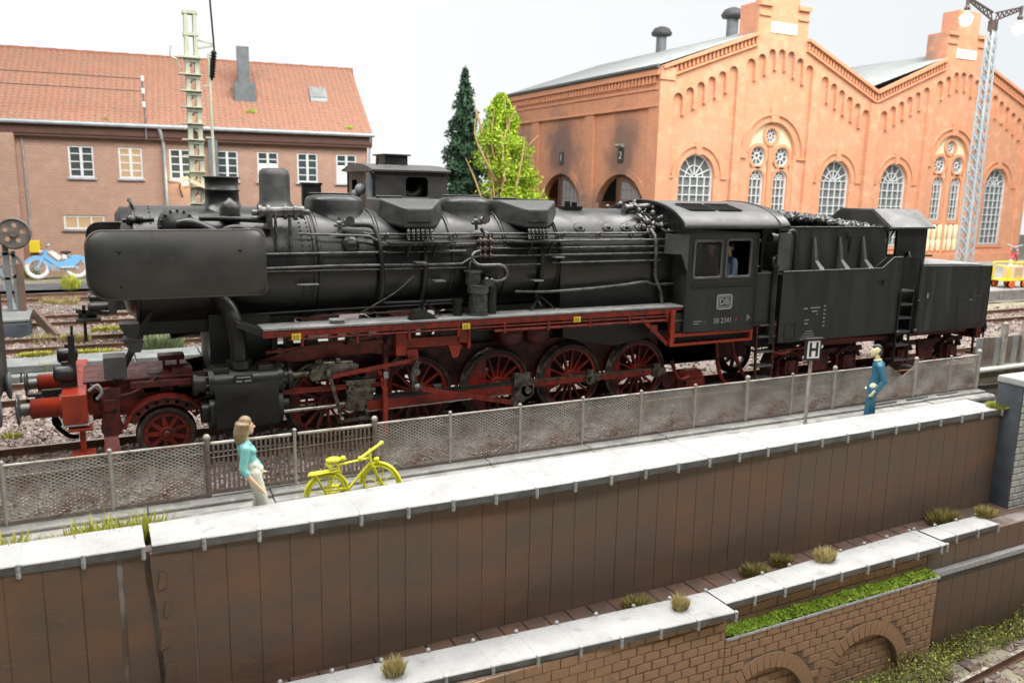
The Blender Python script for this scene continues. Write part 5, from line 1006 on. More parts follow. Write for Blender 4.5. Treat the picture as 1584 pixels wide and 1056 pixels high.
def make_wheel(cw, cwz):
    w = obj('driving_wheel', spoke_wheel(.7, 15, .16, .555, .017, crank=.33), RED, LO, .004)
    obj('tyre', MB().lathe([(.692, -.072), (.70, -.06), (.703, .045), (.735, .055), (.735, .08), (.64, .08)], (0, 0, 0), (0, 1, 0), 64), TYRE, w); obj('tyre_face', MB().lathe([(.625, .06), (.625, -.075), (.691, -.075), (.691, -.068)], (0, 0, 0), (0, 1, 0), 64), TFACE, w)
    seg = [(-.575*math.cos(R(a)), .575*math.sin(R(a))) for a in range(-cw, cw+1, 6)]; obj('counterweight', MB().prism(seg, -.062, .055), RED, w)
    obj('axle', MB().cyl((0, -.1, 0), (0, .84, 0), .1, n=16), REDD, w); return w
w1 = make_wheel(36, 0); w3 = make_wheel(66, 0)
w3.location = (7.95, -.77, .7)
pos = [(4.65, -.77), (6.3, -.77), (9.6, -.77), (11.25, -.77)]
KID = {}
for x in bpy.data.objects:
    if x.parent: KID.setdefault(x.parent.name, []).append(x)
for i, (x, y) in enumerate(pos):
    o = w1 if i == 0 else copy_tree(w1, LO, KID); o.location = (x, y, .7)
for x in (4.65, 6.3, 7.95, 9.6, 11.25):
    o = copy_tree(w1, LO, KID); o.location = (x, .77, .7); o.rotation_euler = (0, R(-90), R(180))
# leading truck
lw = obj('leading_wheel', spoke_wheel(.425, 9, .12, .29, .03), RED, LO, .006); lw.location = (2.05, -.77, .425)
obj('tyre', MB().lathe([(.415, -.078), (.425, -.06), (.428, .045), (.46, .055), (.46, .08), (.36, .08)], (0, 0, 0), (0, 1, 0), 48), TYRE, lw); obj('tyre_face', MB().lathe([(.355, .06), (.355, -.08), (.414, -.08)], (0, 0, 0), (0, 1, 0), 48), TFACE, lw); obj('web', MB().cyl((0, .02, 0), (0, .03, 0), .3, n=32), REDD, lw); obj('axle', MB().cyl((0, -.1, 0), (0, 1.6, 0), .08, n=14), REDD, lw)
KID2 = {}
for x in bpy.data.objects:
    if x.parent: KID2.setdefault(x.parent.name, []).append(x)
o = copy_tree(lw, LO, KID2); o.location = (2.05, .77, .425)
wg = obj('wheel_guard', MB().sheet(arc(2.05, .42, .66, 25, 165, 16)+arc(2.05, .42, .61, 165, 25, 16), [], -.9, -.6), RED, LO)
gr = MB()
for k in range(10): a = R(35+k*13); gr.ball((2.05+.56*math.cos(a), -.82, .42+.56*math.sin(a)), .05, 8)
obj('spring_leaves', MB().sheet(arc(2.05, .42, .6, 30, 155, 12)+arc(2.05, .42, .5, 155, 30, 12), [circ(2.05+.55*math.cos(R(a)), .42+.55*math.sin(R(a)), .034, 8) for a in range(40, 150, 16)], -.86, -.82), REDD, wg)
# ---- front end
fe = obj('front_frame', MB().sheet([(.95, .8), (1.5, .74), (2.75, .95), (2.75, 1.3), (.95, 1.3)], [rrect(1.02, 1.2, 1.0, 1.15, .05), rrect(1.75, 2.0, 1.08, 1.2, .05)], -.62, -.55).sheet([(.95, .8), (1.5, .74), (2.75, .95), (2.75, 1.3), (.95, 1.3)], [], .55, .62).box(1.0, 1.35, -.55, .55, .7, 1.0).box(1.8, 2.3, -.5, .5, .55, .9), RED, LO)
obj('front_platform', MB().box(.9, 2.5, -.66, .66, 1.3, 1.34).box(1.55, 2.45, -.8, -.58, 1.2, 1.3), REDD, fe, .01); obj('manhole', MB().cyl((1.95, -.35, 1.345), (1.95, -.35, 1.352), .13, n=20), BLK, fe)
obj('clamp', MB().box(2.1, 2.5, -.2, -.1, 1.34, 1.42).box(2.02, 2.42, -.2, .1, 1.5, 1.58).box(2.08, 2.12, -.18, -.1, 1.34, 1.52).box(2.3, 2.34, -.18, -.1, 1.34, 1.52), RED, fe); obj('cylinder_steam_box', MB().box(2.2, 2.5, -.62, -.3, 1.34, 1.42).box(2.25, 2.45, -.72, -.66, 1.15, 1.3), REDD, fe)
obj('axlebox_post', MB().prism([(1.12, 1.25), (1.42, 1.25), (1.38, .8), (1.42, .62), (1.38, .5), (1.14, .5), (1.1, .62), (1.15, .85)], -.86, -.72).box(1.16, 1.36, -.9, -.72, .9, 1.08), REDD, fe, .01)
obj('rail_guard', MB().prism([(1.14, .5), (1.34, .5), (1.36, .2), (1.32, .1), (1.16, .1), (1.13, .2)], -.84, -.78), M('faded_red', (.36, .11, .1), .6, c2=(.42, .18, .16), scale=6), fe, .01)
bb = obj('buffer_beam', MB().box(.62, .95, -1.36, 1.36, .86, 1.31), REDB, LO, .012); obj('beam_lip', MB().box(.6, .97, -1.38, -1.0, .84, .86), CONC, bb)
for y in (-.875, .875):
    b = obj('buffer', MB().lathe([(.19, .62), (.19, .58), (.15, .56), (.15, .2), (.135, .19), (.0, .19)], (0, y, 1.04), (1, 0, 0), 24), REDB, LO)
    obj('buffer_rod', MB().cyl((.04, y, 1.04), (.2, y, 1.04), .095, n=18), PIPE, b); obj('buffer_head', MB().lathe([(0, 0), (.15, .005), (.225, .02), (.23, .035), (.18, .05), (.09, .07)], (0, y, 1.04), (1, 0, 0), 28), PIPE, b)
    lp = obj('head_lamp', MB().lathe([(0, -.14), (.11, -.14), (.135, -.11), (.14, .08), (.11, .15), (.0, .17)], (.66, y*.86, 1.52), (1, 0, 0), 20).box(.6, .75, y*.86-.05, y*.86+.05, 1.3, 1.42).cyl((.68, y*.86, 1.64), (.68, y*.86, 1.7), .05, n=10), BLK2, LO)
    obj('lens', MB().cyl((.515, y*.86, 1.52), (.53, y*.86, 1.52), .1, n=18), GREYM, lp)
obj('coupling_hook', MB().cyl((.1, 0, 1.05), (.62, 0, 1.05), .035, n=8).box(.3, .62, -.05, .05, .98, 1.12).tube(bez([(.62, .1, 1.05), (.4, .12, .85), (.2, .1, .8), (.08, .0, .98)], 5), .028, 6).cyl((.25, -.1, 1.03), (.25, .1, 1.03), .05, n=10), BLK, LO)
[obj('brake_hose', MB().tube(bez(q, 5), .035, 8), RUBB_SHADE, LO) for q in ([(.6, -.35, .95), (.45, -.36, .7), (.62, -.38, .45), (.78, -.4, .4)], [(.6, .35, .95), (.42, .36, .7), (.5, .38, .4)])]
obj('lamp_iron', MB().box(.74, .83, -.79, -.71, 1.02, 2.1).box(.72, .9, -.82, -.68, 1.02, 1.06).cyl((.8, -.75, 2.1), (.81, -.75, 2.25), .02, n=6), BLK, LO)
obj('hand_hook', MB().tube(bez([(.98, -1.2, 1.32), (1.1, -1.2, 1.4), (1.15, -1.2, 1.28), (1.08, -1.2, 1.18)], 4), .025, 6), BOARD, LO)
obj('front_steps', MB().box(.68, 1.0, -1.4, -1.1, .76, .8).box(.82, .9, -1.28, -1.22, .3, .78).box(.7, 1.02, -1.42, -1.12, .33, .41), REDB, LO, .008)
obj('front_hose', MB().tube(bez([(1.0, -.72, 1.3), (1.2, -.8, 1.17), (1.5, -.8, 1.12), (1.8, -.75, 1.25), (1.95, -.68, 1.35)], 5), .028, 8), REDD, LO)
ld = obj('smokebox_ladder', MB().bar((1.32, -.78, 1.33), (1.92, -.78, 2.4), .035, .06).bar((1.42, -.5, 1.33), (1.98, -.5, 2.4), .035, .06), BLK, LO)
for x, z in ((1.2, 1.64), (1.5, 1.98), (1.46, 2.22)): obj('tread', MB().box(x, x+.28, -.82, -.46, z-.02, z+.02).prism([(x+.0, z-.02), (x+.3, z-.02), (x+.24, z-.2), (x+.1, z-.2)], -.8, -.76), ROOFG, ld, .004)
obj('tool_box', MB().box(1.2, 1.52, -.96, -.6, 1.42, 1.76), ROOFG, LO, .01)
obj('hose_reel', MB().cyl((2.25, .5, 1.9), (2.6, .5, 1.95), .18, n=16).cyl((2.2, .3, 2.0), (2.5, .2, 2.1), .1, n=12), BLK2, LO)
# ---- cab
cab = obj('cab', MB().sheet([(11.86, 1.6), (13.73, 1.56), (13.73, 3.62), (11.86, 3.7)], [rrect(12.05, 12.71, 2.74, 3.44, .06), rrect(12.89, 13.5, 2.74, 3.46, .06)], -1.5, -1.47), BODY, LO)
obj('cab_side', MB().sheet([(11.86, 1.6), (14.75, 1.56), (14.75, 3.62), (11.86, 3.7)], [], 1.47, 1.5), BODY, LO)
obj('cab_front', MB().sheet([(-1.468, 1.7), (1.468, 1.7), (1.468, 3.74), (.9, 4.1), (0, 4.22), (-.9, 4.1), (-1.468, 3.74)], [], 11.86, 11.9, 'x'), BLK, LO)
obj('cab_floor', MB().box(11.9, 14.4, -1.46, 1.46, 1.62, 1.7), BLK, LO); obj('boiler_backhead', MB().prism([(p[0]*.9, p[1]) for p in fp], 11.9, 12.15, 'x'), BLK, LO)
for a, b, c, d in ((12.05, 12.71, 2.74, 3.44), (12.89, 13.5, 2.74, 3.46)):
    wf = obj('window_frame', MB().sheet(rrect(a-.05, b+.05, c-.06, d+.05, .08), [rrect(a, b, c, d, .05)], -1.52, -1.5), ROOFG, LO, .006)
    obj('sill_strip', MB().box(a, b, -1.53, -1.49, c-.03, c), BOARD, wf)
    if a < 12.5: obj('pane', MB().box(a, b, -1.487, -1.483, c, d), glassmat('cab_glass', (.07, .065, .06), .05, .22), wf)
rs = [(1.56*math.sin(t), 3.74+.5*(math.cos(t)-math.cos(R(80)))/(1-math.cos(R(80)))) for t in [R(-80+160*k/24) for k in range(25)]]
rf = obj('cab_roof', MB().prism([(y, z) for y, z in rs]+[(y*.985, z-.04) for y, z in rs[::-1]], 11.74, 14.3, 'x', True), ROOFG, LO)
[obj('roof_rim', MB().tube([(x, y, z) for y, z in rs], .026, 6), BLK2, rf) for x in (11.74, 14.3)]; obj('rain_gutter', MB().box(11.74, 14.3, -1.585, -1.53, 3.71, 3.74), BLK2, rf)
def rz(y): return np.interp(abs(y), [abs(q[0]) for q in rs[12:]], [q[1] for q in rs[12:]])
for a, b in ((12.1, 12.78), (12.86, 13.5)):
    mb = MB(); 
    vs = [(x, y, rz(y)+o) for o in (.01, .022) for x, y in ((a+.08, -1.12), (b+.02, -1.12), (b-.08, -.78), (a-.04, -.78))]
    mb.add(vs, [(0, 1, 2, 3), (4, 5, 6, 7), (0, 1, 5, 4), (1, 2, 6, 5), (2, 3, 7, 6), (3, 0, 4, 7)]); vo = obj('roof_vent', mb, RUBB_SHADE, rf)  # flat black patch painted for the shade inside a sunken vent opening
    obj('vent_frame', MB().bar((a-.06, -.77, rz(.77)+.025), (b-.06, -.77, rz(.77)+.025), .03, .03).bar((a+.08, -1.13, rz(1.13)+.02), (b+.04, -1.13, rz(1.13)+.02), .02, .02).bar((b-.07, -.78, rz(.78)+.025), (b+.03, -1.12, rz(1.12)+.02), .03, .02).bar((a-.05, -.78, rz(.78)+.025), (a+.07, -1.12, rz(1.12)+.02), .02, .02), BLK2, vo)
obj('spectacle_shield', MB().tube([(11.52, -1.2, 3.5), (11.6, -1.38, 3.52), (11.75, -1.46, 3.5)], .01, 4).prism([(11.5, -1.2), (11.56, -1.36), (11.68, -1.48), (11.86, -1.51), (11.86, -1.49), (11.69, -1.46), (11.58, -1.34), (11.52, -1.2)], 3.2, 3.6, 'z').prism([(11.7, 3.2), (11.86, 3.2), (11.86, 2.85)], -1.51, -1.48), ROOFG, LO)
cr_ = MB()
for k in range(22): cr_.ball((11.92, -1.502, 1.72+k*.09), .014, 6); cr_.ball((13.66, -1.502, 1.7+k*.085), .012, 6)
for k in range(20): cr_.ball((12.0+k*.083, -1.502, 2.6), .013, 6); cr_.ball((12.02+k*.08, -1.502, 2.45), .01, 5); cr_.ball((12.0+k*.083, -1.502, 3.56), .009, 5)
for k in range(18): cr_.ball((random.uniform(12.05, 12.7), -1.502, random.uniform(2.0, 2.35)), .014, 6)
tag(obj('rivets', cr_, BLK2, cab), kind='stuff'); obj('waist_strip', MB().box(12.0, 13.66, -1.525, -1.5, 2.52, 2.55), BLK, cab)
em = obj('emblem_frame', MB().sheet(rrect(12.68, 13.1, 2.03, 2.35, .06), [rrect(12.715, 13.065, 2.065, 2.315, .04)], -1.516, -1.5).sheet(rrect(12.735, 13.045, 2.083, 2.297, .03), [rrect(12.75, 13.03, 2.098, 2.282, .025)], -1.514, -1.5), GREYL, cab); text('emblem_letters', 'DB', .19, GREYL, em, (12.89, -1.506, 2.19), bold=.004)
text('running_number', '50 2341', .155, GREYL, cab, (12.88, -1.506, 1.79)); obj('number_mark', MB().ball((13.24, -1.503, 1.79), .035, 8, (1, .2, 1)), REDB, cab)
obj('small_lettering', MB().box(12.1, 12.32, -1.504, -1.5, 1.80, 1.815).box(12.1, 12.25, -1.504, -1.5, 1.75, 1.765).box(12.38, 12.4, -1.504, -1.5, 1.77, 1.79).box(13.55, 13.57, -1.504, -1.5, 1.75, 1.9).box(13.59, 13.62, -1.504, -1.5, 1.8, 1.86), GREYL, cab)
obj('door_post', MB().cyl((13.74, -1.49, 1.62), (13.72, -1.49, 3.6), .028, n=8).ball((13.74, -1.5, 3.45), .05, 8).ball((13.74, -1.5, 2.9), .04, 8), BLK2, cab)
obj('cab_door', MB().box(13.78, 14.42, -1.43, -1.4, 1.66, 2.76), BODY, LO); obj('door_bead', MB().box(13.78, 14.42, -1.45, -1.43, 2.74, 2.77), ROOFG, LO)
obj('cab_back', MB().box(14.3, 14.36, -1.0, 1.0, 1.7, 3.9), BLK, LO)
wd = obj('wind_deflector', MB().tube([], .01, 4) if 0 else MB().box(14.36, 14.72, -1.44, -1.4, 2.78, 3.62), ROOFG, LO, .02)
obj('rear_arch', MB().prism([(y*.99, z-.02) for y, z in rs]+[(y*.9, z-.16) for y, z in rs[::-1]], 14.3, 14.6, 'x', True), BLK2, LO)
# cab underframe
uf = obj('cab_underframe', MB().box(11.55, 13.76, -1.47, -1.40, 1.5, 1.575).box(11.55, 13.76, -1.47, -1.40, 1.31, 1.36).box(13.70, 13.77, -1.475, -1.395, 1.31, 1.575).box(11.55, 11.66, -1.48, -1.39, 1.31, 2.06), REDB, LO, .006)
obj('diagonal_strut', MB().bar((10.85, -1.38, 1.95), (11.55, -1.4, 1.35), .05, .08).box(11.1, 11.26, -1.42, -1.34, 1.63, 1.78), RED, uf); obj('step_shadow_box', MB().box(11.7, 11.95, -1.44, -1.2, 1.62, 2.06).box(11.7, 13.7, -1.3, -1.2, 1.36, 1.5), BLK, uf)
obj('cab_tread', MB().box(11.66, 11.95, -1.46, -1.2, 1.83, 1.86), ROOFG, uf)
sp2 = obj('cab_ladder', MB().bar((13.92, -1.42, 1.7), (13.98, -1.42, .42), .05, .04).bar((14.44, -1.42, 1.7), (14.44, -1.42, .42), .05, .04), REDD, LO)
for z in (1.62, 1.36, 1.02, .70, .43): obj('tread', MB().box(13.95, 14.42, -1.5, -1.22, z-.015, z+.015), ROOFG, sp2, .006)
obj('stand_pipe', MB().cyl((14.28, -1.47, 1.2), (14.28, -1.47, 2.85), .07, n=12).cyl((14.28, -1.47, 2.85), (14.28, -1.47, 2.92), .085, n=12).lathe([(.05, -.03), (.085, -.03), (.085, .03), (.05, .03)], (14.22, -1.47, 3.02), (.6, -1, 0), 14), BLK2, LO)
obj('trailing_frame', MB().box(11.9, 14.4, -.62, -.5, .75, 1.3).prism([(11.9, .6), (12.4, .6), (12.5, .25), (12.1, .2), (11.9, .35)], -.85, -.75), REDD, LO); obj('ash_box', MB().prism([(12.3, .62), (12.9, .62), (13.05, .3), (13.0, .16), (12.5, .16), (12.25, .3)], -.9, -.7).box(12.45, 12.95, -.95, -.9, .2, .4), RED, LO, .01)
for P_ in ([(13.55, -1.05, 1.3), (13.7, -1.05, .9), (13.95, -1.05, .5), (14.2, -1.05, .22)], [(13.2, -1.0, 1.2), (13.28, -1.0, .7), (13.5, -1.0, .3), (14.0, -1.0, .18)], [(12.0, -1.0, .9), (12.2, -1.0, .5), (12.5, -1.0, .5)]): obj('injector_pipe', MB().tube(bez(P_, 5), .045, 8), RED, LO)
for x, w, z0, z1 in ((4.05, .12, 1.5, 2.1), (4.4, .2, 1.5, 1.75), (4.85, .1, 1.5, 2.1), (5.2, .18, 1.5, 1.8), (5.42, .1, 1.5, 2.1), (5.75, .22, 1.5, 2.1), (6.3, .12, 1.5, 1.85), (6.62, .1, 1.5, 2.1), (6.9, .3, 1.5, 2.1), (3.8, .1, 1.5, 2.1)): obj('boiler_stay', MB().box(x, x+w, -.5, -.2, z0, z1), BLK, fr)
for x in (4.5, 5.55, 6.4): obj('spring_hanger', MB().bar((x-.25, -.66, 1.5), (x, -.66, 1.68), .05, .07).bar((x+.25, -.66, 1.5), (x, -.66, 1.68), .05, .07), REDD, fr)

# ================================================================ TENDER
TX = 14.5
TE = thing('tender', 'black coal tender with small guard cabin coupled behind the locomotive cab', 'tender', (TX, 0, 0))
def tobj(name, mb, mat, par=None, bevel=0, **k):
    mb.v = [(x-TX, y, z) for x, y, z in mb.v]; return obj(name, mb, mat, par or TE, bevel, **k)
def tb(*a): return MB().box(*a)
sp_ = [(14.5, 1.2), (18.3, 1.2), (18.3, 3.02), (18.0, 3.02), (17.62, 2.77), (14.5, 2.77)]
ts = tobj('tank_side', MB().sheet(sp_, [[(17.5, 2.38), (17.72, 2.38), (17.72, 2.5), (17.5, 2.5)]], -1.5, -1.47), BODY); tobj('tank_side', MB().prism(sp_, 1.47, 1.5), BODY)
tobj('water_tank', tb(14.55, 18.28, -1.468, 1.468, 1.2, 2.7), BODY); tobj('edge_bead', MB().tube([(14.5, -1.49, 2.77), (17.62, -1.49, 2.77), (18.0, -1.49, 3.02), (18.3, -1.49, 3.02)], .02, 6), BLK2, ts)
tobj('corner_sheet', MB().prism([(18.0, 3.02), (17.62, 2.77), (17.6, 2.72), (18.3, 2.72), (18.3, 3.02)], -1.3, -1.28), BODY, ts)
tl = MB()
for k in range(4): tl.box(15.15+.05*k, 15.62-.03*k, -1.504, -1.5, 1.24+k*.055, 1.253+k*.055)
for (a, b, z) in ((15.2, 15.32, 1.92), (15.4, 15.7, 1.93), (15.45, 15.62, 1.85), (15.6, 15.64, 1.78), (15.25, 15.38, 1.66), (15.25, 15.36, 1.58)): tl.box(a, b, -1.504, -1.5, z, z+.025)
for k in range(6): tl.box(15.82, 15.88, -1.504, -1.5, 1.5+k*.09, 1.53+k*.09)
tag(tobj('tank_lettering', tl, GREYL, ts), kind='stuff'); tobj('access_plate', MB().sheet(rrect(14.66, 15.0, 1.27, 1.62, .03), [rrect(14.68, 14.98, 1.29, 1.6, .02)], -1.51, -1.5), BLK2, ts)
cb = tobj('coal_bunker', MB().prism([(-1.0, 2.7), (1.0, 2.7), (.93, 3.7), (.85, 3.7), (.85, 3.3), (-.85, 3.3), (-.85, 3.7), (-.93, 3.7)], 14.98, 18.33, 'x'), BODY); tobj('bunker_rim', MB().cyl((14.98, -.93, 3.7), (18.33, -.93, 3.7), .022, n=8), BLK2, cb)
tobj('bunker_front', tb(14.95, 14.98, -.93, .93, 1.7, 3.7), BLK, cb); tobj('bunker_back', tb(18.2, 18.33, -.93, .93, 2.7, 3.75), BODY, cb)
for x in (15.9, 16.72, 17.5): tobj('gusset', MB().add([(x-.03, -.96, 3.48), (x+.03, -.96, 3.48), (x+.05, -1.0, 2.72), (x-.05, -1.0, 2.72), (x-.03, -.99, 3.48), (x+.03, -.99, 3.48), (x+.05, -1.1, 2.95), (x-.05, -1.1, 2.95), (x+.08, -1.34, 2.72), (x-.08, -1.34, 2.72)], [(4, 5, 1, 0), (4, 7, 6, 5), (7, 9, 8, 6), (0, 3, 7, 4), (1, 5, 6, 2), (3, 9, 7), (2, 6, 8)]), ROOFG, cb)
tobj('vent_hook', MB().tube(bez([(15.15, -1.15, 2.72), (15.15, -1.15, 3.45), (15.08, -1.15, 3.62), (14.95, -1.15, 3.62), (14.9, -1.15, 3.5)], 5), .045, 8), BLK2, cb)
tobj('hand_lever', MB().cyl((17.05, -1.0, 3.5), (17.05, -.98, 3.1), .03, n=6).box(16.95, 16.99, -1.0, -.97, 3.45, 3.6), BLK2, cb); tobj('front_cylinder', MB().cyl((14.55, -.98, 3.48), (14.98, -.98, 3.48), .1, n=14), ROOFG, cb); tobj('bunker_stay', MB().bar((14.7, -1.3, 2.76), (14.5, -1.25, 3.1), .03, .05), ROOFG, cb)
# coal heap
n = 1500; X = rng.uniform(15.0, 18.1, n); Y = rng.uniform(-.84, .84, n); hz = np.interp(X, [15, 15.5, 16.2, 17, 18.1], [3.8, 3.9, 3.86, 3.74, 3.64])+.09*np.cos(Y*1.6)-.02
V, Fc = stones(n, (0, 1, 0, 1), .085); V = V.reshape(n, 6, 3); cen = V.mean(1, keepdims=True); V = (V-cen+np.stack([X, Y, hz+rng.uniform(-.03, .04, n)], 1)[:, None]).reshape(-1, 3)-[TX, 0, 0]
tag(obj('coal', fast('coal', V, Fc, COAL), None, TE), kind='stuff'); tobj('coal_base', tb(15.0, 18.2, -.85, .85, 3.3, 3.62), COAL)
# guard cabin
gc = tobj('guard_cabin', MB().sheet([(18.72, 1.6), (19.85, 1.6), (19.85, 3.72), (18.42, 3.72), (18.42, 3.6), (18.72, 3.6)], [], -.92, -.88).box(18.34, 18.40, -.92, .92, 2.7, 3.1), BLK)
grf = [(-1.08, 3.66), (-1.08, 3.7), (-.5, 4.12), (.5, 4.12), (1.08, 3.7), (1.08, 3.66)]
tobj('cabin_roof', MB().prism(grf, 18.34, 19.92, 'x'), ROOFG, gc, .01); tobj('cabin_gable', MB().prism([(-1.0, 3.6), (-1.0, 3.69), (-.48, 4.08), (.48, 4.08), (1.0, 3.69), (1.0, 3.6)], 18.3, 18.338, 'x'), BODY, gc)
tobj('cabin_post', MB().bar((18.42, -.9, 2.75), (18.42, -.9, 3.66), .05, .05).bar((18.72, -.95, 1.6), (18.72, -.95, 3.6), .05, .05), BLK2, gc); tobj('roof_bracket', MB().bar((18.45, -.95, 3.45), (18.62, -.95, 3.66), .03, .03), BLK2, gc); tobj('cabin_handle', MB().cyl((18.32, -.94, 3.3), (18.32, -.94, 3.42), .02, n=6).ball((19.2, -.96, 2.95), .06, 8), BOARD, gc)
# rear tank
rt_ = tobj('rear_tank', MB().prism([(19.0, 1.15), (21.7, 1.15), (21.7, 2.74), (19.05, 2.8), (19.0, 2.9), (18.92, 2.98), (18.92, 1.15)], -1.5, 1.5), TANKM, None, .012)
tobj('tank_cover', MB().add([(19.3, -1.3, 2.82), (21.6, -1.3, 2.77), (21.6, 1.3, 2.77), (19.3, 1.3, 2.82), (19.5, -.6, 2.86), (21.4, -.6, 2.8), (21.4, .9, 2.8), (19.5, .9, 2.86)], [(0, 1, 5, 4), (1, 2, 6, 5), (2, 3, 7, 6), (3, 0, 4, 7), (4, 5, 6, 7)]), BOARD, rt_); tobj('cover_rail', MB().bar((19.1, 0, 2.95), (21.65, .2, 2.86), .05, .05).tube(bez([(19.0, -1.2, 2.85), (19.02, -1.1, 3.05), (19.1, -1.0, 3.1), (19.2, -.9, 2.95)], 4), .03, 6).cyl((21.0, .9, 2.8), (21.15, .9, 3.35), .03, n=6), BLK2, rt_)
tobj('rear_marks', MB().box(20.6, 20.85, -1.506, -1.5, 1.98, 1.995).box(21.15, 21.45, -1.506, -1.5, 1.98, 1.995).box(20.95, 21.05, -1.506, -1.5, 1.88, 1.9).box(19.3, 19.36, -1.506, -1.5, 2.0, 2.12), GREYL, rt_); tobj('rear_panel_line', MB().sheet([(20.5, 1.25), (21.55, 1.25), (21.55, 2.0), (20.5, 2.0)], [[(20.515, 1.265), (21.535, 1.265), (21.535, 1.985), (20.515, 1.985)]], -1.506, -1.5), BLK2, rt_)
rl = tobj('rear_ladder', MB().bar((21.78, -1.45, .5), (21.78, -1.45, 2.74), .03, .03).bar((21.9, -1.1, .5), (21.85, -1.1, 2.74), .03, .03), BLK)
for k in range(8): tobj('rung', MB().cyl((21.78, -1.45, .7+k*.27), (21.88, -1.1, .7+k*.27), .018, n=6), BLK, rl)
tobj('tail_lamp', MB().cyl((22.35, -.9, 2.05), (22.1, -.9, 2.05), .12, n=14).box(21.9, 22.1, -.95, -.85, 1.9, 2.1), BLK); tobj('tail_lens', MB().cyl((22.36, -.9, 2.05), (22.38, -.9, 2.05), .13, n=14).cyl((22.12, -1.04, 2.05), (22.12, -1.02, 2.05), .1, n=14), REDB)
lad = tobj('side_ladder', MB().bar((18.36, -1.46, .42), (18.36, -1.46, 2.3), .05, .04).bar((18.84, -1.46, .42), (18.84, -1.46, 2.3), .05, .04), BLK)
for z in (2.2, 1.87, 1.54, 1.2, .87, .5): tobj('tread', tb(18.38, 18.82, -1.5, -1.2, z-.02, z+.02), ROOFG, lad, .005)
tobj('grab_pole', MB().cyl((18.96, -1.53, 1.2), (18.96, -1.53, 2.9), .03, n=8).cyl((18.3, -1.53, 1.15), (18.3, -1.53, 2.2), .025, n=8).ball((18.96, -1.54, 1.95), .045, 8).ball((18.94, -1.54, 1.2), .08, 8).ball((18.32, -1.54, 1.2), .08, 8), BLK2)
tobj('cabin_floor', tb(18.3, 18.95, -1.2, 1.2, 1.5, 1.6), BLK); tobj('cabin_back', tb(18.3, 18.95, .2, .25, 1.2, 2.7), BLK)
# frame and bogies
tf = tobj('tender_frame', MB().box(14.6, 21.9, -.75, .75, .95, 1.19), BLK); tobj('sole_bar', MB().box(15.9, 18.2, -1.28, -1.22, 1.0, 1.1).box(19.1, 21.3, -1.28, -1.22, 1.02, 1.12).cyl((14.7, -1.3, .98), (15.5, -1.3, 1.0), .04, n=8).cyl((16.0, -1.32, 1.14), (18.2, -1.32, 1.1), .035, n=8), RED, tf)
tobj('frame_pipe', MB().tube(bez([(14.6, -1.3, .95), (14.9, -1.3, .9), (15.3, -1.3, 1.0), (16.0, -1.3, 1.02)], 5), .035, 8), RED, tf)
tw = obj('tender_wheel', spoke_wheel(.5, 9, .14, .36, .03), REDD, TE, .006); obj('tyre', MB().lathe([(.43, -.07), (.495, -.07), (.5, .045), (.53, .055), (.53, .08), (.43, .08), (.43, -.07)], (0, 0, 0), (0, 1, 0), 40), TFACE, tw)
tw.location = (15.34-TX, -.77, .5); KID3 = {}
for x in bpy.data.objects:
    if x.parent: KID3.setdefault(x.parent.name, []).append(x)
for x in (15.34, 17.24, 19.14, 21.04):
    for y in (-.77, .77):
        if x == 15.34 and y < 0: continue
        o = copy_tree(tw, TE, KID3); o.location = (x-TX, y, .5)
for x0 in (15.34, 19.14):
    bgm = MB()
    bgm.bar((x0-.5, -1.02, .8), (x0+2.4, -1.02, .8), .06, .12).bar((x0-.4, -1.02, .28), (x0+2.3, -1.02, .28), .05, .06)
    for d in (0, 1.9):
        bgm.box(x0+d-.16, x0+d+.16, -1.12, -.95, .36, .66); bgm.tube([(x0+d+.42*math.cos(R(a)), -1.06, .5+.36*math.sin(R(a))) for a in range(20, 161, 20)], .05, 6); bgm.cyl((x0+d, -1.15, .5), (x0+d, -1.12, .5), .1, n=12); bgm.bar((x0+d-.3, -1.02, .28), (x0+d-.3, -1.02, .82), .06, .05).bar((x0+d+.3, -1.02, .28), (x0+d+.3, -1.02, .82), .06, .05)
    bgm.prism([(x0+.6, .85), (x0+1.3, .85), (x0+1.2, .35), (x0+.7, .35)], -1.08, -1.0)
    tobj('bogie_frame', bgm, REDD)
tobj('rear_buffer', MB().cyl((21.9, -.875, 1.04), (22.4, -.875, 1.04), .13, n=16).cyl((22.4, -.875, 1.04), (22.44, -.875, 1.04), .23, n=20).cyl((21.9, .875, 1.04), (22.44, .875, 1.04), .13, n=16), BLK2); tobj('rear_beam', tb(21.7, 21.9, -1.3, 1.3, .82, 1.2), RED); tobj('rear_step', MB().box(21.5, 21.75, -1.4, -1.2, .42, .46).bar((21.62, -1.3, .45), (21.6, -1.3, 1.15), .04, .04), BLK)

# ================================================================ WAGON at the left edge, second locomotive
WG = thing('dark_wagon', 'dark wagon end with buffers cut off at the edge of the picture before the locomotive', 'wagon', (-.9, 0, 0))
obj('body', MB().box(-8, .63, -1.4, 1.42, 1.0, 2.95), BLK, WG, .03); obj('underframe', MB().box(-8, .42, -1.2, 1.2, .85, 1.28), REDD, WG)
for y in (-.875, .875): b = obj('buffer', MB().cyl((.42, y, 1.04), (.7, y, 1.04), .1, n=16), BLK, WG); obj('buffer_head', MB().lathe([(.09, .62), (.2, .66), (.235, .69), (.225, .705), (0, .72)], (0, y, 1.04), (1, 0, 0), 24), GREYM, b)
for x in (-1.2, -3.2): obj('wheel', MB().cyl((x, -.8, .46), (x, -.68, .46), .46, n=28).cyl((x, .68, .46), (x, .8, .46), .46, n=28), TYRE, WG)
L2 = thing('tank_locomotive', 'second black tank engine standing behind the boiler of the large locomotive', 'locomotive', (7.0, 10.85, 0))
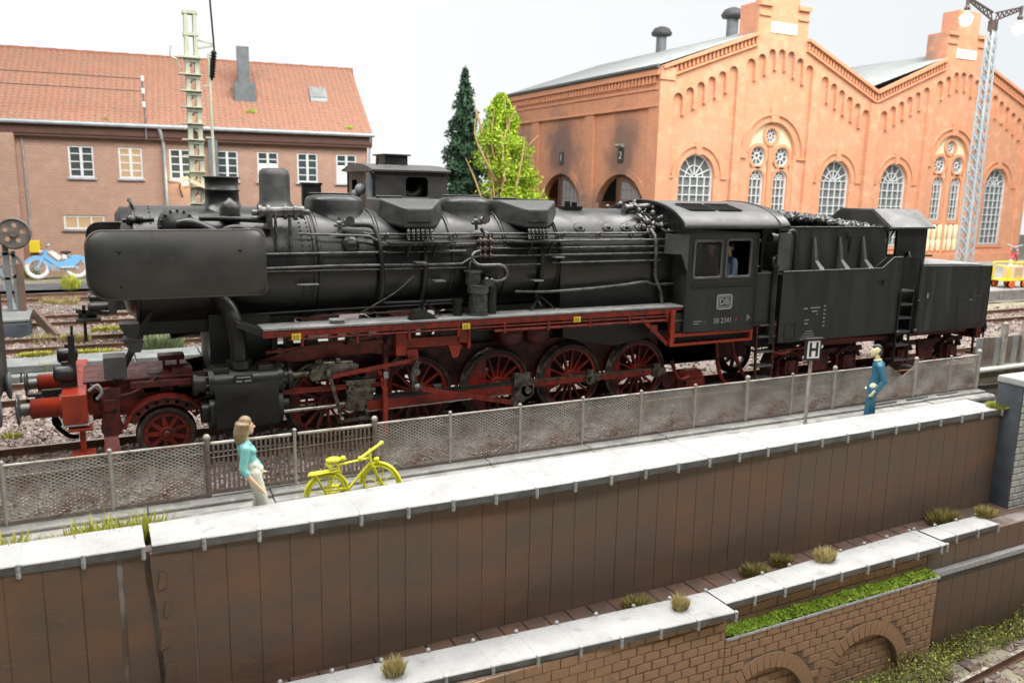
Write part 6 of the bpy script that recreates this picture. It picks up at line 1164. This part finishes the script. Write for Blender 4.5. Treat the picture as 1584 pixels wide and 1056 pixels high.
obj('boiler', MB().lathe([(0, -5.3), (.6, -5.28), (.8, -5.15), (.8, 2.0)], (0, 0, 2.9), (1, 0, 0), 36), BLK2, L2)
obj('side_tank', MB().box(-3.0, 1.6, -1.45, 1.45, 1.5, 3.3), BLK, L2, .03); obj('frame', MB().box(-5.5, 4.6, -.75, .75, .9, 1.5).box(-5.6, -5.4, -1.35, 1.35, .9, 1.35).box(4.5, 4.7, -1.35, 1.35, .9, 1.35), BLK, L2)
cb2 = obj('cab', MB().sheet([(1.75, 1.5), (4.05, 1.5), (4.05, 4.85), (1.75, 4.85)], [rrect(2.7, 3.42, 4.1, 4.7, .12)], -1.55, -1.5).sheet([(1.75, 1.5), (4.05, 1.5), (4.05, 4.85), (1.75, 4.85)], [], 1.5, 1.55).sheet([(-1.5, 1.5), (1.5, 1.5), (1.5, 4.85), (-1.5, 4.85)], [rrect(-1.1, -.5, 4.0, 4.6, .08), rrect(.5, 1.1, 4.0, 4.6, .08)], 1.78, 1.83, 'x').box(4.0, 4.05, -1.5, 1.5, 1.5, 4.85), DEF, L2)
obj('cab_roof', MB().prism([(-1.7, 4.84), (-1.72, 4.9), (-.9, 5.05), (0, 5.1), (.9, 5.05), (1.72, 4.9), (1.7, 4.84)], 1.6, 4.12, 'x'), ROOFG, L2, .01); v2 = obj('roof_vent', MB().box(2.4, 3.15, -.45, .45, 5.05, 5.36).box(2.32, 3.23, -.55, .55, 5.36, 5.4), BLK2, L2); obj('whistle', MB().cyl((2.05, -.8, 5.0), (2.05, -.8, 5.25), .05, n=8).cyl((2.05, -.8, 5.2), (2.05, -.8, 5.32), .03, n=8), BLK2, L2)
obj('dome', MB().lathe([(0, 4.88), (.33, 4.87), (.42, 4.8), (.45, 4.66), (.45, 3.95), (.5, 3.8), (.66, 3.6)], (-.9, 0, 0), n=28), SBX, L2); obj('valve_stack', MB().cyl((.2, 0, 3.6), (.2, 0, 4.44), .3, n=20).cyl((.2, 0, 4.4), (.2, 0, 4.47), .34, n=20), BLK2, L2)
obj('cab_fittings', MB().cyl((1.65, -1.3, 3.6), (1.65, -1.3, 4.8), .12, n=10).ball((1.5, -.8, 4.3), .18, 8).ball((1.5, -.3, 4.15), .16, 8), GREYM, L2); obj('hood_pipe', MB().tube(bez([(2.85, -1.0, 4.2), (3.05, -1.0, 4.12), (3.3, -1.0, 4.22), (3.4, -1.0, 4.5)], 4), .14, 10), BLK, L2)
for y in (-.9, .9): bf = obj('buffer', MB().cyl((-5.6, y, 1.05), (-6.05, y, 1.05), .12, n=14), BLK2, L2); obj('buffer_head', MB().cyl((-6.05, y, 1.05), (-6.1, y, 1.05), .22, n=18), BLK2, bf)
obj('coupler', MB().box(-6.35, -5.9, -.75, -.6, .72, .86).box(-6.4, -5.8, -1.1, -.65, .68, .74).bar((-6.2, -.9, 0.1), (-6.2, -.9, 1.1), .08, .08).bar((-6.4, -.9, .95), (-5.6, -.9, .85), .08, .1), BLK2, L2)
for x in (-4.2, -2.0, .2, 2.6):
    for y in (-.77, .77): obj('wheel', MB().lathe([(.1, -.06), (.6, -.07), (.62, .05), (.65, .07), (.1, .07)], (x, y, .62), (0, 1, 0), 28), REDD, L2)

# ================================================================ PEOPLE (painted model figures)
def hand(p, d, side, s=1.):                                  # palm, four fingers, thumb; d = pointing direction
    p = Vector(p); d = Vector(d).normalized(); w = d.cross(Vector(side)).normalized(); sd = Vector(side).normalized()
    out = [([p, p+d*.045*s, p+d*.085*s], [.024*s, .03*s, .027*s])]
    for k, (o, l) in enumerate(((-.027, .07), (-.009, .082), (.009, .078), (.027, .06))):
        a = p+d*.08*s+w*o*s; b = a+(d*.6+sd*.12)*l*.6*s; c = b+(d*.75+sd*.65)*l*.5*s; out.append(([a, b, c], [.0105*s, .0095*s, .008*s]))
    a = p+d*.02*s-w*.026*s; out.append(([a, a+(d*.6-w*.7)*.045*s, a+(d*1.1-w*.75+sd*.3)*.07*s], [.013*s, .011*s, .009*s])); return out
def head(c, fwd, k=1.):                                      # skull, jaw, nose, brow, ears, mouth
    c = Vector(c); f = Vector(fwd).normalized(); u = Vector((0, 0, 1)); l = u.cross(f); u = f.cross(l).normalized()
    P = lambda a, b, z: c+f*a*k+l*b*k+u*z*k
    return [([P(-.02, 0, .035)], [.088*k]), ([P(.02, 0, .0), P(.03, 0, -.05)], [.075*k, .062*k]), ([P(.045, 0, -.085)], [.045*k]), ([P(.078, 0, .012), P(.108, 0, -.028)], [.012*k, .017*k]), ([P(.07, -.03, .03), P(.078, 0, .028), P(.07, .03, .03)], [.013*k]*3),
            ([P(.078, -.02, -.062), P(.084, .02, -.062)], [.011*k, .011*k]), ([P(-.01, .083, -.005)], [(.02*k, .012*k, .03*k)]), ([P(-.01, -.083, -.005)], [(.02*k, .012*k, .03*k)])]
def eyes(root, c, fwd, k=1.):
    c = Vector(c); f = Vector(fwd).normalized(); l = Vector((0, 0, 1)).cross(f); e = MB()
    for s in (-1, 1): e.ball(c+f*.079*k+l*s*.032*k+Vector((0, 0, .008)), .0115*k, 8)
    obj('eyes', e, BLKM, root)
WO = thing('person', 'woman with long brown hair in turquoise top and cream trousers on the footpath', 'person', (2.93, -3.2, -.45))
H0 = Vector((.0, 0, 1.555)); F0 = Vector((1, -.12, .06))
body = head(H0, F0, .95)+[([H0+Vector((-.02, 0, -.05)), (-.03, 0, 1.36), (-.04, 0, 1.28)], [.05, .048, .06]), ([(-.03, 0, 1.25), (.02, 0, 1.05), (.09, 0, .92)], [.08, .07, .08])]
na = [(-.05, -.165, 1.27), (-.1, -.2, .98), (.02, -.23, .82), (.1, -.23, .72)]; fa = [(-.03, .165, 1.27), (.0, .22, 1.0), (.16, .2, .87)]
body += [(na, [.045, .036, .03, .022]), (fa, [.045, .036, .024])]+hand((.105, -.23, .715), (.55, 0, -.8), (.8, .1, .5))+hand((.165, .2, .865), (.7, -.1, -.7), (.7, 0, .6))
body += [([(.08, -.075, .88), (.17, -.08, .47), (.17, -.085, .07)], [.085, .055, .04]), ([(.08, .075, .88), (.15, .08, .47), (.1, .085, .07)], [.085, .055, .04])]
obj('body', capsules(body, .0085, SKIN, 'body'), None, WO); eyes(WO, H0, F0, .95)
obj('top', capsules([([(-.04, 0, 1.27), (-.01, 0, 1.15), (.03, 0, 1.04), (.07, 0, .96)], [.105, .112, .098, .115]), ([(-.05, -.12, 1.27), (-.06, .12, 1.27)], [.075, .075]), ([(-.045, -.16, 1.27), (-.1, -.2, 1.0), (-.06, -.215, .93)], [.068, .056, .055]), ([(-.03, .16, 1.27), (.0, .215, 1.02), (.06, .21, .96)], [.068, .056, .05]), ([(.055, -.06, 1.2)], [.06]), ([(.055, .06, 1.2)], [.06])], .011, TEAL, 'top'), None, WO)
obj('trousers', capsules([([(.05, -.02, .97), (.085, 0, .9)], [.115, .13]), ([(.06, -.075, .87), (.165, -.085, .5), (.18, -.09, .3), (.18, -.09, .08)], [.105, .075, .072, .078]), ([(.06, .075, .87), (.15, .085, .5), (.11, .09, .3), (.1, .09, .08)], [.105, .075, .072, .078])], .011, CREAMT, 'trousers'), None, WO)
hp = []
for k in range(9):
    a = R(70+k*27.5); hp.append(([H0+Vector((.02*0-.02, 0, .075)), H0+Vector((-.03+.095*math.cos(a)*(.6 if math.cos(a) > 0 else 1), .098*math.sin(a), .03)), H0+Vector((-.05+.1*math.cos(a)*(.35 if math.cos(a) > 0 else 1), .1*math.sin(a), -.09)), H0+Vector((-.07+.08*min(math.cos(a), .1), .075*math.sin(a), -.2-.02*(k % 2)))], [.045, .036, .036, .022]))
obj('hair', capsules(hp+[([H0+Vector((-.02, 0, .06))], [.092])], .011, HAIRB, 'hair', 2), None, WO)
obj('shoe', capsules([([(.14, -.09, .04), (.3, -.1, .03)], [.045, .035])], .012, SHOE, 'shoe'), None, WO); obj('shoe', capsules([([(.06, .09, .04), (.22, .1, .03)], [.045, .035])], .012, SHOE, 'shoe'), None, WO)
MA = thing('person', 'man with black hair in blue overalls looking toward the train', 'person', (15.72, -3.1, -.45), R(-46))
H1 = Vector((-.02, 0, 1.68)); F1 = Vector((-1, -.25, .1))
body = head(H1, F1)+[([H1+Vector((.02, 0, -.06)), (.03, 0, 1.48), (.05, 0, 1.4)], [.056, .055, .07]), ([(.06, 0, 1.36), (.06, 0, 1.15), (.0, 0, .98)], [.09, .085, .085])]
na = [(.08, -.19, 1.38), (.17, -.24, 1.1), (.04, -.24, .9), (-.01, -.22, .84)]; fa = [(.05, .19, 1.38), (.1, .24, 1.1), (-.05, .2, .93)]
body += [(na, [.05, .042, .032, .028]), (fa, [.05, .042, .03])]+hand((-.01, -.22, .84), (-.4, .15, -.9), (-.6, .5, .3))+hand((-.05, .2, .93), (-.5, -.1, -.8), (-.6, -.4, .4))
body += [([(0, -.09, .94), (-.06, -.1, .5), (-.08, -.1, .07)], [.09, .06, .045]), ([(0, .09, .94), (.0, .1, .5), (.03, .1, .07)], [.09, .06, .045])]
obj('body', capsules(body, .0095, SKINP, 'body'), None, MA); eyes(MA, H1, F1)
obj('jacket', capsules([([(.06, 0, 1.38), (.07, 0, 1.2), (.04, 0, 1.02), (.01, 0, .88)], [.13, .135, .13, .145]), ([(.06, -.13, 1.4), (.06, .13, 1.4)], [.085, .085]), ([(.08, -.18, 1.38), (.175, -.245, 1.1), (.06, -.25, .92)], [.075, .066, .056]), ([(.05, .18, 1.38), (.1, .245, 1.1), (-.02, .21, .96)], [.075, .066, .056]), ([(.02, 0, 1.47)], [.075])], .012, BLUEW, 'jacket'), None, MA)
obj('trousers', capsules([([(.0, -.02, .9), (.0, .02, .9)], [.135, .135]), ([(0, -.09, .88), (-.06, -.1, .5), (-.08, -.1, .08)], [.11, .085, .08]), ([(0, .09, .88), (.0, .1, .5), (.03, .1, .08)], [.11, .085, .08])], .012, BLUEW, 'trousers'), None, MA)
hq = [([H1+Vector((.03, .03, .055))], [.098]), ([H1+Vector((.06, .02, 0))], [.082]), ([H1+Vector((-.045, -.02, .1)), H1+Vector((.03, .0, .115))], [.035, .04]), ([H1+Vector((.07, .02, -.05))], [.06])]
obj('hair', capsules(hq, .012, HAIRK, 'hair', 2), None, MA); obj('collar', MB().lathe([(.075, -.02), (.085, .0), (.07, .025), (.062, .02)], (.03, 0, 1.5), (-.2, 0, 1), 16), SKINP, MA)
for y, x in ((-.1, -.08), (.1, .03)): obj('shoe', capsules([([(x+.03, y, .045), (x-.17, y, .035)], [.05, .04])], .012, SHOE, 'shoe'), None, MA)
# crew in the cab
def crew(label, loc, rz, cloth, skin, hair_m, arm):
    t = thing('person', label, 'person', loc, rz)
    h = Vector((0, 0, 1.56)); f = Vector((1, 0, 0))
    b = head(h, f)+[([h+Vector((-.02, 0, -.06)), (-.03, 0, 1.3)], [.055, .06]), ([(-.03, 0, 1.25), (-.02, 0, .9)], [.12, .12]), (arm, [.045, .038, .03])]+hand(arm[-1], (1, 0, -.2), (0, 0, 1))+[([(-.03, .19, 1.27), (-.02, .22, 1.0), (.12, .18, .85)], [.045, .038, .03])]+hand((.12, .18, .85), (1, 0, -.3), (0, 0, 1))
    b += [([(0, s*.09, .9), (.02, s*.09, .45), (0, s*.09, .05)], [.09, .06, .045]) for s in (-1, 1)]
    obj('body', capsules(b, .012, skin, 'body'), None, t); eyes(t, h, f)
    obj('clothes', capsules([([(-.03, 0, 1.28), (-.02, 0, 1.1), (0, 0, .88)], [.135, .135, .135]), ([(-.03, -.15, 1.3), (-.03, .15, 1.3)], [.08, .08]), ([arm[0], arm[1], Vector(arm[1]).lerp(Vector(arm[2]), .7)], [.066, .055, .045]), ([(-.03, .19, 1.27), (-.02, .22, 1.0), (.06, .2, .92)], [.066, .055, .045])]+[([(0, s*.09, .88), (.02, s*.09, .45), (0, s*.09, .06)], [.11, .08, .07]) for s in (-1, 1)], .014, cloth, 'clothes'), None, t)
    obj('hair', capsules([([h+Vector((-.03, 0, .05))], [.094]), ([h+Vector((-.05, 0, -.01))], [.08])], .014, hair_m, 'hair', 2), None, t); return t
DARKC = M('dark_jacket', (.045, .032, .028), .7, c2=(.06, .04, .033), scale=6)
crew('train driver in dark brown jacket behind the glazed cab window', (13.12, -.72, 1.7), R(205), DARKC, M('ruddy_skin', (.6, .3, .2), .5), HAIRK, [(-.03, .18, 1.27), (.1, .22, 1.0), (.16, .26, .97)])
crew('fireman in blue-grey shirt standing at the open cab window', (13.36, -1.0, 1.7), R(180), M('grey_blue_shirt', (.12, .17, .24), .6), SKIN, HAIRK, [(-.03, .18, 1.27), (.02, .22, 1.0), (.2, .2, .95)])

# ================================================================ BICYCLE
BI = thing('bicycle', 'bright yellow bicycle with luggage rack standing on the footpath behind the wall', 'bicycle', (4.07, -3.02, -.45), R(6)); BI.scale = (.9, .92, .92)
def ringw(c, r, t, rot=0, n=28): return [Vector(c)+Vector((r*math.cos(2*math.pi*k/n)*math.cos(rot), r*math.cos(2*math.pi*k/n)*math.sin(rot), r*math.sin(2*math.pi*k/n))) for k in range(n+1)]
def bwheel(x, rot):
    o = obj('wheel', MB().tube(ringw((0, 0, 0), .315, 0, rot), .026, 8), BIKEY, BI, loc=(x, 0, .34)); s = MB()
    for k in range(9): a = 2*math.pi*k/9; s.cyl((0, 0, 0), (.3*math.cos(a)*math.cos(rot), .3*math.cos(a)*math.sin(rot), .3*math.sin(a)), .009, n=5)
    obj('spokes', s.cyl((0, -.05, 0), (0, .05, 0), .03, n=8), BIKEY, o)
    g = [Vector((.37*math.cos(R(a))*math.cos(rot), .37*math.cos(R(a))*math.sin(rot), .37*math.sin(R(a)))) for a in range(5, 186 if x > .5 else 176, 10)]; obj('mudguard', MB().tube(g, .028, 6), BIKEY, o); return o
bwheel(0, 0); bwheel(.98, R(-48))
fm = MB()
for a, b, r in (((.33, 0, .3), (.2, 0, .84), .024), ((.2, 0, .8), (.78, 0, .83), .022), ((.33, 0, .3), (.8, 0, .76), .024), ((.82, 0, .68), (.76, 0, .93), .028), ((0, .06, .34), (.2, 0, .75), .016), ((0, -.06, .34), (.2, 0, .75), .016), ((0, .06, .34), (.33, 0, .3), .018), ((0, -.06, .34), (.33, 0, .3), .018), ((.82, .05, .7), (.98, .06, .34), .018), ((.82, -.05, .7), (.98, -.06, .34), .018)): fm.cyl(a, b, r, n=8)
obj('frame', fm, BIKEY, BI); obj('saddle', MB().ball((.13, 0, .9), .13, 12, (1.05, .75, .4)).ball((.3, 0, .9), .05, 8).cyl((.18, 0, .8), (.17, 0, .88), .02, n=8).cyl((.06, -.06, .82), (.06, .06, .82), .04, n=8), BIKEY, BI)
obj('handlebar', MB().tube(bez([(.52, -.2, .93), (.58, -.19, .945), (.7, -.08, .95), (.8, 0, .955), (.92, .08, .97), (1.04, .14, 1.0), (1.07, .16, 1.0)], 5), .024, 8).ball((.52, -.2, .92), .04, 8).ball((1.07, .16, 1.0), .045, 8).cyl((.76, 0, .9), (.79, 0, .99), .022, n=8), BIKEY, BI)
obj('head_light', MB().lathe([(0, 0), (.045, .02), (.05, .08)], (.85, 0, .78), (1, 0, 0), 10), BIKEY, BI); obj('luggage_rack', MB().tube([(.2, .05, .72), (-.25, .06, .72), (-.3, 0, .7), (-.25, -.06, .72), (.2, -.05, .72)], .016, 6).cyl((-.2, .06, .72), (0, .06, .34), .013, n=6).cyl((-.2, -.06, .72), (0, -.06, .34), .013, n=6).box(-.25, .1, -.05, .05, .715, .73), BIKEY, BI)
obj('crank', MB().cyl((.33, -.03, .3), (.33, .03, .3), .1, n=16).bar((.33, -.06, .3), (.45, -.06, .2), .02, .03).bar((.33, .06, .3), (.21, .06, .4), .02, .03).box(.4, .5, -.15, -.06, .18, .21).box(.14, .25, .06, .15, .39, .42).bar((0, -.05, .4), (.33, -.05, .39), .02, .03), BIKEY, BI)

# ================================================================ HALT SIGN
HN = thing('halt_sign', 'white board with black letter H on a thin grey post beside the fence', 'sign', (13.9, -3.02, -.45))
obj('post', MB().cyl((0, 0, 0), (0, 0, 1.7), .035, n=10), FENCE, HN)
bd = obj('board', MB().box(-.19, .19, -.05, -.0, 1.62, 2.06), BLKM, HN, .008); bd.rotation_euler = (0, 0, R(-8))
obj('white_panel', MB().box(-.145, .145, -.058, -.05, 1.665, 2.02), SIGNW, bd); obj('hood', MB().box(-.22, .22, -.1, .02, 2.06, 2.075), BLKM, bd)
obj('letter', MB().box(-.105, -.05, -.064, -.058, 1.7, 1.985).box(.05, .105, -.064, -.058, 1.7, 1.985).box(-.05, .05, -.064, -.058, 1.82, 1.87), BLKM, bd)

# ================================================================ MOPEDS, LUGGAGE CART, WIRE TENSIONER
def moped(label, loc, rz, paint):
    t = thing('moped', label, 'moped', loc, rz)
    for x in (0, 1.55):
        w = obj('wheel', MB().tube(ringw((0, 0, 0), .41, 0, 0, 24), .1, 8), WHITEP, t, loc=(x, 0, .5)); s = MB().cyl((0, -.08, 0), (0, .08, 0), .1, n=12)
        for k in range(12): a = 2*math.pi*k/12; s.cyl((0, 0, 0), (.4*math.cos(a), 0, .4*math.sin(a)), .012, n=5)
        obj('spokes', s, GUTTER, w); obj('mudguard', MB().sheet([(.55*math.cos(R(a)), .55*math.sin(R(a))) for a in range(-15 if x < 1 else 10, 165, 12)]+[(.4*math.cos(R(a)), .4*math.sin(R(a))) for a in range(150, -10 if x < 1 else 10, -12)], [], -.1, .1), paint, w, .02)
    obj('body', MB().prism([(.3, .95), (.42, 1.1), (.62, .92), (.85, .78), (1.2, .82), (1.35, .98), (1.2, 1.02), (1.75, 1.02), (1.7, .8), (1.4, .52), (.85, .5), (.55, .74)], -.14, .14), paint, t, .03)
    obj('fork', MB().bar((0, -.1, .5), (.38, -.06, 1.25), .05, .09).bar((0, .1, .5), (.38, .06, 1.25), .05, .09).prism([(.2, 1.02), (.42, 1.3), (.5, 1.2), (.34, .9)], -.1, .1), paint, t, .015)
    obj('tank_panel', MB().prism([(.46, 1.22), (.62, 1.26), (1.0, .98), (.85, .84)], -.19, .19), WHITEP, t, .03); obj('engine', MB().cyl((.62, -.12, .52), (.62, .12, .52), .17, n=14).cyl((.85, -.13, .48), (.85, .13, .48), .13, n=12).cyl((.6, 0, .6), (.5, 0, .85), .12, n=10).cyl((.9, -.15, .5), (1.5, -.15, .52), .05, n=8), GUTTER, t)
    obj('saddle', MB().ball((1.15, 0, 1.18), .2, 12, (1.2, .8, .35)).cyl((1.15, 0, 1.0), (1.15, 0, 1.15), .04, n=8), BLKM, t); obj('handlebar', MB().tube(bez([(.5, -.35, 1.5), (.42, -.2, 1.45), (.38, 0, 1.38), (.42, .2, 1.45), (.5, .35, 1.5)], 4), .035, 8).lathe([(0, 0), (.08, .02), (.11, .14), (.11, .18)], (.3, 0, 1.2), (-1, 0, 0), 12).ball((.5, -.36, 1.5), .06, 8).ball((.5, .36, 1.5), .06, 8), GUTTER, t)
    obj('side_box', MB().box(1.0, 1.18, -.14, .14, .88, 1.08), WHITEP, t, .03); return t
moped('pale blue moped with white-walled tyres parked before the brick house', (-1.2, 27.2, 0), 0, SKYB)
moped('red moped parked on the platform near the engine shed', (48.6, 14.6, .3), R(25), M('moped_red', (.55, .05, .04), .4))
CA = thing('luggage_cart', 'yellow tubular luggage cart with orange wheels and a beige crate on the platform', 'luggage cart', (39.9, 9.2, .3)); CA.scale = (.8, .8, .8)
obj('deck', MB().box(-1.0, 1.0, -.5, .5, .42, .52), CARTY, CA, .02); obj('end_hoop', MB().tube(bez([(.95, -.45, .5), (.97, -.45, 1.25), (.95, -.3, 1.42), (.95, .3, 1.42), (.97, .45, 1.25), (.95, .45, .5)], 4), .06, 8).cyl((.95, 0, .5), (.95, 0, 1.42), .05, n=8).cyl((.95, -.45, .8), (.95, .45, .8), .05, n=8), CARTY, CA); obj('side_hoop', MB().tube(bez([(-1.0, .5, .5), (-1.0, .5, 1.35), (-.85, .5, 1.45), (.8, .5, 1.45), (.95, .5, 1.3)], 4), .05, 8).tube(bez([(-1.0, -.45, .5), (-1.02, -.45, 1.1), (-1.0, -.3, 1.25), (-1.0, .3, 1.25), (-1.0, .45, .5)], 4), .05, 8), CARTY, CA)
for x in (-.6, .65):
    for y in (-.5, .5): w = obj('wheel', MB().cyl((x, y-.06, .23), (x, y+.06, .23), .23, n=18), ORNG, CA); obj('tyre', MB().lathe([(.2, -.05), (.24, -.05), (.25, 0), (.24, .05), (.2, .05)], (x, y+.08, .23), (0, 1, 0), 18), RUBB_SHADE, w)
obj('draw_bar', MB().cyl((1.0, 0, .35), (2.1, -.5, .06), .05, n=8).cyl((2.0, -.75, .06), (2.2, -.25, .06), .045, n=8), CARTY, CA)
cr1 = obj('crate', MB().box(-.25, .55, -.35, .35, 0, .75), CRATE, None, .02, loc=(39.9, 9.2, .72)); cr1.scale = (.8, .8, .8); tag(cr1, 'beige wooden crate standing on the yellow luggage cart', 'crate')
for k in range(3): obj('slat', MB().box(-.27, .57, -.365, -.35, .03+k*.25, .2+k*.25), CRATE, cr1, .006)
WT = thing('wire_tensioner', 'dark signal wire tensioner with a big spoked pulley on a post', 'signal pulley', (-1.15, 14.6, -.18))
obj('post', MB().box(-.2, -.05, -.1, .1, 0, 2.6).box(.02, .12, -.1, .1, 0, 2.4).box(-.3, .3, -.25, .25, 0, .12), GREYM, WT, .01); obj('rust_guide', MB().box(.12, .3, -.12, .06, .1, 2.0), LEDGE, WT, .01)
py = obj('pulley', MB().sheet(circ(.14, 2.95, .46, 32), [circ(.14+.24*math.cos(R(a)), 2.95+.24*math.sin(R(a)), .07, 10) for a in (10, 82, 154, 226, 298)], -.22, -.14), M('pulley_iron', (.1, .085, .075), .6, c2=(.16, .14, .12), scale=5), WT, .015); obj('rim', MB().lathe([(.43, -.26), (.48, -.25), (.48, -.11), (.43, -.1)], (.14, 0, 2.95), (0, 1, 0), 36).cyl((.14, -.3, 2.95), (.14, 0, 2.95), .1, n=14), bpy.data.materials['pulley_iron'], py)
obj('second_pulley', MB().sheet(circ(-.12, 1.95, .42, 28), [circ(-.12, 1.95, .34, 24)], -.1, -.04).bar((-.5, -.07, 1.95), (.26, -.07, 1.95), .04, .05).bar((-.12, -.07, 1.6), (-.12, -.07, 2.3), .04, .05), GREYM, WT); obj('strut', MB().bar((-.55, 0, 2.9), (.0, -.05, .6), .1, .12).bar((-.3, .1, 3.2), (-.7, .1, 1.6), .1, .1), GUTTER, WT); obj('link_chain', MB().ball((-.3, -.1, 2.7), .09, 8).ball((-.34, -.1, 2.5), .09, 8).ball((-.3, -.1, 2.3), .1, 8), GUTTER, WT)
SB = thing('stone_plinth', 'grey stone base block under the signal wire tensioner between the tracks', 'stone block', (-3.4, 12.7, -.2))
for k in range(2): obj('block', MB().box(0, 1.45, 0, .9, .0, .5) if k else MB().box(1.46, 2.72, 0, .9, 0, .48), SLATE, SB, .03)
obj('top_slab', MB().box(-.02, 2.72, -.0, 2.4, .5, .58), KERBM, SB, .02)
tag(obj('leaning_plank', MB().bar((-.6, 13.4, .5), (.0, 12.6, -.2), .12, .28), LEDGE, None, .02), 'rust-brown plank leaning against the grey stone block', 'plank')

# ================================================================ PLANTS
def tuft(label, x, y, z, n, w, h, mat, lean=.35, group=None, bw=.01): t = obj('grass_tuft', tuftmesh('grass_tuft', n, w, h, mat, lean, bw), None, None, loc=(x, y, z)); return tag(t, label, 'grass tuft', group)
tuft('straw tuft hanging over the lower white cap at its near end', 4.42, -5.1, -2.0, 260, .13, .3, TUFTS, .5)
tuft('long olive tuft at the wall foot nearer the crack than the capstone straw tuft', 8.74, -4.62, -2.25, 420, .24, .2, TUFTO, .9)
tuft('tall straw tuft standing on the lower cap beside its step', 9.05, -5.3, -2.0, 300, .13, .26, TUFTS, .5)
tuft('wide olive tuft at the wall foot, first of a pair above the mossy shelf', 11.3, -4.55, -2.22, 420, .24, .2, TUFTO, .9)
tuft('small dark olive tuft at the wall foot, second of a pair', 12.05, -4.45, -2.22, 320, .2, .2, TUFTO, .8)
tuft('round pale straw tuft on the white cap above the mossy shelf', 12.5, -5.02, -1.985, 420, .2, .24, TUFTS, .7)
tuft('large olive tuft behind the last white cap stones', 16.5, -4.5, -2.17, 520, .36, .3, TUFTO, .9)
tuft('yellow olive tuft lying over the last white cap stones', 17.15, -4.95, -1.96, 360, .24, .2, TUFTO, .9)
tuft('yellow moss cushion at the corner where the tall wall meets the pier', 18.5, -4.12, -.02, 520, .3, .14, TUFTY, 1.2)
tuft('olive grass tuft growing at the foot of the masonry pier', 19.3, -4.95, -2.2, 300, .25, .22, TUFTO, .8)
g1 = 'yellow grass clumps behind the tall wall'
ORD = ['first', 'second', 'third', 'fourth', 'fifth', 'sixth']
for k_, (x, w) in enumerate(((1.62, .18), (1.4, .26), (1.05, .32), (.75, .25), (-.02, .25), (-.35, .3))): tuft(ORD[k_]+' yellow-green grass clump behind the tall wall, counted from its crack', x, -3.26, -.45, 360, w, .53, TUFTY, .6, g1, .02)
for k_, (x, y) in enumerate(((7.9, -3.1), (9.3, -3.15), (10.6, -3.1), (15.4, -3.05), (16.6, -3.0))): tuft(ORD[k_]+' tiny green weed on the footpath, counted from the yellow bicycle', x, y, -.45, 90, .16, .3, MOSS, .8, 'weeds along the footpath')
g2 = 'tan grass tufts between the sidings'
for k_, (x, y) in enumerate(((-.34, 11.7), (.36, 11.5), (.6, 11.4), (-.5, 19.9), (.2, 19.7))): tuft(ORD[k_]+' tan grass tuft between the sidings, counted from the stone plinth', x, y, -.18, 260, .3, .35, TUFTS, .5, g2, .016)
for k_, (x, y, w) in enumerate(((-.54, 9.7, .25), (-.25, 9.75, .25), (.75, 9.6, .3), (1.05, 9.55, .5), (1.3, 13.3, .4), (1.75, 13.2, .7))): tuft(ORD[k_]+' low yellow-green moss patch between the sidings, counted from the stone plinth', x, y, -.18, 420, w, .16, TUFTY, .9, 'moss patches between the sidings', .018)
tuft('small green weed growing from the stone kerb', -.03, 6.9, .0, 140, .15, .25, SCRUBY, .5); tuft('grey-green round bush behind the smokebox ladder', 2.55, 8.8, -.1, 900, .55, .6, M('grey_green', (.2, .25, .12), .8), .6, None, .02)
tuft('tall light green weed beside the asphalt road', .15, 23.6, -.1, 260, .3, .75, SCRUBY, .35, None, .03); tuft('green weed at the corner of the brick house', -1.6, 28.2, -.05, 220, .35, .6, SCRUB, .4, None, .03); tuft('green weed growing along the platform edge', 34.1, 8.3, -.15, 220, .45, .5, SCRUBY, .4, None, .03)
tuft('yellow-green weed in the ballast beside the buffers', -.35, 1.9, -.15, 120, .15, .15, TUFTY, .6)
# scrub along the foot of the lower wall
def scrub(name, n, mat, size, f):
    X = rng.uniform(11.6, 23, n); wv = .5+.5*np.sin(X*2.3)*np.sin(X*.9+1); yw = -5.36-rng.uniform(0, 1, n)*(.42+.25*wv)-np.where(X < 15, .2, 0); Z = -4.33+(.12+.3*wv)*rng.uniform(0, 1, n)**1.3*f
    V, Fc = scatter_quads(np.stack([X, yw, Z], 1), size); return tag(obj(name, fast(name, V, Fc, mat), None), kind='stuff')
scrub('undergrowth', 9500, SCRUB, .028, 1.0); scrub('undergrowth', 2400, SCRUBY, .024, 1.15); scrub('undergrowth', 3000, TUFTO, .03, .9)
